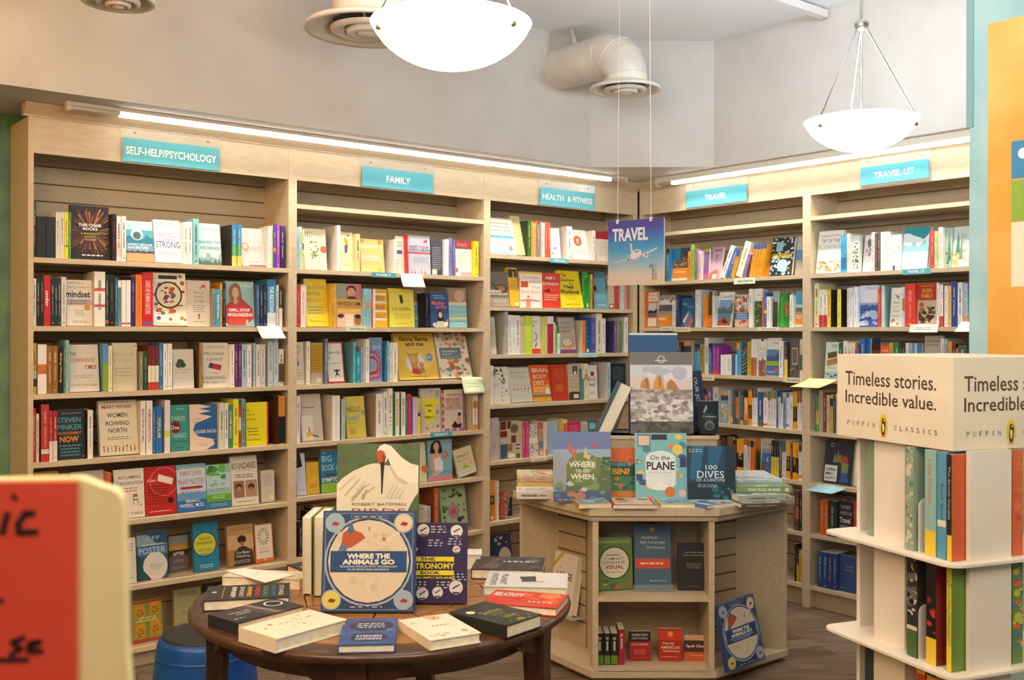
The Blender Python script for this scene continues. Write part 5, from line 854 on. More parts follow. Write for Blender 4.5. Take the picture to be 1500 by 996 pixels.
row(TL, 'second row', RW, ZS['r2'], 1180, 400, 6, '''
76 117 90 e0d8a0 ; 119 152 147 ece4dc b:.68,1,c83040 ; 154 188 147 ece4dc b:.68,1,c83040 ; 191 222 145 f0c420 k:3a3428 ; 279 312 142 e8d84a k:2a2a28 ; 364 384 130 e0dcd4 ; 387 415 127 e4e8ec ; 423 458 120 e8ecf0 c:4a6aa0 ; F 460 632 112 sea l:2 ; 636 662 134 d83a20 c:f0b030 ; 666 697 110 b8d4d4 k:8aaeac n:1 ; F 738 846 132 howlove l:6 ; 849 871 120 c8d4e0 b:.3,.6,a8843c ; 874 965 97 d83a30 c:f0b8a8 ; F 969 1148 87 fauna l:1 ; 1151 1173 85 ece8e0 ; 1176 1210 102 ece4e0 k:b03028 b:.75,1,c84a38 ; 1219 1250 110 ece8e0 ; 1251 1280 110 e8b860 ; 1282 1330 72 2a4a98 ; 1336 1381 82 e4e4e0 ; 1386 1424 92 a8c0dc b:.75,1,d08a48''')
row(TL, 'third row', RW, ZS['r3'], 1180, 480, 6, '''
F 166 290 127 stopyear l:5 ; 293 326 132 2a5a3a ; 331 372 114 e8e4d8 ; 375 401 132 e4dcd0 ; 403 432 130 ece4d8 ; 434 448 132 e8a030 b:.2,.35,5a4a98 ; 450 475 133 6a4a6a ; 482 522 92 2a6ab0 ; F 526 570 92 bluegee l:0 ; F 574 650 132 darkbrown l:3 ; F 655 728 155 redblock l:2 q:.02 ; 736 770 132 c8a840 b:.3,.8,3a2a20 ; 784 820 125 2a8a50 c:e8f0e0 ; 826 850 125 3a3434 ; 852 876 125 3a3434 ; 880 906 132 e4e0dc ; 908 938 135 a8bcd0 ; F 942 1022 137 skyblue l:1 ; F 1030 1186 72 toshake l:6 ; 1190 1220 95 d8dcdc ; 1223 1250 98 a8b8b8 ; 1255 1286 120 e8a060 ; 1290 1320 140 5a4038 ; 1323 1340 180 e88a30 ; 1342 1415 150 4a6a6a''')
row(TL, 'fourth row', RW, ZS['r4'], 1000, 440, 3.829, '''
750 764 532 68a060 b:.4,.8,e0c040 ; 766 787 502 b8b098 ; 789 806 517 8a3a30 ; 808 825 530 c8b8a0 ; 827 844 528 c8a840 b:.1,.3,2a2420 ; 846 860 535 3a4a60 ; 862 880 520 d8d0c4 ; 882 900 530 a84a3a''')
row(TL, 'fifth row', RW, ZS['r5'], 1150, 600, 3.113, '''
F 172 302 142 openmic l:9 q:.05 ; F 312 410 168 alba l:7 q:.05''')
row(TL, 'sixth row', RW, ZS['r6'], 1150, 600, 3.113, '''
162 178 410 d86a28 ; 180 196 412 d86a28 ; 198 236 415 2a3a38 ; F 238 314 412 bestamerican l:1 ; 318 337 420 d83028 c:f0d060 ; 339 352 425 b8a890 ; F 354 410 428 blueline l:1''')
row(TL, 'bottom row', RW, ZS['r7'], 1150, 600, 3.113, '''
150 172 645 2a4a88 ; 174 195 648 2a4a88 ; 197 217 652 3a3a78 ; 219 238 655 2a4a88 ; F 240 330 660 bluelife l:3 ; F 336 420 688 archpic l:9''')

# ---- turn the rows into books; past about 300 individuals the narrowest spines become one object
LIMIT = 268
order = sorted(ITEMS, key=lambda d: -d['area'])
for k, d in enumerate(order): d['solo'] = k < LIMIT
stuff = MB()
for d in ITEMS:
    W, z = d['W'], d['z']
    grp = 'books on the %s of the %s bookcase' % (d['row'], d['sec'])
    if d['f']:
        desc, col, ops, hard = A[d['key']]
        w_, h_ = d['s1'] - d['s0'], d['h']
        t_ = float(d.get('t', .024 if hard else .017))
        le = rad(d['lean']); ro = rad(d['roll'])
        lift = t_ * math.sin(le) + .0006 + (w_ * math.sin(-ro) if ro < 0 else 0)
        M = T_(W.P(d['s0'], d['q'], z + lift)) @ basis(W.a, W.w, ZV, (0, 0, 0)) @ Matrix.Rotation(-le, 4, 'X') @ Matrix.Rotation(-ro, 4, 'Y')
        sp = dashes(d['n'], contrast(col), col) if not hard else None
        book(M, w_, h_, t_, col, '%s, %s, %s bookcase' % (desc, d['row'], d['sec']), grp, ops, sp, hard)
    else:
        t_ = max(d['s1'] - d['s0'] - .0006, .004); h_ = d['h']; col = d['key']
        sp = []
        for bnd in d['bands']:
            v0, v1, c = bnd.split(','); sp.append(('r', 0, float(v0), 1, float(v1), c))
        c = d.get('c', contrast(col))
        if 't' in d: sp.append(('s', d['t'].replace('_', ' '), .5, .46, .5, min(.62, .062 * len(d['t'])), c, .02))
        elif d['n'] != '1': sp += dashes(int(d['x0'] * 10), c, col)
        dep = min(.15, .62 * h_ + .01)
        M = T_(W.P(d['s1'] - .0003, d['q'], z + .0006)) @ basis(W.w, -W.a, ZV, (0, 0, 0)) @ Matrix.Rotation(rad(d['tilt']), 4, 'X')
        rn = random.Random(int(d['x0'] * 7))
        hard = rn.random() < .4
        if d['solo']:
            i, n = d['i'], d['cnt']
            frm = 'left' if i < (n + 1) // 2 else 'right'
            k = i if frm == 'left' else n - 1 - i
            th = 'thin' if t_ < .02 else ('thick' if t_ > .036 else '')
            pos = ('%smost' % frm) if k == 0 else '%s from %s' % (ORD[k], frm)
            tl = ', leaning' if d['tilt'] else ''
            lab = ' '.join(('%s %s spine%s, %s on the %s of the %s bookcase' % (th, colour_name(col), tl, pos, d['row'], d['sec'])).split())
            book(M, dep, h_, t_, col, lab, grp, None, sp, hard, d.get('k'))
        else:
            book(M, dep, h_, t_, col, '', grp, None, sp, hard, d.get('k'), merge=stuff)
if stuff.v:
    o = stuff.build('book_spines')
    tag(o, 'narrow book spines packed between the wider books on the wall shelves', 'books'); o['kind'] = 'stuff'
print('ITEMS', len(ITEMS), 'F', sum(d['f'] for d in ITEMS))
# ================================================================= SHELF LABELS AND NOTES
def shelf_tag(W, px0, px1, py0, py1, col, text, tcol, label):
    s0, s1 = W.s(px0, -.002), W.s(px1, -.002)
    z1 = W.z(s0, -.002, px0, py0); z0 = W.z(s0, -.002, px0, py1)
    m = MB(); m.obox(W, s0, -.003, z0, s1, -.0005, z1, mat(col, .4))
    if text: m.ops(W.P(s0, -.003, z1), W.a, -ZV, -W.w, s1 - s0, z1 - z0, [text if isinstance(text, tuple) else ('t', text, .5, .5, .62, .5, tcol, .02)])
    tag(m.build('shelf_label'), label, 'label', 'labels on the shelf edges')
bar = lambda h: ('b', .15, .25, .9, .85, 1, h)
shelf_tag(LW, 544.5, 579.5, 398.5, 405.5, '4fa9b8', 'FAMILY', 'f0f0ea', 'small teal family label on the top shelf edge, family bookcase')
shelf_tag(LW, 806, 832.5, 377.5, 384.5, '6cb8c4', 'GENERAL HEALTH', 'e8f0ee', 'small teal label on the top shelf edge, health bookcase')
shelf_tag(LW, 848, 874.5, 517, 523.5, 'b6dcdc', bar('8ac0c4'), '', 'pale aqua label on the third shelf edge, health bookcase')
shelf_tag(LW, 778.5, 802, 672, 677, 'e4dcc8', bar('9a9080'), '', 'cream label on the fifth shelf edge, health bookcase')
shelf_tag(LW, 630.5, 663, 633.5, 641, '55a8b8', 'PREGNANCY', 'f0f0ea', 'small teal pregnancy label on the fourth shelf edge, family bookcase')
shelf_tag(LW, 506.5, 537, 477.5, 485.5, 'dfe2cc', bar('8a9080'), '', 'pale cream label on the second shelf edge, family bookcase')
shelf_tag(RW, 1322, 1363, 394.5, 402.5, '62b8c2', 'TRAVEL LIT', 'f0f0ea', 'small teal label on the top shelf edge, travel lit bookcase')
shelf_tag(RW, 1075, 1106, 408, 416.5, 'dfe8d4', bar('5a9a7a'), '', 'pale green label on the top shelf edge, travel bookcase')
shelf_tag(RW, 967.5, 984, 478.5, 484.5, 'e6e0d0', bar('9a9488'), '', 'small white label left on the second shelf edge, travel bookcase')
shelf_tag(RW, 987, 1011, 479, 486, 'e0d8bc', bar('a89c80'), '', 'cream label beside the small white one, second travel shelf edge')
shelf_tag(RW, 1110, 1141, 479, 484.5, 'e6e0cc', bar('9a9488'), '', 'long cream label at right on the second travel shelf edge')
shelf_tag(RW, 1022, 1046.5, 549, 556.5, 'e2d8b8', bar('9a9078'), '', 'cream label at left on the third travel shelf edge')
shelf_tag(RW, 1148, 1175, 552.5, 560, 'e2d8b4', bar('8a8468'), '', 'cream label at the right end of the third travel shelf edge')
def note(W, px0, px1, py0, py1, col, label, q=-.004, curl=.03, ink_=None, slant=0.0, name='paper_note'):
    s0, s1 = W.s(px0, q), W.s(px1, q)
    z1 = W.z(s0, q, px0, py0); z0 = W.z(s0, q, px0, py1)
    m = MB(); n = 6; mm = mat(col, .7)
    # lies on the shelf at the back, bends over the edge and hangs or sticks out
    prof = [(q + .06, z1 + .002), (q, z1 + .002)] + [(q - curl * (k / n) ** 1.5, z1 + (z0 - z1) * k / n) for k in range(1, n + 1)]
    pts0 = [W.P(s0 + slant * max(0, i - 1) / n, a, z) for i, (a, z) in enumerate(prof)]; pts1 = [W.P(s1 + slant * max(0, i - 1) / n, a, z) for i, (a, z) in enumerate(prof)]
    vs = pts0 + pts1; k = len(prof)
    m.mesh(vs, [(i, i + 1, k + i + 1, k + i) for i in range(k - 1)], mm, True)
    if ink_:
        for f in (.35, .55): 
            za = z1 + (z0 - z1) * f; qa = q - curl * f ** 1.5 - .0012
            m.poly([W.P(s0 + (s1 - s0) * .2, qa, za - .003), W.P(s0 + (s1 - s0) * .75, qa, za - .003), W.P(s0 + (s1 - s0) * .75, qa, za), W.P(s0 + (s1 - s0) * .2, qa, za)], ink(ink_))
    o = m.build(name); tag(o, label, 'note')
    sd = o.modifiers.new('thickness', 'SOLIDIFY'); sd.thickness = .0004
note(LW, 376, 411, 478.5, 496, 'f4f2ee', 'white paper hanging over the second shelf edge, self-help bookcase', slant=.015)
note(LW, 586.5, 619, 401, 420.5, 'f3e9e0', 'blank pinkish paper hanging under the top shelf edge, family bookcase')
note(LW, 676.5, 706.5, 554, 576.5, 'd9e6c0', 'pale green sticky note hanging from the third shelf, family bookcase', ink_='b8c8a0')
note(RW, 1333, 1375, 476, 487, 'f0ece2', 'white slip hanging from the second travel lit shelf below the rust red cover', ink_='a8a298', curl=.012)
note(RW, 1408, 1432, 472, 486, 'f0eef0', 'white paper corner beside the teal wall, second travel lit shelf', slant=-.02)
note(RW, 1184, 1226, 555, 566, 'e8e49a', 'yellow sticky note jutting from the third travel lit shelf', curl=.09, slant=-.05)
note(RW, 1198, 1240, 710, 716, '9fd0dc', 'pale blue note jutting from the fifth travel lit shelf', curl=.09, slant=-.03)

# ================================================================= CEILING THINGS
GLASS = emit('lit_frosted_glass', (1.0, 0.98, 0.95), BOWL_E)
def pendant(px, py_bot, D, diam, label, bulb_or_fill, tint):
    c = at_y(px, py_bot, D); z0 = c.z
    t = thing('pendant_lamp', T_((c.x, c.y, z0)), label, 'lamp', 'bowl pendant lamps')
    R0 = diam / 2; hb = diam * .27
    m = MB()
    prof = [(0, 0)] + [(R0 * math.sin(a), hb * (1 - math.cos(a)) / (1 - math.cos(1.25)) ) for a in [1.25 * i / 10 for i in range(1, 11)]]
    sc_ = R0 / prof[-1][0]; prof = [(r * sc_, z) for r, z in prof]
    inn = [(max(r - .006, 0), z + .006) for r, z in reversed(prof)]
    m.lathe(prof + [(R0 + .003, hb + .004)] + inn, GLASS, 40); m.build('glass_bowl', t)
    zb = hb + diam * .88
    m = MB(); m.lathe([(0, zb + .028), (.016, zb + .024), (.027, zb + .008), (.027, zb - .006), (.016, zb - .022), (0, zb - .028)], STEEL, 16); m.build('ball_joint', t)
    m = MB(); m.tube([(0, 0, zb), (0, 0, CEIL_Z - z0)], .0065, STEEL); m.build('stem', t)
    m = MB(); m.lathe([(0, CEIL_Z - z0 - .03), (.03, CEIL_Z - z0 - .028), (.06, CEIL_Z - z0 - .004), (.06, CEIL_Z - z0)], STEEL, 20); m.build('canopy', t)
    m = MB(); m.tube([(0, 0, hb * .5), (0, 0, zb)], .006, STEEL); m.build('centre_rod', t)
    for k in range(3):
        a = rad(205 + 120 * k)
        r = R0 * .93
        m = MB(); m.tube([(.018 * math.cos(a), .018 * math.sin(a), zb - .012), (r * math.cos(a), r * math.sin(a), hb + .01), (r * math.cos(a), r * math.sin(a), hb - .012)], .0035, STEEL, 6); rod = m.build('support_rod', t)
        m = MB(); rr = R0 * .95
        M_ = Matrix.Translation((rr * math.cos(a), rr * math.sin(a), hb * .74))
        m.lathe([(0, -.009), (.007, -.006), (.009, 0), (.007, .006), (0, .009)], mat('9a8468', .35, .7), 12, c=M_.translation); m.build('knob', rod)
    l = bpy.data.lights.new('bulb_or_fill', 'POINT'); l.energy = bulb_or_fill; l.color = tint; l.shadow_soft_size = .09
    lo = bpy.data.objects.new('bulb_or_fill', l); COL.objects.link(lo); lo.parent = t; lo.location = (0, 0, hb + .03)
    return t
pendant(661, 100, 2.75, .425, 'large glowing bowl pendant at top centre, nearest the camera', BULB_W, (1.0, .86, .70))
pendant(1261.5, 222, 3.98, .425, 'smaller-looking glowing bowl pendant on rods at upper right', BULB_W * 1.55, (.76, .88, 1.0))

DUCT = noisy('painted_duct', 'cfc6b9', 'dbd3c7', 8, (1, 1, 1), .55, 3, .04)
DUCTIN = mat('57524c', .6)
def diffuser_parts(t, R0, neck_r, throat):
    m = MB(); m.lathe([(neck_r, .05), (neck_r * 1.05, .032), (R0 * .97, .022), (R0, .012), (R0 * .985, .004), (R0 * .9, .006), (R0 * .66, .036), (R0 * .58, .04)], DUCT, 40); m.build('outer_ring', t)
    m = MB(); m.lathe([(R0 * .60, .012), (R0 * .585, .002), (R0 * .5, -.004), (R0 * .42, .006), (R0 * .3, .03)], DUCT, 36); m.build('middle_ring', t)
    m = MB(); m.lathe([(R0 * .36, .006), (R0 * .34, -.008), (R0 * .26, -.012), (R0 * .2, -.004), (R0 * .16, -.012), (0, -.014)], DUCT, 28); m.build('centre_cone', t)
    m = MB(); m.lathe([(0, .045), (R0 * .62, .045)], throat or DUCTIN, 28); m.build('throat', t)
    for k in range(3):
        a = rad(30 + 120 * k); m = MB()
        m.tube([(R0 * .3 * math.cos(a), R0 * .3 * math.sin(a), .012), (R0 * .72 * math.cos(a), R0 * .72 * math.sin(a), .03)], .005, DUCT, 6); m.build('bracket', t)
def duct_drop(c, R0, pr, label):
    t = thing('air_diffuser', T_(c), label, 'air vent', 'white duct elbows with round diffusers')
    diffuser_parts(t, R0, pr, DUCT if R0 < .15 else None)
    m = MB(); m.lathe([(pr, .04), (pr, CEIL_Z - c.z - .001)], DUCT, 32); pipe = m.build('duct_pipe', t)
    for z in (.14, .3):
        m = MB(); m.lathe([(pr, z), (pr + .004, z + .003), (pr + .004, z + .007), (pr, z + .01)], DUCT, 32); m.build('seam', pipe)
def duct_elbow(c, R0, pr, label, strap=True):
    # vertical drop into a horizontal pipe that runs into the left bulkhead
    t = thing('air_diffuser', T_(c), label, 'air vent', 'white duct elbows with round diffusers')
    diffuser_parts(t, R0, pr, 0)
    out = Nv
    wall_d = (LW.dist + QL) - Nv.dot(Vector((c.x, c.y, 0)))
    bend = pr * 1.25
    pts = [Vector((0, 0, .04)), Vector((0, 0, .07))]
    for k in range(0, 6):
        a = rad(90 * k / 5); pts.append(Vector((0, 0, .07)) + out * (bend - bend * math.cos(a)) + ZV * bend * math.sin(a))
    pts.append(pts[-1] + out * max(wall_d - bend - .0, .02))
    # gored elbow: keep facets
    m = MB(); vs = []; fs = []; n = 28; side = out.cross(ZV).normalized()
    for i, p in enumerate(pts):
        tn = (pts[min(i + 1, len(pts) - 1)] - pts[max(i - 1, 0)]).normalized(); b_ = side.cross(tn)
        for k in range(n):
            an = 2 * math.pi * k / n; vs.append(p + (side * math.cos(an) + b_ * math.sin(an)) * pr)
    for i in range(len(pts) - 1):
        for k in range(n): fs.append((i * n + k, i * n + (k + 1) % n, (i + 1) * n + (k + 1) % n, (i + 1) * n + k))
    m.mesh(vs, fs, DUCT, True); pipe = m.build('duct_pipe', t)
    for i in (2, 4, 5, 7):      # seams of the elbow
        tn = (pts[min(i + 1, len(pts) - 1)] - pts[max(i - 1, 0)]).normalized(); b_ = side.cross(tn)
        m = MB(); m.tube([pts[i] + (side * math.cos(2 * math.pi * k / 28) + b_ * math.sin(2 * math.pi * k / 28)) * (pr + .001) for k in range(29)], .003, DUCT, 5); m.build('seam', pipe)
    if strap:
        e = pts[-1] - out * .12
        m = MB(); top = CEIL_Z - c.z
        a_ = e + ZV * pr
        m.tube([a_, a_ + ZV * .04 - side * .01, Vector((a_.x, a_.y, top)) - side * .03], .012, DUCT, 6); m.build('hanger_strap', t)
c2 = at_y(916, 134, 5.28); duct_elbow(c2, .182, .112, 'white duct elbow with round diffuser above the hanging travel sign')
c1 = at_y(541, 47, 3.85); duct_drop(c1, .243, .135, 'round white air diffuser partly behind the large pendant')
c3 = at_y(173, 6, 3.45); duct_drop(c3, .12, .09, 'round diffuser cut off by the top edge at upper left')
# sprinkler rail on the ceiling
t0 = at_y(1207, 30, 5.21); dirr = (RW.w).normalized()
t = thing('ceiling_rail', T_((t0.x, t0.y, CEIL_Z)), 'long white rail fixed to the ceiling at upper right', 'rail')
m = MB(); sd_ = RW.a
def rp(l, s, z): return dirr * l + sd_ * s + ZV * z
m.hexa([rp(-2.4, -.022, -.05), rp(-2.4, .022, -.05), rp(.0, .022, -.05), rp(.0, -.022, -.05), rp(-2.4, -.022, -.012), rp(-2.4, .022, -.012), rp(0, .022, -.012), rp(0, -.022, -.012)], mat('e4dfda', .5))
m.build('channel', t)
for l in (-.1, -1.2, -2.2):
    m = MB(); m.hexa([rp(l, -.012, -.014), rp(l, .012, -.014), rp(l + .05, .012, -.014), rp(l + .05, -.012, -.014), rp(l, -.012, 0), rp(l, .012, 0), rp(l + .05, .012, 0), rp(l + .05, -.012, 0)], mat('b0a294', .5)); m.build('bracket', t)

# hanging TRAVEL sign with an aeroplane
sl = at_y(890.8, 326, 4.68); sr = at_y(972.8, 317.5, 4.50); 
w_ = math.hypot(sr.x - sl.x, sr.y - sl.y); zt_ = (sl.z + sr.z) / 2; zb_ = at_y(892, 418.5, 4.68).z
ax = Vector((sr.x - sl.x, sr.y - sl.y, 0)).normalized(); ay = ZV.cross(ax)
t = thing('hanging_sign', basis(ax, ay, ZV, (sl.x, sl.y, zb_)), 'blue travel sign with an aeroplane hanging on two strings', 'sign')
h_ = zt_ - zb_
m = MB(); m.box(0, 0, 0, w_, .006, h_, mat('e8e4de', .5))
def sky_print():
    m_ = bpy.data.materials.new('printed_sky'); m_.use_nodes = True
    nt = m_.node_tree; b_ = nt.nodes['Principled BSDF']
    tc = nt.nodes.new('ShaderNodeTexCoord'); sx = nt.nodes.new('ShaderNodeSeparateXYZ'); cr = nt.nodes.new('ShaderNodeValToRGB')
    no = nt.nodes.new('ShaderNodeTexNoise'); no.inputs['Scale'].default_value = 9; no.inputs['Detail'].default_value = 5
    ad = nt.nodes.new('ShaderNodeMath'); ad.operation = 'MULTIPLY_ADD'; ad.inputs[1].default_value = .16
    nt.links.new(tc.outputs['Object'], no.inputs['Vector']); nt.links.new(tc.outputs['Generated'], sx.inputs[0])
    nt.links.new(no.outputs['Fac'], ad.inputs[0]); nt.links.new(sx.outputs['Z'], ad.inputs[2]); nt.links.new(ad.outputs[0], cr.inputs['Fac'])
    e = cr.color_ramp.elements
    e[0].position = .10; e[0].color = rgb('d8c2a8'); e[1].position = 1.06 if False else 1.0; e[1].color = rgb('4c4690')
    for p_, c_ in ((.25, 'd0c0ae'), (.42, '8cb2c0'), (.62, '4796bd'), (.85, '4167a8')):
        x = e.new(p_); x.color = rgb(c_)
    nt.links.new(cr.outputs['Color'], b_.inputs['Base Color']); b_.inputs['Roughness'].default_value = .4
    return m_
m.poly([(0, -.0002, 0), (w_, -.0002, 0), (w_, -.0002, h_), (0, -.0002, h_)], sky_print())
nb = 3
pl_ = [T('TRAVEL', .4, .22, .64, .2, 'e4dcdc', .03),
    ('p', [(.08, .64), (.46, .56), (.47, .6), (.1, .665)], 'b8b4b4'), ('p', [(.6, .53), (.88, .44), (.9, .455), (.62, .58)], 'c4c0c0'),
    ('p', [(.415, .5), (.4, .36), (.43, .36), (.46, .5)], 'c8c4c4'), ('p', [(.34, .545), (.43, .53), (.43, .555), (.35, .565)], 'b4b0b0'),
    ('p', [(.41, .54), (.44, .5), (.5, .46), (.55, .455), (.6, .48), (.61, .53), (.57, .58), (.48, .63), (.42, .61)], 'd8d4d2'), ('p', [(.41, .59), (.48, .61), (.57, .57), (.6, .54), (.56, .61), (.48, .64), (.42, .62)], 'a8a4a4'),
    ('p', [(.49, .49), (.55, .475), (.57, .49), (.5, .51)], '5a6470'), C(.37, .61, .035, 'b0acac'), C(.37, .61, .018, '6a6868'), C(.69, .55, .04, 'd0cccc'), C(.69, .545, .02, '7a7878'),
    ('p', [(.8, .74), (.815, .74), (.815, .93), (.8, .93)], '4a5a58'), *[('p', [(.81, .74), (.81 + .07 * math.cos(a), .73 - .05 * math.sin(a)), (.81 + .075 * math.cos(a + .25), .735 - .045 * math.sin(a + .25))], '4a6a68') for a in (0.1, .7, 1.3, 1.9, 2.5, 3.0)],
    B(.83, .77, .9, .93, 5, '5a6464')]
m.ops((0, 0, h_), (1, 0, 0), (0, 0, -1), (0, -1, 0), w_, h_, pl_, nb + 2)
m.build('sign_board', t)
for fx, lx in ((.17, .2), (.77, .73)):
    m = MB(); m.tube([(w_ * fx, .003, h_ - .008), (w_ * lx, .003, CEIL_Z - zb_)], .0011, mat('e0dcd6', .5), 5); m.build('string', t)
    m = MB(); m.box(w_ * fx - .006, -.002, h_ - .012, w_ * fx + .006, .008, h_ + .006, mat('d8d4cc', .3)); m.build('clip', t)
# ================================================================= DISPLAY ISLAND
ZT = 0.735
FL, FR = Vector((.324, 4.28)), Vector((.864, 4.28))
VR, VL = Vector((1.265, 4.60)), Vector((.006, 4.76))
cen = (VL + VR) / 2
BL, BR = cen * 2 - FR, cen * 2 - FL
hexa_ = [FL, FR, VR, BR, BL, VL]
def inset(pts, d):
    n = len(pts); out = []
    for i in range(n):
        p, a, b_ = pts[i], pts[i - 1], pts[(i + 1) % n]
        e1 = (p - a).normalized(); e2 = (b_ - p).normalized()
        n1 = Vector((-e1.y, e1.x)); n2 = Vector((-e2.y, e2.x)); bis = (n1 + n2).normalized()
        out.append(p + bis * (d / max(bis.dot(n1), .3)))
    return out
t = thing('display_island', T_((cen.x, cen.y, 0)), 'six-sided maple display island with open shelves and slatted bays', 'display counter')
def isl(mb, nm):
    for i, v in enumerate(mb.v): mb.v[i] = v - Vector((cen.x, cen.y, 0))
    return mb.build(nm, t)
m = MB(); m.prism(hexa_, ZT - .032, ZT, MAPLE); m.prism(inset(hexa_, .012), ZT - .055, ZT - .032, MAPLE2); isl(m, 'counter_top')
plat = inset(hexa_, .02)
m = MB(); m.prism(plat, .022, .05, MAPLE); isl(m, 'bottom_platform')
m = MB(); m.prism(inset(hexa_, .05), 0, .022, MAPLE2); isl(m, 'plinth')
# front shelf box
fx0, fx1, fy = FL.x + .015, FR.x - .015, FL.y + .02
top = ZT - .055
for x0, x1 in ((fx0, fx0 + .024), (fx1 - .024, fx1)):
    m = MB(); m.box(x0, fy, .05, x1, fy + .30, top, MAPLE); isl(m, 'upright')
m = MB(); m.box(fx0 + .024, fy + .28, .05, fx1 - .024, fy + .30, top, MAPLE2); isl(m, 'back_panel')
ZMID = on_z  # placeholder name kept simple
zmid = at_y(960, 874, fy).z
m = MB(); m.box(fx0 + .024, fy + .003, zmid - .022, fx1 - .024, fy + .28, zmid, MAPLE); isl(m, 'shelf')
zbot = .048
m = MB(); m.box(fx0 + .024, fy, zbot, fx1 - .024, fy + .28, zbot + .012, MAPLE); isl(m, 'shelf')
# slatted bays left and right, each closed by a side panel
def bay(a, c, vert):
    e = (c - a).normalized(); nin = Vector((-e.y, e.x))
    L_ = (c - a).length; d = .20
    q = c + nin * d * .9 - e * .02; p = a + nin * d
    ee = (q - p).normalized(); p = p + ee * ((fx1 + .004 - p.x) / ee.x)
    m = MB(); th = nin * .02
    m.prism([p, q, q + th, p + th], .05, top, MAPLE2)
    z = .16
    while z < top - .03:
        g = -nin * .0008
        m.prism([p + g, q + g, q - nin * -.0001, p - nin * -.0001], z, z + .008, GROOVE); z += .0762
    isl(m, 'slat_panel')
    # side panel from the slat wall out to the corner
    s_ = vert - e * .012 * (1 if vert == c else -1)
    s_ = s_ + nin * .03
    far = q if vert == c else p
    tv = (far - s_).normalized(); nv = Vector((-tv.y, tv.x)) * .018
    m = MB(); m.prism([s_, far, far + nv, s_ + nv] if nv.dot(cen - s_) > 0 else [s_, far, far + nv, s_ + nv], .05, top, MAPLE); isl(m, 'side_panel')
bay(FR, VR, VR)
# left bay built the same way, running from the far corner to the front
e = (FL - VL).normalized(); nin = Vector((-e.y, e.x)); d = .20
p = VL + nin * d * .9 + e * .02; q = FL + nin * d
ee = (q - p).normalized(); q = p + ee * ((fx0 - .006 - p.x) / ee.x)
m = MB(); th = nin * .02
m.prism([p, q, q + th, p + th], .05, top, MAPLE2)
z = .16
while z < top - .03:
    m.prism([p - nin * .0008, q - nin * .0008, q + nin * .0001, p + nin * .0001], z, z + .008, GROOVE); z += .0762
isl(m, 'slat_panel')
s_ = VL + e * .012 + nin * .03; tv = (p - s_).normalized(); nv = Vector((tv.y, -tv.x)) * .018
m = MB(); m.prism([s_, s_ + nv, p + nv, p], .05, top, MAPLE); isl(m, 'side_panel')
# plain back
m = MB(); bb = inset(hexa_, .03); m.prism([bb[2], bb[3], bb[4], bb[5], bb[5] + Vector((.16, .02)), bb[2] + Vector((-.16, 0.02))], .05, top, MAPLE2); isl(m, 'back_panel')
# raised riser in the middle of the top
rx0, rx1, ry0, ry1, ZR = .45, .93, 4.66, 4.98, 1.0
m = MB(); m.box(rx0, ry0, ZT, rx1, ry1, ZR, MAPLE2); m.box(rx0 - .008, ry0 - .008, ZR - .016, rx1 + .008, ry1 + .008, ZR, MAPLE); isl(m, 'riser')

# ---------------------------------------------------------------- standing books by pixel edges at a given distance
def stand(px0, px1, pytop, z, D, key, group, lean=10, yaw=0, t=.02, roll=0, q=None, label=None, h=None):
    desc, col, ops, hard = A[key]
    a = at_y(px0, 600, D); c = at_y(px1, 600, D)
    yw = rad(yaw)
    w_ = (c.x - a.x) / math.cos(yw) if abs(yaw) < 80 else .15
    if abs(yaw) > 1:   # solve width so that the right edge lands on px1
        u = (px1 - 750) / FPX; w_ = (u * D - a.x) / (math.cos(yw) - u * math.sin(yw))
    le = rad(lean)
    hh = .2
    for _ in range(3):
        y_ = D + hh * math.sin(le); hh = (at_y(px0, pytop, y_).z - z) / math.cos(le)
    if h: hh = h
    M = T_((a.x, D, z + t * math.sin(le) + .0006)) @ Matrix.Rotation(yw, 4, 'Z') @ Matrix.Rotation(-le, 4, 'X') @ Matrix.Rotation(-rad(roll), 4, 'Y')
    return book(M, w_, hh, t, col, label or desc, group, ops, None, hard)
def flat(Apx, Bpx, Cpx, z, t, key, group, label=None, conv=None, spine_ops=None, near=False):
    desc, col, ops, hard = A[key]
    cv = conv or (lambda p: p)
    a, b_, c = (on_z(*cv(p), z + t) for p in (Apx, Bpx, Cpx))
    U = Vector((b_.x - a.x, b_.y - a.y, 0)); w_ = U.length; U.normalize(); V = ZV.cross(U)
    l_ = abs((c - a).dot(V))
    # text-right = U, cover facing up; local z (book height) = away = V
    M = basis(U, -ZV, V, (a.x, a.y, z + t + .0006))
    if near:        # printed spine towards us
        M = basis(V, -ZV, -U, (a.x + U.x * w_, a.y + U.y * w_, z + t + .0006))
        return book(M, l_, w_, t, col, label or desc, group, ops, spine_ops, False)
    return book(M, w_, l_, t, col, label or desc, group, ops, spine_ops, hard)
GI = 'books on top of the display island'
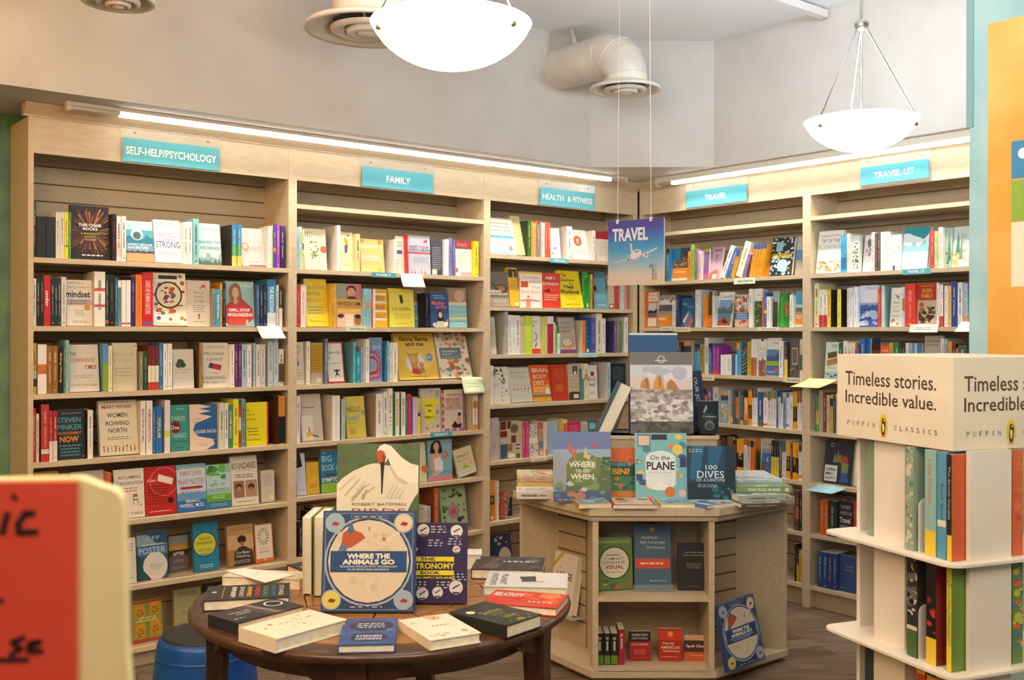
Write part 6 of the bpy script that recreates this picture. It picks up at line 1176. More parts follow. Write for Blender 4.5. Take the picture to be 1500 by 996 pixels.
art('when', 'book with a small round green globe-like hill, left on the island top', '8496bc', R(0, 0, 1, .3, '6a7cb4'), R(0, .25, 1, .5, '9ab0cc'), ('m', .58, .12, 3, 1, '5a7048', 12), ('d', 20, 4, .62, .36, 1, .56, .08, ['4a6a34', '3a5630', '6a8a44']), ('p', [(0, .35), (.12, .28), (.25, .5), (.2, .9), (0, 1)], 'a0a6b4'), R(0, .85, 1, 1, '4a5a80'), ('d', 24, 7, .03, .6, .97, .96, .07, ['c8ccd4', '5a7a9a', '7a9a68', 'b87a5a']), C(.52, .54, .3, '6f8440'), ('d', 14, 2, .3, .36, .75, .72, .06, ['7f9450', '5f7436', '8fa45c']), ('p', [(.24, .24), (.3, .16), (.36, .3), (.42, .2), (.38, .4)], 'c86a4a'), ('p', [(.52, .36), (.56, .2), (.6, .32), (.66, .34), (.62, .4)], 'd8c0a0'), C(.72, .2, .05, 'b05a60'), T('WHERE', .5, .47, .46, .075, 'f0ece0', .03), T('TO GO', .5, .56, .24, .05, 'f0ece0', .02), T('WHEN', .5, .64, .4, .075, 'f0ece0', .03), B(.35, .41, .7, .44, 1, 'e0e0d0'), B(.04, .955, .8, .975, 1, 'c8ccd4'), hard=True)
art('bin', 'orange and green book between the hill cover and the aqua one', '3c7a5c', R(0, 0, 1, .28, 'e0682a'), R(0, .28, 1, .38, '2a5a5a'), R(0, .38, 1, .56, '3a4a44'), C(.8, .25, .16, 'e8885a'), C(.8, .25, .13, 'd8603a'), T('WHERE IS', .42, .33, .8, .07, '5ac0b0', .02), T('BIN?', .45, .47, .66, .13, 'f0b428', .04), R(0, .56, 1, .86, '4a8a60'), ('d', 10, 3, .05, .58, .95, .84, .1, ['e0a040', 'd87a3a', '2a6a58']), R(0, .86, 1, 1, 'd88a3a'))
art('plane', 'aqua activity book with a white rounded panel, centre of the island top', '7fc0c6', ('d', 30, 5, .02, .02, .98, .98, .06, ['e8885a', '3a5a9a', 'f0d050', 'e8b8a8', '4a8a9a', 'f0ece4']), R(.05, .02, .3, .2, '5a6aa0'), R(.07, .04, .28, .18, 'e8c8a8'), C(.82, .24, .1, 'f0d050'), R(.32, .02, .62, .1, '2a2a30'), R(.2, .4, .78, .7, 'e6f0ec'), C(.49, .38, .29, 'e6f0ec', .12), C(.49, .72, .29, 'e6f0ec', .12), T('On the', .48, .36, .38, .07, '2a3038', .01), T('PLANE', .49, .48, .54, .12, '2a3038', .03), T('Activity Book', .48, .58, .46, .04, 'e8a08a', 0), ('p', [(.3, .82), (.48, .7), (.68, .82)], 'f4f4f2'), C(.66, .86, .1, 'e0783a'), R(.02, .6, .14, .7, '3a4a8a'), R(.86, .36, .98, .5, '3a3a70'), C(.9, .88, .07, 'e8c8b8'))
art('dives', 'deep blue diving book with light rays and white letters', '12415e', ('p', [(.1, 0), (.35, 0), (.25, .6), (.05, .6)], '1d6690'), ('p', [(.45, 0), (.75, 0), (.6, .5), (.4, .6)], '1c5c86'), ('p', [(.8, 0), (1, 0), (1, 1), (.75, 1)], '0c2838'), ('m', .7, .1, 3, 1, '0e2c3c', 7), ('d', 16, 6, .45, .6, .95, .95, .06, ['2a8a86', '1f6a70', '0f3a4a']), T('100', .5, .38, .24, .08, 'e8ece8', 0), T('DIVES', .48, .51, .56, .13, 'e8ece8', 0), T('OF A LIFETIME', .48, .61, .6, .045, 'd0dce0', .0), B(.2, .68, .65, .74, 2, 'a8c0c8'), R(.04, .05, .075, .12, 'd8b030'), R(.047, .06, .068, .11, '12415e'), B(.1, .05, .32, .12, 2, 'c8d4d8'), hard=True)
art('mountain', 'tall photo book of orange rock towers on the island riser', '8d8782', R(0, 0, 1, .15, '6f6a66'), ('o', .5, .09, .06, .012, 'd8d4d0'), R(.4, .1, .6, .11, 'd8d4d0'), R(0, .16, 1, .5, 'cdd0d6'), ('p', [(0, .3), (.5, .27), (1, .34), (1, .5), (0, .5)], 'dcc8c0'), ('d', 14, 3, .2, .18, .98, .36, .12, ['dcdce0', 'b8b8c2', 'e0d8d8']), ('p', [(.16, .44), (.18, .36), (.24, .33), (.28, .31), (.31, .37), (.32, .46)], 'c8823c'), ('p', [(.36, .46), (.38, .37), (.43, .3), (.48, .28), (.52, .36), (.56, .46)], 'd8923c'), ('p', [(.58, .47), (.6, .37), (.66, .33), (.72, .38), (.8, .47)], 'b8763c'), ('p', [(.24, .33), (.28, .31), (.3, .4), (.27, .46)], 'a8642c'), ('p', [(.46, .29), (.48, .28), (.5, .4), (.46, .46)], 'b06c2c'), R(0, .46, 1, .58, 'b8a8a0'), ('d', 80, 6, 0, .46, 1, .6, .04, ['8a7c74', 'c8bcb4', '9a8a84']), R(0, .58, 1, .85, 'c2bab4'), ('d', 190, 8, 0, .58, 1, .85, .05, ['d4ccc6', 'a49a94', 'e0d8d2', '847a76', 'b8aea8']), R(0, .85, 1, 1, '4e4844'), ('d', 30, 9, 0, .86, 1, 1, .06, ['3e3a36', '5e5852', '6a645c']), hard=True)
art('bluetall', 'tall plain dark blue book standing behind the mountain book', '1f5280', R(0, 0, 1, .02, 'd8dce0'), hard=True)
art('compact', 'small black boxed atlas with rounded corners on the riser', '1b2530', C(.5, .74, .26, '8a7a54', .14), C(.5, .76, .2, '3a4a54', .1), T('Compact', .5, .47, .72, .09, 'b8d0e0', .01), B(.2, .54, .8, .6, 2, '5a8a6a'), B(.25, .36, .7, .42, 2, '5a8a6a'), ('p', [(.15, .35), (.3, .12), (.4, .2), (.25, .36)], '9aa4ac'))
art('navylean', 'navy book with white lettering tilted behind the small atlas', '1d2f4a', ('s', 'OUR JOURNEY', .5, .5, .3, .8, 'b8c4d0', .01), hard=True)
art('leanside', 'thick cream-paged book leaning on the left of the riser', '2c6a80')
stand(811, 896, 634, ZT, 4.40, 'when', GI, lean=9, t=.03)
stand(892.5, 932, 657, ZT, 4.53, 'bin', GI, lean=6)
stand(931.5, 1008, 635, ZT, 4.44, 'plane', GI, lean=8, t=.012)
stand(1008, 1078.5, 654, ZT, 4.42, 'dives', GI, lean=7, yaw=-2, t=.022)
stand(924, 1016, 517, ZR, 4.69, 'mountain', GI, lean=7, t=.03)
stand(922, 993, 488.5, ZR, 4.80, 'bluetall', GI, lean=3, t=.035)
stand(1026, 1053, 588, ZR, 4.70, 'compact', GI, lean=2, yaw=4, t=.045, label='small black boxed atlas at the right end of the riser')
stand(1018, 1040, 545, ZR, 4.80, 'navylean', GI, lean=2, yaw=6, t=.018, roll=8)
# thick book seen edge on, leaning to the right against an acrylic rest
c_ = at_y(874, 640, 4.70)
bk = book(T_((c_.x, 4.86, ZR + .002)) @ Matrix.Rotation(rad(25), 4, 'Y') @ Matrix.Rotation(rad(-90), 4, 'Z'), .17, .262, .056, '2c6a80', 'thick book seen from its page edge, leaning right on the riser', GI, None, None, True)
# acrylic rest behind it
t = thing('acrylic_stand', T_((at_y(900, 640, 4.82).x, 4.82, ZR)), 'clear acrylic book rest beside the leaning thick book', 'book stand')
m = MB(); m.box(-.07, -.05, 0, .07, .05, .004, CLEAR); m.build('base', t)
m = MB(); m.hexa([(.0, -.05, .004), (.004, -.05, .004), (.004, .05, .004), (.0, .05, .004), (.06, -.05, .2), (.064, -.05, .2), (.064, .05, .2), (.06, .05, .2)], CLEAR); m.build('back_plate', t)
# flat books along the front edge of the counter
for i, (key, desc, col, cols) in enumerate((('fa', 'yellow-edged photo book lying flat, leftmost along the island front edge', 'd9b43c', ['7aa0c0', 'e0dcd0', '4a7a9a']), ('fb', 'red patterned guidebook lying flat, second along the island front edge', 'a8403a', ['d8c8b0', '6a2a2c', 'e09a4a']), ('fc', 'yellow-bordered landscape book lying flat, third along the island front edge', 'd8b838', ['8ab0c8', '4a6a8a', 'd0d8dc']), ('fd', 'blue seascape book lying flat, rightmost along the island front edge', '5a8ab8', ['c8d4dc', '2a5a8a', 'e0c060']))):
    art(key, desc, col, R(.06, .08, .94, .92, cols[0]), ('d', 22, i + 3, .08, .1, .92, .9, .1, cols))
GF = 'flat books along the front edge of the island'
flat((848, 739), (896, 738), (852, 727), ZT, .018, 'fa', GF)
flat((898, 740), (962, 740), (902, 728), ZT, .016, 'fb', GF)
flat((968, 739), (1018, 739), (970, 728), ZT, .014, 'fc', GF)
flat((1036, 741), (1084, 735), (1034, 729), ZT, .014, 'fd', GF)
# left and right flat stacks
def stack(specs, grp):
    z = ZT
    for (Ap, Bp, Cp, t_, desc, col, cols, spo) in specs:
        k = 'st' + desc
        art(k, desc, col, ('d', 18, len(desc), .03, .05, .97, .95, .12, cols))
        # project on this level
        a = on_z(*Ap, z + t_)
        flat(Ap, Bp, Cp, z, t_, k, grp, spine_ops=spo or dashes(len(desc), contrast(col), col), near=True); z += t_ + .0015
stack([((757, 721), (812, 721), (760, 712), .03, 'thick white book at the bottom of the left island stack', 'e4dcd4', ['c8c0b8', 'b0a8a0'], None),
       ((758, 708), (812, 708), (762, 701), .012, 'yellow and blue book second from the bottom, left island stack', 'd8b448', ['7ab0c0', 'e8dcc0', 'a85a4a'], None),
       ((760, 703), (812, 703), (764, 696), .012, 'brown-spined book in the middle of the left island stack', 'c8a888', ['a87a58', 'e0d0b8'], None),
       ((758, 697), (812, 697), (763, 688), .014, 'book with orange and pale flower cover on top of the left island stack', 'dcc8a8', ['d88a4a', 'e8e0d0', '9ab0a0', 'c8604a'], None)], 'left stack of flat books on the island')
art('frontleft', 'thin orange booklet in front of the left island stack', 'd88a3c', R(.5, 0, 1, 1, 'e8dcc8'), R(0, 0, .1, 1, 'c85a3a'))
flat((770, 724.5), (812, 727), (776, 717.5), ZT, .008, 'frontleft', GF)
stack([((1086, 739), (1152, 737), (1084, 726), .016, 'dark book at the bottom of the right island stack', '5a5048', ['8a8a7a', 'c8c0b0'], None),
       ((1082, 727), (1158, 725), (1080, 714), .024, 'pale photo book above the dark one, right island stack', 'a8b4a4', ['7a9a6a', 'd8dce0', '5a7a8a'], None),
       ((1080, 713), (1161, 713), (1078, 703), .026, 'thick green book with pale lettered edge, right island stack', '7a9a68', ['a8b89a', 'd8c8a8', '6a8a9a', 'c89a70'], [('s', 'WINE TRAILS', .5, .36, .5, .34, 'dfe0c8', .02), ('r', .3, .56, .7, .62, 'c8d0b0'), ('r', .3, .64, .7, .78, 'c8d0b0'), ('c', .5, .9, .38, 'e0d0b8')]),
       ((1080, 703), (1146, 702), (1079, 695), .014, 'pale blue and yellow book second from the top, right island stack', 'c8d4dc', ['e0c880', '9ab0c0', 'a8a890'], None),
       ((1079, 697), (1134, 697), (1078, 689), .010, 'thin white and tan book on top of the right island stack', 'dcdcdc', ['c8b898', 'b0b8c0'], None)], 'right stack of flat books on the island')
# near edge lettering of the green book, as its printed spine
# shelves in the front box
art('fivelang', 'green dictionary with a cream oval on the island shelf', '6a8a4a', ('o', .52, .48, .42, .03, '2a3a2a'), C(.52, .48, .39, 'e6dcc4'), T('COMPACT', .52, .4, .5, .05, '4a3a34', .01), T('LANGUAGE', .52, .47, .55, .05, '4a3a34', .01), T('VISUAL', .52, .56, .5, .08, 'a8342c', .03), T('Dictionary', .52, .66, .4, .05, '4a3a34', 0), B(.3, .3, .74, .36, 1, '5a4a44'), R(.05, .04, .95, .1, '8aa85a'), ('d', 10, 3, .02, .8, .98, .98, .07, ['c8c060', '4a6a3a', 'b86a4a']))
art('signlang', 'blue-grey dictionary with an orange band, in a clear stand', '4a6880', C(.5, .08, .06, 'd89a3a'), T('American', .42, .2, .44, .05, 'c8d4dc', 0), T('Sign Language', .5, .28, .68, .055, 'c8d4dc', 0), T('Dictionary', .6, .36, .5, .055, 'c8d4dc', 0), R(.04, .53, .96, .68, 'd8503a'), B(.1, .57, .9, .64, 1, 'f0d0c0'), B(.4, .85, .9, .89, 1, 'b8c8d4'), hard=True)
art('blackdict', 'black book with tiny white title on the island shelf', '242422', T('THAT DOESN\'T MEAN', .5, .2, .6, .025, 'b8b4a8', .01), T('WHAT YOU THINK IT MEANS', .5, .26, .7, .025, 'b8b4a8', .01), B(.25, .42, .75, .55, 3, '8a867c'), B(.3, .9, .7, .93, 1, '8a867c'), hard=True)
art('pocket', 'red and black pocket dictionary on the bottom island shelf', 'b0242c', R(0, 0, 1, .35, '2a1c20'), T("WEBSTER'S", .5, .12, .8, .09, 'd8d0c0', .01), T('NEW WORLD', .5, .24, .76, .07, 'd8d0c0', .01), T('DICTIONARY', .5, .45, .8, .07, 'e8d0b0', .01), B(.2, .6, .8, .8, 3, 'd88a80'))
art('handy', 'red and cream dictionary with a gold sun on the bottom island shelf', 'b8281f', R(.0, .04, 1, .36, 'd8402a'), C(.5, .16, .12, 'e0a83a'), T('Handy', .42, .46, .5, .1, 'f0dcb8', .01), T('AMERICAN', .5, .58, .84, .09, 'f0dcb8', .01), T('Dictionary', .55, .7, .7, .09, 'f0dcb8', .01), B(.1, .85, .9, .9, 1, 'e8b090'))
art('spell', 'orange and brown spelling book, rightmost on the bottom island shelf', 'd0602f', R(0, .2, 1, .66, '4a3026'), R(0, 0, 1, .2, 'd8a888'), T('Spell Check', .5, .44, .84, .14, 'f0e4d0', .02), B(.2, .75, .8, .85, 1, 'e8b898'))
GS = 'reference books on the island shelves'
sy = fy + .06
stand(873, 928, 791, zmid, sy + .02, 'fivelang', GS, lean=6, yaw=10, t=.045)
stand(930, 984, 769, zmid, sy + .05, 'signlang', GS, lean=7, t=.02)
stand(994, 1042, 796, zmid, sy + .04, 'blackdict', GS, lean=5, yaw=-2, t=.02)
t = thing('acrylic_stand', T_((at_y(957, 870, sy + .02).x, sy + .03, zmid)), 'clear acrylic stand holding the blue-grey dictionary', 'book stand')
hw = .085
m = MB(); m.box(-hw, -.012, 0, hw, .12, .003, CLEAR); m.build('base', t)
m = MB(); m.box(-hw, -.014, 0, hw, -.011, .03, CLEAR); m.build('lip', t)
zs = .06
stand(923, 954, 926, zs, sy + .04, 'pocket', GS, lean=6, t=.03)
stand(966, 1000, 922, zs, sy + .04, 'handy', GS, lean=5, yaw=-3, t=.03)
stand(1003, 1041, 931, zs, sy + .05, 'spell', GS, lean=6, yaw=-4, t=.012)
for i, (a_, b_, col, lab) in enumerate(((873, 884, '26241f', 'leftmost'), (885, 894, '26241f', 'second from left'), (895, 905, '26241f', 'third from left'), (906, 915, 'a8242c', 'red'))):
    p0 = at_y(a_, 930, sy - .01); p1 = at_y(b_, 930, sy - .01); hh = at_y(a_, 928 if i < 3 else 922, sy - .01).z - zs
    lb_ = 'small black and green book spine, %s on the bottom island shelf' % lab if i < 3 else 'small red book spine beside three black ones, bottom island shelf'
    book(T_((p1.x, sy - .01, zs + .0006)) @ basis((0, 1, 0), (-1, 0, 0), (0, 0, 1), (0, 0, 0)), .11, hh, p1.x - p0.x - .0008, col, lb_, GS, None, ([('r', 0, .7, 1, .97, '6a8a34')] if i < 3 else []) + [('r', .3, .12, .7, .2, 'b8b090'), ('r', .35, .25, .65, .55, 'c8c0a8')], False)
# book in the right bay and the large-print card book in the left bay
AN = [R(.02, .015, .98, .985, '3a5078'), R(.05, .04, .95, .96, '2f4a78')]
def animal_ops():
    o = [R(.0, .0, 1, 1, '2c4570'), R(.025, .02, .975, .98, '7484a8'), R(.035, .03, .965, .97, '2c4570'),
         ('o', .5, .5, .475, .02, 'a8b0c4'), ('o', .5, .5, .45, .012, '2a4268'), C(.5, .5, .435, 'd8c9b0')]
    o += [('d', 26, 11, .16, .2, .84, .8, .05, ['cfbea4', 'ddd0b8', 'c8b89c', 'd2c4b0'])]
    o += [('p', [(.2, .33), (.22, .22), (.3, .17), (.36, .2), (.42, .22), (.46, .27), (.4, .31), (.32, .36), (.24, .38)], 'b8543a'), ('p', [(.16, .42), (.2, .33), (.28, .36), (.24, .42)], '5a7a98'), ('p', [(.26, .2), (.31, .1), (.34, .2), (.3, .24)], '4f6a88'), C(.66, .28, .02, 'c8604a'), C(.5, .18, .008, 'c0503c'), R(.495, .155, .505, .2, 'c0503c')]
    o += [R(.09, .4, .91, .61, '274c7c'), T('WHERE THE', .5, .45, .46, .05, 'f0e8dc', .04), T('ANIMALS GO', .5, .508, .56, .05, 'f0e8dc', .04), T('TRACKING WILDLIFE WITH TECHNOLOGY', .5, .553, .62, .019, 'c8d0dc', .02), T('IN 50 MAPS AND GRAPHICS', .5, .582, .44, .019, 'c8d0dc', .02)]
    for u, v, c1, c2 in ((.13, .12, '9ab4c4', 'b02a3a'), (.87, .12, 'e0c8a8', '9a2a2a'), (.11, .88, 'd8cc60', '8a3a2a'), (.88, .88, '9ab0c0', 'a8303a')):
        o += [C(u, v, .105, 'a8b0c4'), C(u, v, .092, c1), ('p', [(u - .04, v + .02), (u - .01, v - .015), (u + .05, v), (u + .03, v + .03)], c2)]
    o += [R(.3, .045, .7, .075, '8a98b8'), R(.305, .049, .695, .071, '2a4268'), B(.33, .052, .67, .068, 1, 'c8d0dc'), R(.28, .935, .48, .965, '2a4268'), R(.52, .935, .72, .965, '2a4268'), B(.3, .94, .46, .96, 1, 'c8d0dc'), B(.54, .94, .7, .96, 1, 'c8d0dc')]
    return o
A['animals'] = ('blue book with a round cream map at the front of the round table', '2f4a76', animal_ops(), True)
e = (VR - FR).normalized(); nin = Vector((-e.y, e.x))
p0 = FR + nin * .12 + e * .12
fa = on_z(1068, 988, .05); 
ex = Vector((e.x, e.y, 0)); M = T_((fa.x, fa.y, .05 + .03 * math.sin(rad(10)) + .001)) @ basis(ex, ZV.cross(ex), ZV, (0, 0, 0)) @ Matrix.Rotation(rad(-12), 4, 'X') @ Matrix.Rotation(rad(-3), 4, 'Y')
book(M, .245, .275, .022, '2f4a76', 'blue book with a round map leaning in the right island bay', None, animal_ops(), None, True)
# large print book on the left slat wall
art('large', 'white large-print book with a gold corner stripe on the left slatted bay', 'e6ddd0', ('p', [(.0, .2), (.3, 0), (.42, 0), (.0, .3)], 'c8a84a'), T('LARGE', .52, .38, .66, .12, '3a3434', .02), T('PRINT', .46, .56, .56, .12, '3a3434', .02), T('The', .3, .26, .1, .05, '6a6460', 0), B(.2, .7, .8, .8, 2, '9a9288'), hard=True)
e = (FL - VL).normalized(); nin = Vector((-e.y, e.x)); ex = Vector((e.x, e.y, 0))
pA = VL + nin * .125; uL = (803 - 750) / FPX
tt = (uL * pA.y - pA.x) / (e.x - uL * e.y)
pL = pA + e * tt
a2 = Vector((pL.x, pL.y)); zz = at_y(806, 893, pL.y).z
w_l = .2
t = thing('slat_shelf', T_((a2.x, a2.y, zz)), 'small clear ledge hooked on the left slatted bay of the island', 'ledge')
m = MB(); b_ = basis(ex, ZV.cross(ex), ZV, (0, 0, 0))
m.box(-.01, -.01, -.004, w_l, .073, 0, CLEAR); m.box(-.01, -.013, -.004, w_l, -.01, .02, CLEAR)
m.build('ledge', t, None); t.matrix_world = T_((a2.x, a2.y, zz)) @ b_
M = T_((a2.x, a2.y, zz + .04 * math.sin(rad(12)) + .001)) @ b_ @ Matrix.Rotation(rad(-10), 4, 'X')
book(M, .175, .265, .035, 'e6ddd0', A['large'][0], None, A['large'][2], None, True)
# ================================================================= ROUND TABLE
TX, TY, TZ, TR_ = -0.352, 2.83, 0.74, 0.515
def wood(name, c1, c2, rough=.35):
    return noisy(name, c1, c2, 9, (1, 12, 1), rough, 8, .0, .25, .3, .7)
WOODT = wood('table_wood', '85552c', 'b07a42'); WOODD = wood('dark_table_wood', '3c2415', '57351f'); WOODG = mat('24160d', .6)
t = thing('round_table', T_((TX, TY, 0)), 'round dark wooden table with radiating planks, covered with books', 'table')
m = MB(); m.lathe([(0, TZ - .028), (TR_ - .03, TZ - .028), (TR_ - .012, TZ - .026), (TR_ - .002, TZ - .018), (TR_, TZ - .010), (TR_ - .004, TZ - .003), (TR_ - .012, TZ), (TR_ - .075, TZ)], WOODD, 72); m.build('rim', t)
m = MB(); m.lathe([(TR_ - .072, TZ - .0035), (0, TZ - .0035)], WOODG, 64); m.build('top_underlay', t)
n = 12
for k in range(n):
    a0, a1 = 2 * math.pi * k / n, 2 * math.pi * (k + 1) / n
    m = MB()
    for j in range(5):      # planks of one wedge, running parallel to its middle
        am = (a0 + a1) / 2; ro_ = TR_ - .078
        half = math.tan((a1 - a0) / 2)
        r0, r1 = .06 + j * (ro_ - .06) / 5 + .002, .06 + (j + 1) * (ro_ - .06) / 5 - .002
        def pp(r, s_): 
            l = r; y = s_ * (r * half - .0025)
            x_, y_ = l, y
            f = min(1, ro_ / math.hypot(x_, y_)); x_ *= f; y_ *= f
            return (x_ * math.cos(am) - y_ * math.sin(am), x_ * math.sin(am) + y_ * math.cos(am))
        ss = [-1, -.6, -.2, .2, .6, 1]
        pts = [pp(r0, s_) for s_ in reversed(ss)] + [pp(r1, s_) for s_ in ss]
        m.prism(list(reversed(pts)) if False else pts, TZ - .003, TZ, WOODT)
    m.build('plank_wedge', t)
m = MB(); m.lathe([(0, TZ), (.057, TZ), (.057, TZ - .004)], WOODT, 24); m.build('centre_disc', t)
# scalloped apron and legs
la = [rad(198), rad(342), rad(268), rad(80)]
m = MB(); m.lathe([(TR_ - .09, TZ - .028), (TR_ - .09, TZ - .085), (TR_ - .11, TZ - .085), (TR_ - .11, TZ - .028)], WOODD, 60); m.build('apron', t)
for a in la:
    r = TR_ - .075
    cx, cy = r * math.cos(a), r * math.sin(a)
    m = MB(); tx = Vector((-math.sin(a), math.cos(a))); rx = Vector((math.cos(a), math.sin(a)))
    prev = None
    lv = [(TZ - .028, .036, .03, 0), (TZ - .12, .033, .028, .0), (.35, .025, .024, .012), (.05, .021, .02, .03), (0, .02, .019, .033)]
    rings = []
    for z, hw_, hd, o_ in lv:
        c = Vector((cx, cy)) + rx * o_
        rings.append([(*(c + tx * (sx * hw_) + rx * (sy * hd)), z) for sx, sy in ((-1, -1), (1, -1), (1, 1), (-1, 1))])
    vs = [p for rg in rings for p in rg]; fs = []
    for i in range(len(rings) - 1):
        for k in range(4): fs.append((i * 4 + k, i * 4 + (k + 1) % 4, (i + 1) * 4 + (k + 1) % 4, (i + 1) * 4 + k))
    fs += [(0, 1, 2, 3), tuple(range(len(vs) - 4, len(vs)))]
    m.mesh(vs, fs, WOODD)
    # curved bracket either side under the rim
    for sg in (-1, 1):
        q_ = Vector((cx, cy)) + tx * (sg * .03)
        r_ = q_ + tx * (sg * .10) - rx * .012
        th = rx * .012
        for (u_, v_) in ((0, 1),):
            P0 = [(*(q_ - th), TZ - .03), (*(r_ - th), TZ - .03), (*(r_ - th), TZ - .06), (*(q_ + tx * (sg * .03) - th), TZ - .10), (*(q_ - th), TZ - .17)]
            P1 = [(p[0] + 2 * th.x, p[1] + 2 * th.y, p[2]) for p in P0]
            k = len(P0); m.mesh(P0 + P1, [tuple(range(k)), tuple(reversed(range(k, 2 * k)))] + [(i, (i + 1) % k, k + (i + 1) % k, k + i) for i in range(k)], WOODD)
    m.build('leg', t)

# ---------------------------------------------------------------- books on the table
GT = 'books displayed on the round table'
zc = lambda p: (p[0] / 2.586 + 280, p[1] / 2.586 + 640)
stand(470, 607.5, 751, TZ, 2.655, 'animals', GT, lean=9, t=.028)
art('astronomy', 'purple and yellow astronomy book with white star icons', '2e2150', *[x for (u, v, r) in ((.14, .1, .07), (.42, .09, .08), (.86, .1, .08), (.2, .28, .09), (.86, .33, .05), (.15, .83, .1), (.42, .88, .08), (.86, .8, .09), (.62, .86, .07)) for x in (C(u, v, r, 'dcd6d4'), ('p', [(u - r * .6, v + r * .1), (u + r * .5, v - r * .5), (u + r * .6, v - r * .35), (u - r * .4, v + r * .25)], '2e2150'), R(u - r * .5, v + r * .62, u + r * .5, v + r * .86, '2e2150'))], ('y', .2, .3, 12, .05, .16, 3, ['dcd6d4']), *[x for (u, v) in ((.52, .03), (.48, .2), (.74, .18), (.1, .4), (.6, .72), (.28, .72), (.8, .62)) for x in (B(u, v, u + .2, v + .1, 3, 'c8c0c8'),)], R(.2, .42, .83, .48, 'e8d22c'), T('THE', .48, .45, .2, .04, '2e2150', .03), T('ASTRONOMY', .52, .535, .64, .075, 'e8d22c', .03), R(.2, .59, .83, .65, 'e8d22c'), T('BOOK', .52, .62, .26, .04, '2e2150', .03), T('BIG IDEAS SIMPLY EXPLAINED', .52, .68, .64, .025, 'e8d22c', .02), hard=True)
stand(572, 684, 768, TZ, 2.745, 'astronomy', GT, lean=8, t=.026, yaw=-1)
art('birds', 'tall book with a white crane on green, behind the blue map book', '566a44',
    ('d', 60, 5, 0, 0, 1, .3, .05, ['5c7048', '50633e', '5a6c46']),
    ('p', [(0, .37), (.08, .31), (.2, .25), (.35, .2), (.42, .185), (.5, .18), (.6, .2), (.85, .2), (1, .24), (1, .45), (.95, .5), (.88, .6), (.85, .7), (.85, 1), (0, 1)], 'e6ddc8'),
    ('p', [(.49, .06), (.52, .02), (.58, .0), (.66, .02), (.72, .07), (.8, .13), (.9, .18), (1, .2), (1, .36), (.88, .36), (.75, .3), (.66, .2), (.62, .13), (.6, .17), (.55, .17), (.5, .12)], 'efe8d6'),
    ('p', [(.66, .2), (.75, .3), (.88, .36), (.84, .38), (.72, .33), (.64, .22)], 'd2c8b0'),
    *[('p', [(.02 + .07 * k, .42 + .05 * (k % 3)), (.22 + .06 * k, .29 + .025 * k), (.235 + .06 * k, .295 + .026 * k), (.04 + .07 * k, .435 + .05 * (k % 3))], ['cfc4ac', 'c6baa0', 'd6ccb6'][k % 3]) for k in range(5)],
    *[('p', [(.6 + .05 * k, .5), (.7 + .04 * k, .36 + .02 * k), (.71 + .04 * k, .365 + .02 * k), (.62 + .05 * k, .51)], ['d4cab4', 'cbc0a8'][k % 2]) for k in range(4)],
    ('p', [(.18, .5), (.34, .38), (.36, .39), (.3, .44), (.2, .53)], 'b8ac90'), ('p', [(.3, .5), (.36, .42), (.38, .43), (.33, .52)], 'b0a488'),
    ('p', [(.48, .08), (.52, .055), (.575, .07), (.6, .12), (.575, .19), (.53, .2), (.49, .14)], 'c8562c'), ('p', [(.55, .1), (.6, .12), (.58, .18), (.56, .16)], '8a3a20'),
    ('p', [(.53, .17), (.585, .16), (.575, .26), (.56, .46), (.545, .46), (.54, .3)], '2f2620'),
    T('ROBERT BATEMAN', .52, .555, .66, .026, '5a5648', 0), T('BIRDS', .52, .62, .66, .055, 'c0402c', 0), hard=True)
# a low riser of two thick books carries the crane book
for i in range(2):
    p = at_y(505, 800, 2.96)
    M = basis(Vector((1, 0, 0)), -ZV, Vector((0, 1, 0)), (p.x + .006 * i, 2.945, TZ + .0006 + (i + 1) * .042 + i * .0006))
    book(M, .22, .16, .042, ['8a7a60', '5a6478'][i], ['tan book lying under the crane book, mostly hidden', 'grey-blue book lying directly beneath the crane book, mostly hidden'][i], GT, None, None, True)
stand(492, 612, 652, TZ + .086, 2.965, 'birds', GT, lean=6, t=.035)
# books standing at the left of the map book, page edges towards us
for i, (a_, b_, col, top_, D_, lab) in enumerate(((443, 456, 'e4dcc8', 758, 2.84, 'cream book standing page edge outward, leftmost of the upright table books'), (459, 476, '6f8438', 757, 2.82, 'green-covered book standing page edge outward beside the blue map book'))):
    p0 = at_y(a_, 860, D_); p1 = at_y(b_, 860, D_); hh = at_y(a_, top_, D_).z - TZ
    # fore-edge faces the camera: local x points towards the camera
    M = T_((p0.x, D_ + .16, TZ + .0008)) @ basis((0, -1, 0), (1, 0, 0), (0, 0, 1), (0, 0, 0))
    book(M, .16, hh, p1.x - p0.x, col, lab, GT, None, None, True)
def tb(key, desc, col, Ap, Bp, Cp, t_, ops, hard=True, z=TZ, spine=None):
    A[key] = (desc, col, ops, hard)
    flat(Ap, Bp, Cp, z, t_, key, GT, conv=zc, spine_ops=spine)
def px_top(p, zlow): return p
tb('ta', 'thick cream book under a loose white sheet at the table back left', 'e0d6c4', (118, 528), (412, 540), (150, 500), .03, [])
tb('tb_', 'black book with words in seven colours at the table left', '262422', (45, 622), (372, 606), (84, 566), .028, [C(.1, .45, .03, 'e8e4dc'), R(.2, .1, .21, .9, 'c88a2c')] + [('s', s_, .33 + .095 * i, .5, .055, .7, c_, .03) for i, (s_, c_) in enumerate((('BRIEF', 'd8d4cc'), ('SHORT', 'c8c4bc'), ('ANSWERS', 'e0b02c'), ('GREAT', 'c8302c'), ('IDEAS', '3a9a5a'), ('FROM', '3a6ab0'), ('STARS', 'c0bcb8')))])
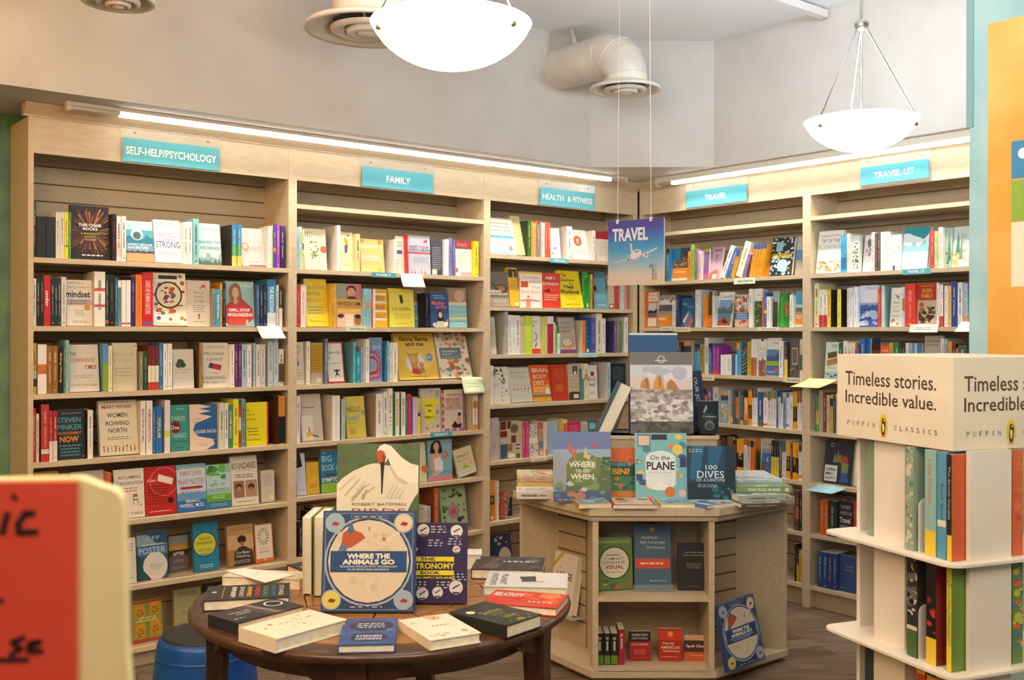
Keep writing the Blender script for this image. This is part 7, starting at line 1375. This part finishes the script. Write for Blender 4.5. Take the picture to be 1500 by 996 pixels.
tb('tc', 'dark book with an eclipse ring on its cover', '2b2a33', (176, 706), (428, 640), (82, 668), .028, [('p', [(.35, 0), (.55, 0), (.75, 1), (.5, 1)], '4a4348'), ('p', [(.5, 0), (.58, 0), (.66, 1), (.6, 1)], '8a7a6a'), ('o', .82, .35, .12, .02, 'e8e8ec'), C(.82, .35, .1, '16161c'), T('THE SECOND', .3, .35, .3, .1, 'c8c4c0', .01), T('KIND', .3, .5, .2, .1, 'c8c4c0', .01), B(.06, .7, .25, .8, 1, 'c8c4c0')])
tb('td', 'large cream book with small gold flecks, front left of the table', 'ebe2cf', (320, 768), (590, 692), (174, 726), .032, [('d', 14, 5, .15, .1, .85, .8, .022, ['c8843c', 'd8a868', 'b8703a']), R(0, .0, .025, 1, 'd8b06a'), B(.4, .3, .7, .42, 1, 'b8a890')])
tb('te', 'blue book with two dark title clouds, front centre of the table', '2f4f8c', (555, 789), (772, 784), (612, 690), .020, [('d', 14, 3, .02, .02, .98, .98, .1, ['3a5f9c', '27437c', '4a70ac']), C(.52, .3, .42, '1d2a58', .2), C(.52, .74, .34, '1d2a58', .17), B(.25, .18, .8, .4, 3, 'c0c8dc'), T('STEPHEN', .52, .7, .46, .07, 'c8ccdc', .03), T('HAWKING', .52, .8, .46, .07, 'c8ccdc', .03)])
A['te'][2][-2:] = [B(.3, .66, .76, .84, 2, 'c8ccdc')]
tb('tf', 'white book with orange flower drawings, front right of centre', 'eee4d2', (905, 772), (1098, 742), (806, 692), .024, [('y', .62, .12, 20, .04, .2, 4, ['e0963c', 'd87a2c', 'e8b868']), C(.62, .12, .05, 'c86a2c'), ('d', 14, 4, .1, .75, .95, .98, .05, ['e0a050', 'c8783a', 'e8c890']), ('d', 6, 8, .02, .1, .2, .5, .04, ['b89a5a', 'd8a860']), B(.35, .42, .75, .52, 1, 'b8a078')])
tb('tg', 'black book with scribbled lime title and pale green pages', '22231e', (1195, 716), (1328, 672), (1004, 655), .032, [C(.2, .25, .09, 'e0d8a0'), T('Sketches', .5, .4, .5, .14, 'a8b03c', -.005), T('by the', .5, .55, .3, .1, 'a8b03c', -.005), T('lake', .56, .7, .3, .12, 'a8b03c', -.005), C(.55, .9, .06, 'b8483c'), ('d', 8, 3, .1, .8, .9, .97, .04, ['8a9a3a', '6a7a2a'])])
A['tg'][2][1:4] = [B(.2, .35, .85, .75, 4, 'a8b03c')]
tb('th', 'red and orange book with white block title, right on the table', 'c9341f', (1098, 628), (1384, 650), (1142, 577), .022, [('d', 10, 4, .1, .05, .95, .7, .13, ['dc5a2c', 'e07a3a', 'b82a1c']), T('RELATIVITY', .24, .3, .4, .26, 'ece0d0', .03), B(.55, .6, .95, .8, 1, 'e8c8a8')])
A['th'][2][1:2] = [B(.06, .2, .42, .75, 2, 'ece0d0')]
tb('ti', 'white book with bold dark lettering, right back of the table', 'd9d6d2', (1108, 566), (1424, 572), (1130, 512), .024, [('s', "EINSTEIN'S", .1, .5, .08, .8, '4a4a4a', .03), ('s', 'PLANET', .22, .5, .08, .7, '4a4a4a', .03), ('p', [(.4, .3), (.6, .26), (.62, .6), (.45, .64)], '3a3a40'), ('p', [(.42, .64), (.7, .6), (.72, .66), (.44, .7)], '9a989a')])
A['ti'][2][0:2] = [R(.06, .08, .12, .92, '4a4a4a'), R(.16, .08, .24, .92, '5a5a5a'), R(.08, .3, .22, .34, 'd9d6d2'), R(.08, .6, .22, .64, 'd9d6d2')]
tb('tj', 'dark plum book with pale script lying at the table back right', '2e2730', (1060, 500), (1330, 506), (1085, 452), .030, [('p', [(.1, .9), (.3, .1), (.5, .1), (.35, .9)], '5a4a44'), ('d', 10, 4, .3, .1, .95, .9, .09, ['4a4048', '6a5a50', '201a24']), B(.4, .3, .9, .5, 1, 'c8c0b8')])
tb('tk', 'small white stack-like thick book at the table back, right of the astronomy book', 'e8e6e2', (1042, 446), (1100, 446), (1046, 425), .045, [B(.1, .2, .9, .4, 1, 'b0aeac')])
tb('tl', 'black book corner at the table back left beside the cream upright', '2a2a28', (362, 484), (418, 506), (392, 452), .028, [R(.5, .6, 1, .75, 'd8c060')])
# loose sheet on the cream book
z_ = TZ + .0325
qd = [on_z(*zc(p), z_) for p in ((280, 553), (393, 523), (205, 499), (128, 507))]
n_ = 1
m = MB(); m.mesh([(p.x, p.y, z_) for p in qd] + [(p.x, p.y, z_ + .0015) for p in qd], [(3, 2, 1, 0), (4, 5, 6, 7), (0, 1, 5, 4), (1, 2, 6, 5), (2, 3, 7, 6), (3, 0, 4, 7)], mat('f2efe8', .6))
cc_ = sum(((p) for p in qd), Vector()) / 4
U_ = (qd[1] - qd[0]).normalized()
for k in range(2): m.poly([cc_ + U_ * (.0 - .02 * k) + Vector((-.01, -.008, z_ + .0018 - cc_.z)), cc_ + U_ * .012 + Vector((-.01, -.010, z_ + .0018 - cc_.z)), cc_ + U_ * .016 + Vector((-.006, .01, z_ + .0018 - cc_.z)), cc_ + U_ * .01 + Vector((-.006, .008, z_ + .0018 - cc_.z))], ink('8a3028')) if k == 0 else None
tag(m.build('paper_sheet'), 'loose white sheet with a small red mark on a cream book', 'paper')

# ---------------------------------------------------------------- blue kick stool
SB = noisy('blue_stool_plastic', '1550a0', '1d5cb0', 12, (1, 1, 1), .35, 3)
pc = on_z(301, 926, .42)
t = thing('kick_stool', T_((pc.x, pc.y, 0)), 'round blue step stool with a black rubber top under the table', 'stool')
m = MB(); m.lathe([(.15, .075), (.205, .08), (.205, .115), (.19, .135), (.165, .36), (.160, .395), (.152, .412), (.138, .415)], SB, 40); m.build('body', t)
m = MB(); m.lathe([(.215, .0), (.222, .012), (.222, .055), (.214, .07), (.2, .079)], mat('1c1c1e', .6), 40); m.build('bumper_ring', t)
m = MB(); prof = [(.145, .409), (.145, .421)]
for k in range(7): prof += [(.138 - k * .019, .4225), (.132 - k * .019, .4195)]
prof += [(0, .4215)]; m.lathe(prof, mat('2c2a29', .6), 40); m.build('rubber_tread', t)
m = MB(); m.lathe([(.1655, .345), (.1685, .348), (.1665, .356), (.1645, .358)], SB, 40); m.build('rib', t)

# ================================================================= CARDBOARD BOOK STAND (right foreground)
CARD = noisy('cream_card', 'e0d2bc', 'e8dcc8', 5, (1, 1, 1), .6, 3); CARDW = noisy('white_card', 'e2d8ca', 'eae2d6', 5, (1, 1, 1), .6, 2)
DC = 2.2
kc = at_y(1396.5, 560, DC)                    # nearest corner of the header
lf = Vector((.807 - .944, 2.55 - 2.2)).normalized()          # along the left face, away from us
rg = Vector((-lf.y, lf.x)) * -1                                # along the right face
rg = Vector((lf.y, -lf.x))
HZ1, HZ0 = at_y(1396.5, 524, DC).z, at_y(1396.5, 661, DC).z
S_ = .376
KC = Vector((kc.x, kc.y))
t = thing('cardboard_book_stand', T_((KC.x + (lf.x + rg.x) * S_ / 2, KC.y + (lf.y + rg.y) * S_ / 2, 0)), 'cream cardboard book stand with a lettered header in the right foreground', 'display stand')
KO = Vector((KC.x + (lf.x + rg.x) * S_ / 2, KC.y + (lf.y + rg.y) * S_ / 2, 0))
def kb(mb, nm, parent=None):
    for i, v in enumerate(mb.v): mb.v[i] = v - KO
    return mb.build(nm, parent or t)
def kp(l, r, z): p = KC + lf * l + rg * r; return Vector((p.x, p.y, z))
m = MB(); m.prism([(kp(a, b_, 0).x, kp(a, b_, 0).y) for a, b_ in ((0, 0), (0, S_), (S_, S_), (S_, 0))], HZ0, HZ1, CARD)
hh = HZ1 - HZ0
def header_ops(): 
    o = [T('Timeless stories.', .475, .285, .79, .17, '4a3c2e', .012), T('Incredible value.', .475, .51, .79, .155, '4a3c2e', .012)]
    for i, ch in enumerate('PUFFIN'): o.append(T(ch, .11 + i * .047, .825, .006 if ch == 'I' else .022, .055, '5a4c3c', .0))
    for i, ch in enumerate('CLASSICS'): o.append(T(ch, .54 + i * .047, .825, .006 if ch == 'I' else .022, .055, '5a4c3c', .0))
    o += [C(.435, .82, .036, 'e8c028', .135), ('p', [(.425, .735), (.445, .735), (.456, .78), (.452, .87), (.445, .93), (.424, .93), (.417, .86), (.422, .79)], '26221e'), ('p', [(.428, .8), (.438, .79), (.444, .84), (.438, .9), (.428, .88)], 'efe8d8'), ('p', [(.445, .745), (.462, .76), (.447, .775)], 'd86a2c'), C(.441, .757, .005, 'efe8d8'), ('p', [(.424, .925), (.447, .925), (.452, .945), (.42, .945)], 'd86a2c')]
    return o
LD, RD = Vector((-lf.x, -lf.y, 0)), Vector((rg.x, rg.y, 0))
m.ops(kp(S_, 0, HZ1), LD, -ZV, -RD, S_, hh, header_ops(), 2)           # left face reads from far end to corner
m.ops(kp(0, 0, HZ1), RD, -ZV, LD, S_, hh, header_ops(), 2)
kb(m, 'header_box')
in0, in1 = .012, S_ - .012
# body: inner core, one white plate and one pocket per side
m = MB(); m.prism([(kp(a, b_, 0).x, kp(a, b_, 0).y) for a, b_ in ((.13, .13), (.13, S_ - .13), (S_ - .13, S_ - .13), (S_ - .13, .13))], .08, HZ0, CARDW); kb(m, 'core')
def plate(l0, r0, l1, r1, nm='side_panel'):
    m = MB(); m.prism([(kp(a, b_, 0).x, kp(a, b_, 0).y) for a, b_ in ((l0, r0), (l0, r1), (l1, r1), (l1, r0))], .08, HZ0, CARDW); kb(m, nm)
lA = LW  # (frame helper not needed here)
def l_at(px, r=0.0):        # distance along the left face for a pixel column
    u = (px - 750) / FPX; P0 = KC + rg * r
    return (u * P0.y - P0.x) / (lf.x - u * lf.y)
def r_at(px, l=0.0):
    u = (px - 750) / FPX; P0 = KC + lf * l
    return (u * P0.y - P0.x) / (rg.x - u * rg.y)
pl0, pl1 = l_at(1326, .02), l_at(1281, .02)
plate(pl0, .02, pl1, .032); plate(pl0, .032, pl0 + .01, .15); plate(pl1 - .01, .032, pl1, .12)
pr0, pr1 = r_at(1421, -.014), r_at(1482, -.014)
plate(-.014, pr0, -.004, pr1); plate(-.004, pr1 - .01, .13, pr1)
plate(S_ - .024, .05, S_ - .012, .2); plate(.18, S_ - .03, .30, S_ - .018)
SZ = [at_y(1417, 826, 2.18).z, at_y(1417, 990, 2.18).z, at_y(1417, 1152, 2.18).z]
SZ.append(.08)
for z in SZ:
    m = MB(); pts = []
    lo, hi, rr = -.035, S_ + .02, .035
    for cx_, cy_, a0 in ((lo + rr, lo + rr, 180), (hi - rr, lo + rr, 270), (hi - rr, hi - rr, 0), (lo + rr, hi - rr, 90)):
        for k in range(6):
            a = rad(a0 + 90 * k / 5); p = kp(cy_ + rr * math.sin(a) * 1, cx_ + rr * math.cos(a), 0); pts.append((p.x, p.y))
    m.prism(pts if True else pts[::-1], z - .006, z, CARDW); kb(m, 'tray')
    if z > .2:      # clear divider with a rounded top standing on the tray
        ld = l_at(1347, .0); m = MB(); pts = []
        for k in range(7):
            a = rad(90 * k / 6); pts.append((.0 + .02 - .02 * math.cos(a), .1 + .02 * math.sin(a)))
        pts = [(0, 0)] + pts + [(.11, .12), (.11, 0)]
        vs = [kp(ld, r_, z + z_) for r_, z_ in pts] + [kp(ld + .0025, r_, z + z_) for r_, z_ in pts]; k = len(pts)
        m.mesh(vs, [tuple(range(k)), tuple(reversed(range(k, 2 * k)))] + [(i, (i + 1) % k, k + (i + 1) % k, k + i) for i in range(k)], mat('d8d2c8', .25)); kb(m, 'divider')
m = MB(); m.prism([(kp(a, b_, 0).x, kp(a, b_, 0).y) for a, b_ in ((.03, .03), (.03, S_ - .03), (S_ - .03, S_ - .03), (S_ - .03, .03))], 0, .075, CARD); kb(m, 'base')
# pocket books: spines face the left side
GK = 'books in the cardboard stand'
def pocket(pxa, pxb, z, hgt, col, lab, spine, r=-.004, side=None, dep=.12, front=None):
    la_, lb_ = max(l_at(pxb, r), .0), l_at(pxa, r)        # la_ nearer
    p = KC + lf * la_ + rg * r
    x = Vector((rg.x, rg.y, 0)); y = Vector((lf.x, lf.y, 0))
    M = basis(x, y, ZV, (p.x, p.y, z + .0008))
    book(M, dep, hgt, lb_ - la_ - .0008, col, lab, GK, front, spine, False, side)
TP = .232
z1, z2, z3 = SZ[0], SZ[1], SZ[2]
pocket(1327, 1338, z1, TP, '8fa08c', 'green patterned spine, upper pocket of the cardboard stand', [('d', 40, 3, .0, .0, 1, .95, .3, ['a8b4a0', '6a8470', 'c8c8b0'])], dep=.1)
pocket(1355, 1371, z1, TP, '8fb8b4', 'grey-green spine with yellow foot, upper pocket of the cardboard stand', [R(0, .76, 1, 1, 'e8c83a'), ('s', 'Little Women', .5, .3, .4, .42, 'c8604a', 0)], dep=.1)
pocket(1373.5, 1386, z1, TP, '5a98b8', 'blue spine beside the grey-green one, upper pocket of the cardboard stand', [('s', 'Black Beauty', .5, .5, .4, .4, '2a3a4a', 0), R(0, .64, 1, .7, 'e0e0d8')], dep=.1)
pocket(1387.5, 1404, z1, TP - .004, '23201f', 'black spine with yellow foot, upper pocket of the cardboard stand', [R(0, .76, 1, 1, 'e8c83a'), ('s', 'The Secret Garden', .45, .36, .4, .5, 'd8d0c0', 0)], dep=.1, side='c86038')
pocket(1329, 1344, z2, TP, '35332f', 'black and white spine with green foot, middle pocket of the cardboard stand', [('d', 30, 5, .0, .02, 1, .6, .3, ['c8c0b8', '6a6460', '1c1a18']), R(0, .7, 1, .74, 'd8d0b8'), R(0, .75, 1, 1, '4a6a3a')], dep=.1)
pocket(1357, 1372, z2, TP - .01, '1f1c1c', 'black spine with a yellow foot block, middle pocket of the cardboard stand', [R(0, .74, 1, 1, 'e8c83a'), ('d', 8, 2, .1, .3, .9, .7, .3, ['8a2a24', 'c83a2c'])], dep=.1, side='8a2a24')
pocket(1387, 1408, z2, TP, 'c8b83a', 'wide yellow-green spine at the corner, middle pocket of the cardboard stand', [R(0, .76, 1, 1, 'e8cc3a'), ('d', 26, 4, 0, 0, 1, .75, .2, ['d8c84a', '8a9a3a', 'e0d070']), ('s', 'Wind in the Willows', .5, .38, .3, .6, '4a5a2a', 0)], dep=.1, side='6a8a3a')
pocket(1343, 1356, z3, TP, 'c8502c', 'red and yellow spine in the lowest pocket of the cardboard stand', [R(0, .04, 1, .12, 'e8c83a')], dep=.1)
pocket(1358, 1373, z3, TP, 'd8a848', 'tan spine beside the red one, lowest pocket of the cardboard stand', [R(0, .03, 1, .1, '3a2a24')], dep=.1)
# far-left pocket seen past the stand's edge
p = KC + lf * (S_ - .02) + rg * .05
book(basis(Vector((-lf.x, -lf.y, 0)), Vector((rg.x, rg.y, 0)), ZV, (kp(l_at(1271, .03), .03, 0).x, kp(l_at(1271, .03), .03, 0).y, z1 + .001)), .11, TP, .018, '8a9a80', 'green patterned book at the far edge of the cardboard stand', GK, None, [('d', 30, 3, 0, 0, 1, 1, .3, ['a8b4a0', '6a8470'])], False)
book(basis(Vector((-lf.x, -lf.y, 0)), Vector((rg.x, rg.y, 0)), ZV, (kp(l_at(1268, .03), .03, 0).x, kp(l_at(1268, .03), .03, 0).y, z3 + .001)), .11, TP, .03, '3a4450', 'dark book at the far edge, low on the cardboard stand', GK, None, None, False)
# right-face pocket
def rpocket(pxa, w_, z, hgt, col, lab, spine):
    ra = r_at(pxa, -.004); p = kp(-.004, ra, 0)
    # spine faces us (-lf); thickness along rg; y = -rg, origin at the right edge
    M = basis(Vector((lf.x, lf.y, 0)), Vector((-rg.x, -rg.y, 0)), ZV, (kp(-.004, ra + w_, 0).x, kp(-.004, ra + w_, 0).y, z + .0008))
    book(M, .1, hgt, w_, col, lab, GK, None, spine, False)
rpocket(1484, .03, z1, TP, 'd8683a', 'orange spine at the right edge, upper pocket of the cardboard stand', [('d', 8, 3, .1, .1, .9, .7, .3, ['c85a30', 'e07a48'])])
rpocket(1484, .03, z2, TP, '6a8a4a', 'multicoloured spine at the right edge, middle pocket of the cardboard stand', [('d', 30, 6, 0, 0, 1, .9, .3, ['c8c04a', '3a6a4a', 'd8683a', '4a7ab0'])])

# ================================================================= RED CARD (left foreground, out of focus)
DK = .62
a = at_y(-90, 990, DK); c = at_y(150, 990, DK)
zt_ = at_y(60, 702, DK).z; zb_ = 1.12
yw = rad(4)
t = thing('shelf_talker', T_((a.x, DK, zb_)), 'blurred red card with black marker writing on a cream board, left foreground', 'sign')
t.rotation_euler = (0, 0, yw)
Wc = (at_y(177, 850, DK).x - a.x); Hc = zt_ - zb_
CRB = noisy('cream_board', 'e0cf9c', 'e8d8aa', 6, (1, 1, 1), .7, 3)
m = MB(); rr = .011
pts = [(0, 0), (Wc + .012, 0), (Wc, Hc * .6), (Wc - .002, Hc - rr - .008)]
for k in range(1, 5):
    an = rad(90 * k / 4); pts.append((Wc - .002 - rr + rr * math.cos(an), Hc - rr - .006 + rr * math.sin(an)))
pts += [(Wc - .028, Hc), (0, Hc - .001)]
k = len(pts)
vs = [(x, 0, z) for x, z in pts] + [(x, .012, z) for x, z in pts]
m.mesh(vs, [tuple(range(k)), tuple(reversed(range(k, 2 * k)))] + [(i, k + i, k + (i + 1) % k, (i + 1) % k) for i in range(k)], CRB)
m.build('board', t)
xr = at_y(109, 850, DK).x - a.x
m = MB(); RED = noisy('red_card', 'cf3d2a', 'd84a34', 4, (1, 1, 1), .7, 3)
m.box(0, -.003, 0, xr, -.0005, Hc - .002, RED)
def cx_(px, py): p = at_y(px, py, DK); return Vector((p.x - a.x, -.0036, p.z - zb_))
def stroke(pts, wd=.0019):
    for (p, q) in zip(pts, pts[1:]):
        p, q = cx_(*p), cx_(*q); d = (q - p).normalized(); nn = Vector((-d.z, 0, d.x)) * wd
        p2, q2 = p - d * wd * .6, q + d * wd * .6
        m.poly([p2 - nn, q2 - nn, q2 + nn, p2 + nn], ink('2a1816'))
stroke([(11, 752), (4, 780)]); stroke([(48, 752), (36, 752), (26, 768), (28, 780), (52, 779)]); stroke([(19, 726), (23, 730)], .0014)
stroke([(-20, 966), (40, 966)], .0014); stroke([(34, 934), (18, 940), (30, 950), (16, 958)], .0016); stroke([(40, 948), (58, 940), (44, 942), (42, 954), (60, 954)], .0016); stroke([(0, 878), (4, 880)], .0014)
m.build('red_card', t)
m = MB(); m.box(.02, .012, -zb_ + .002, .045, .026, Hc * .5, mat('b8a888', .5)); m.box(-.04, -.06, -zb_ + .0005, .12, .12, -zb_ + .012, mat('b8a888', .5)); m.build('easel_leg', t)
print('BOOKS', NBOOK[0])
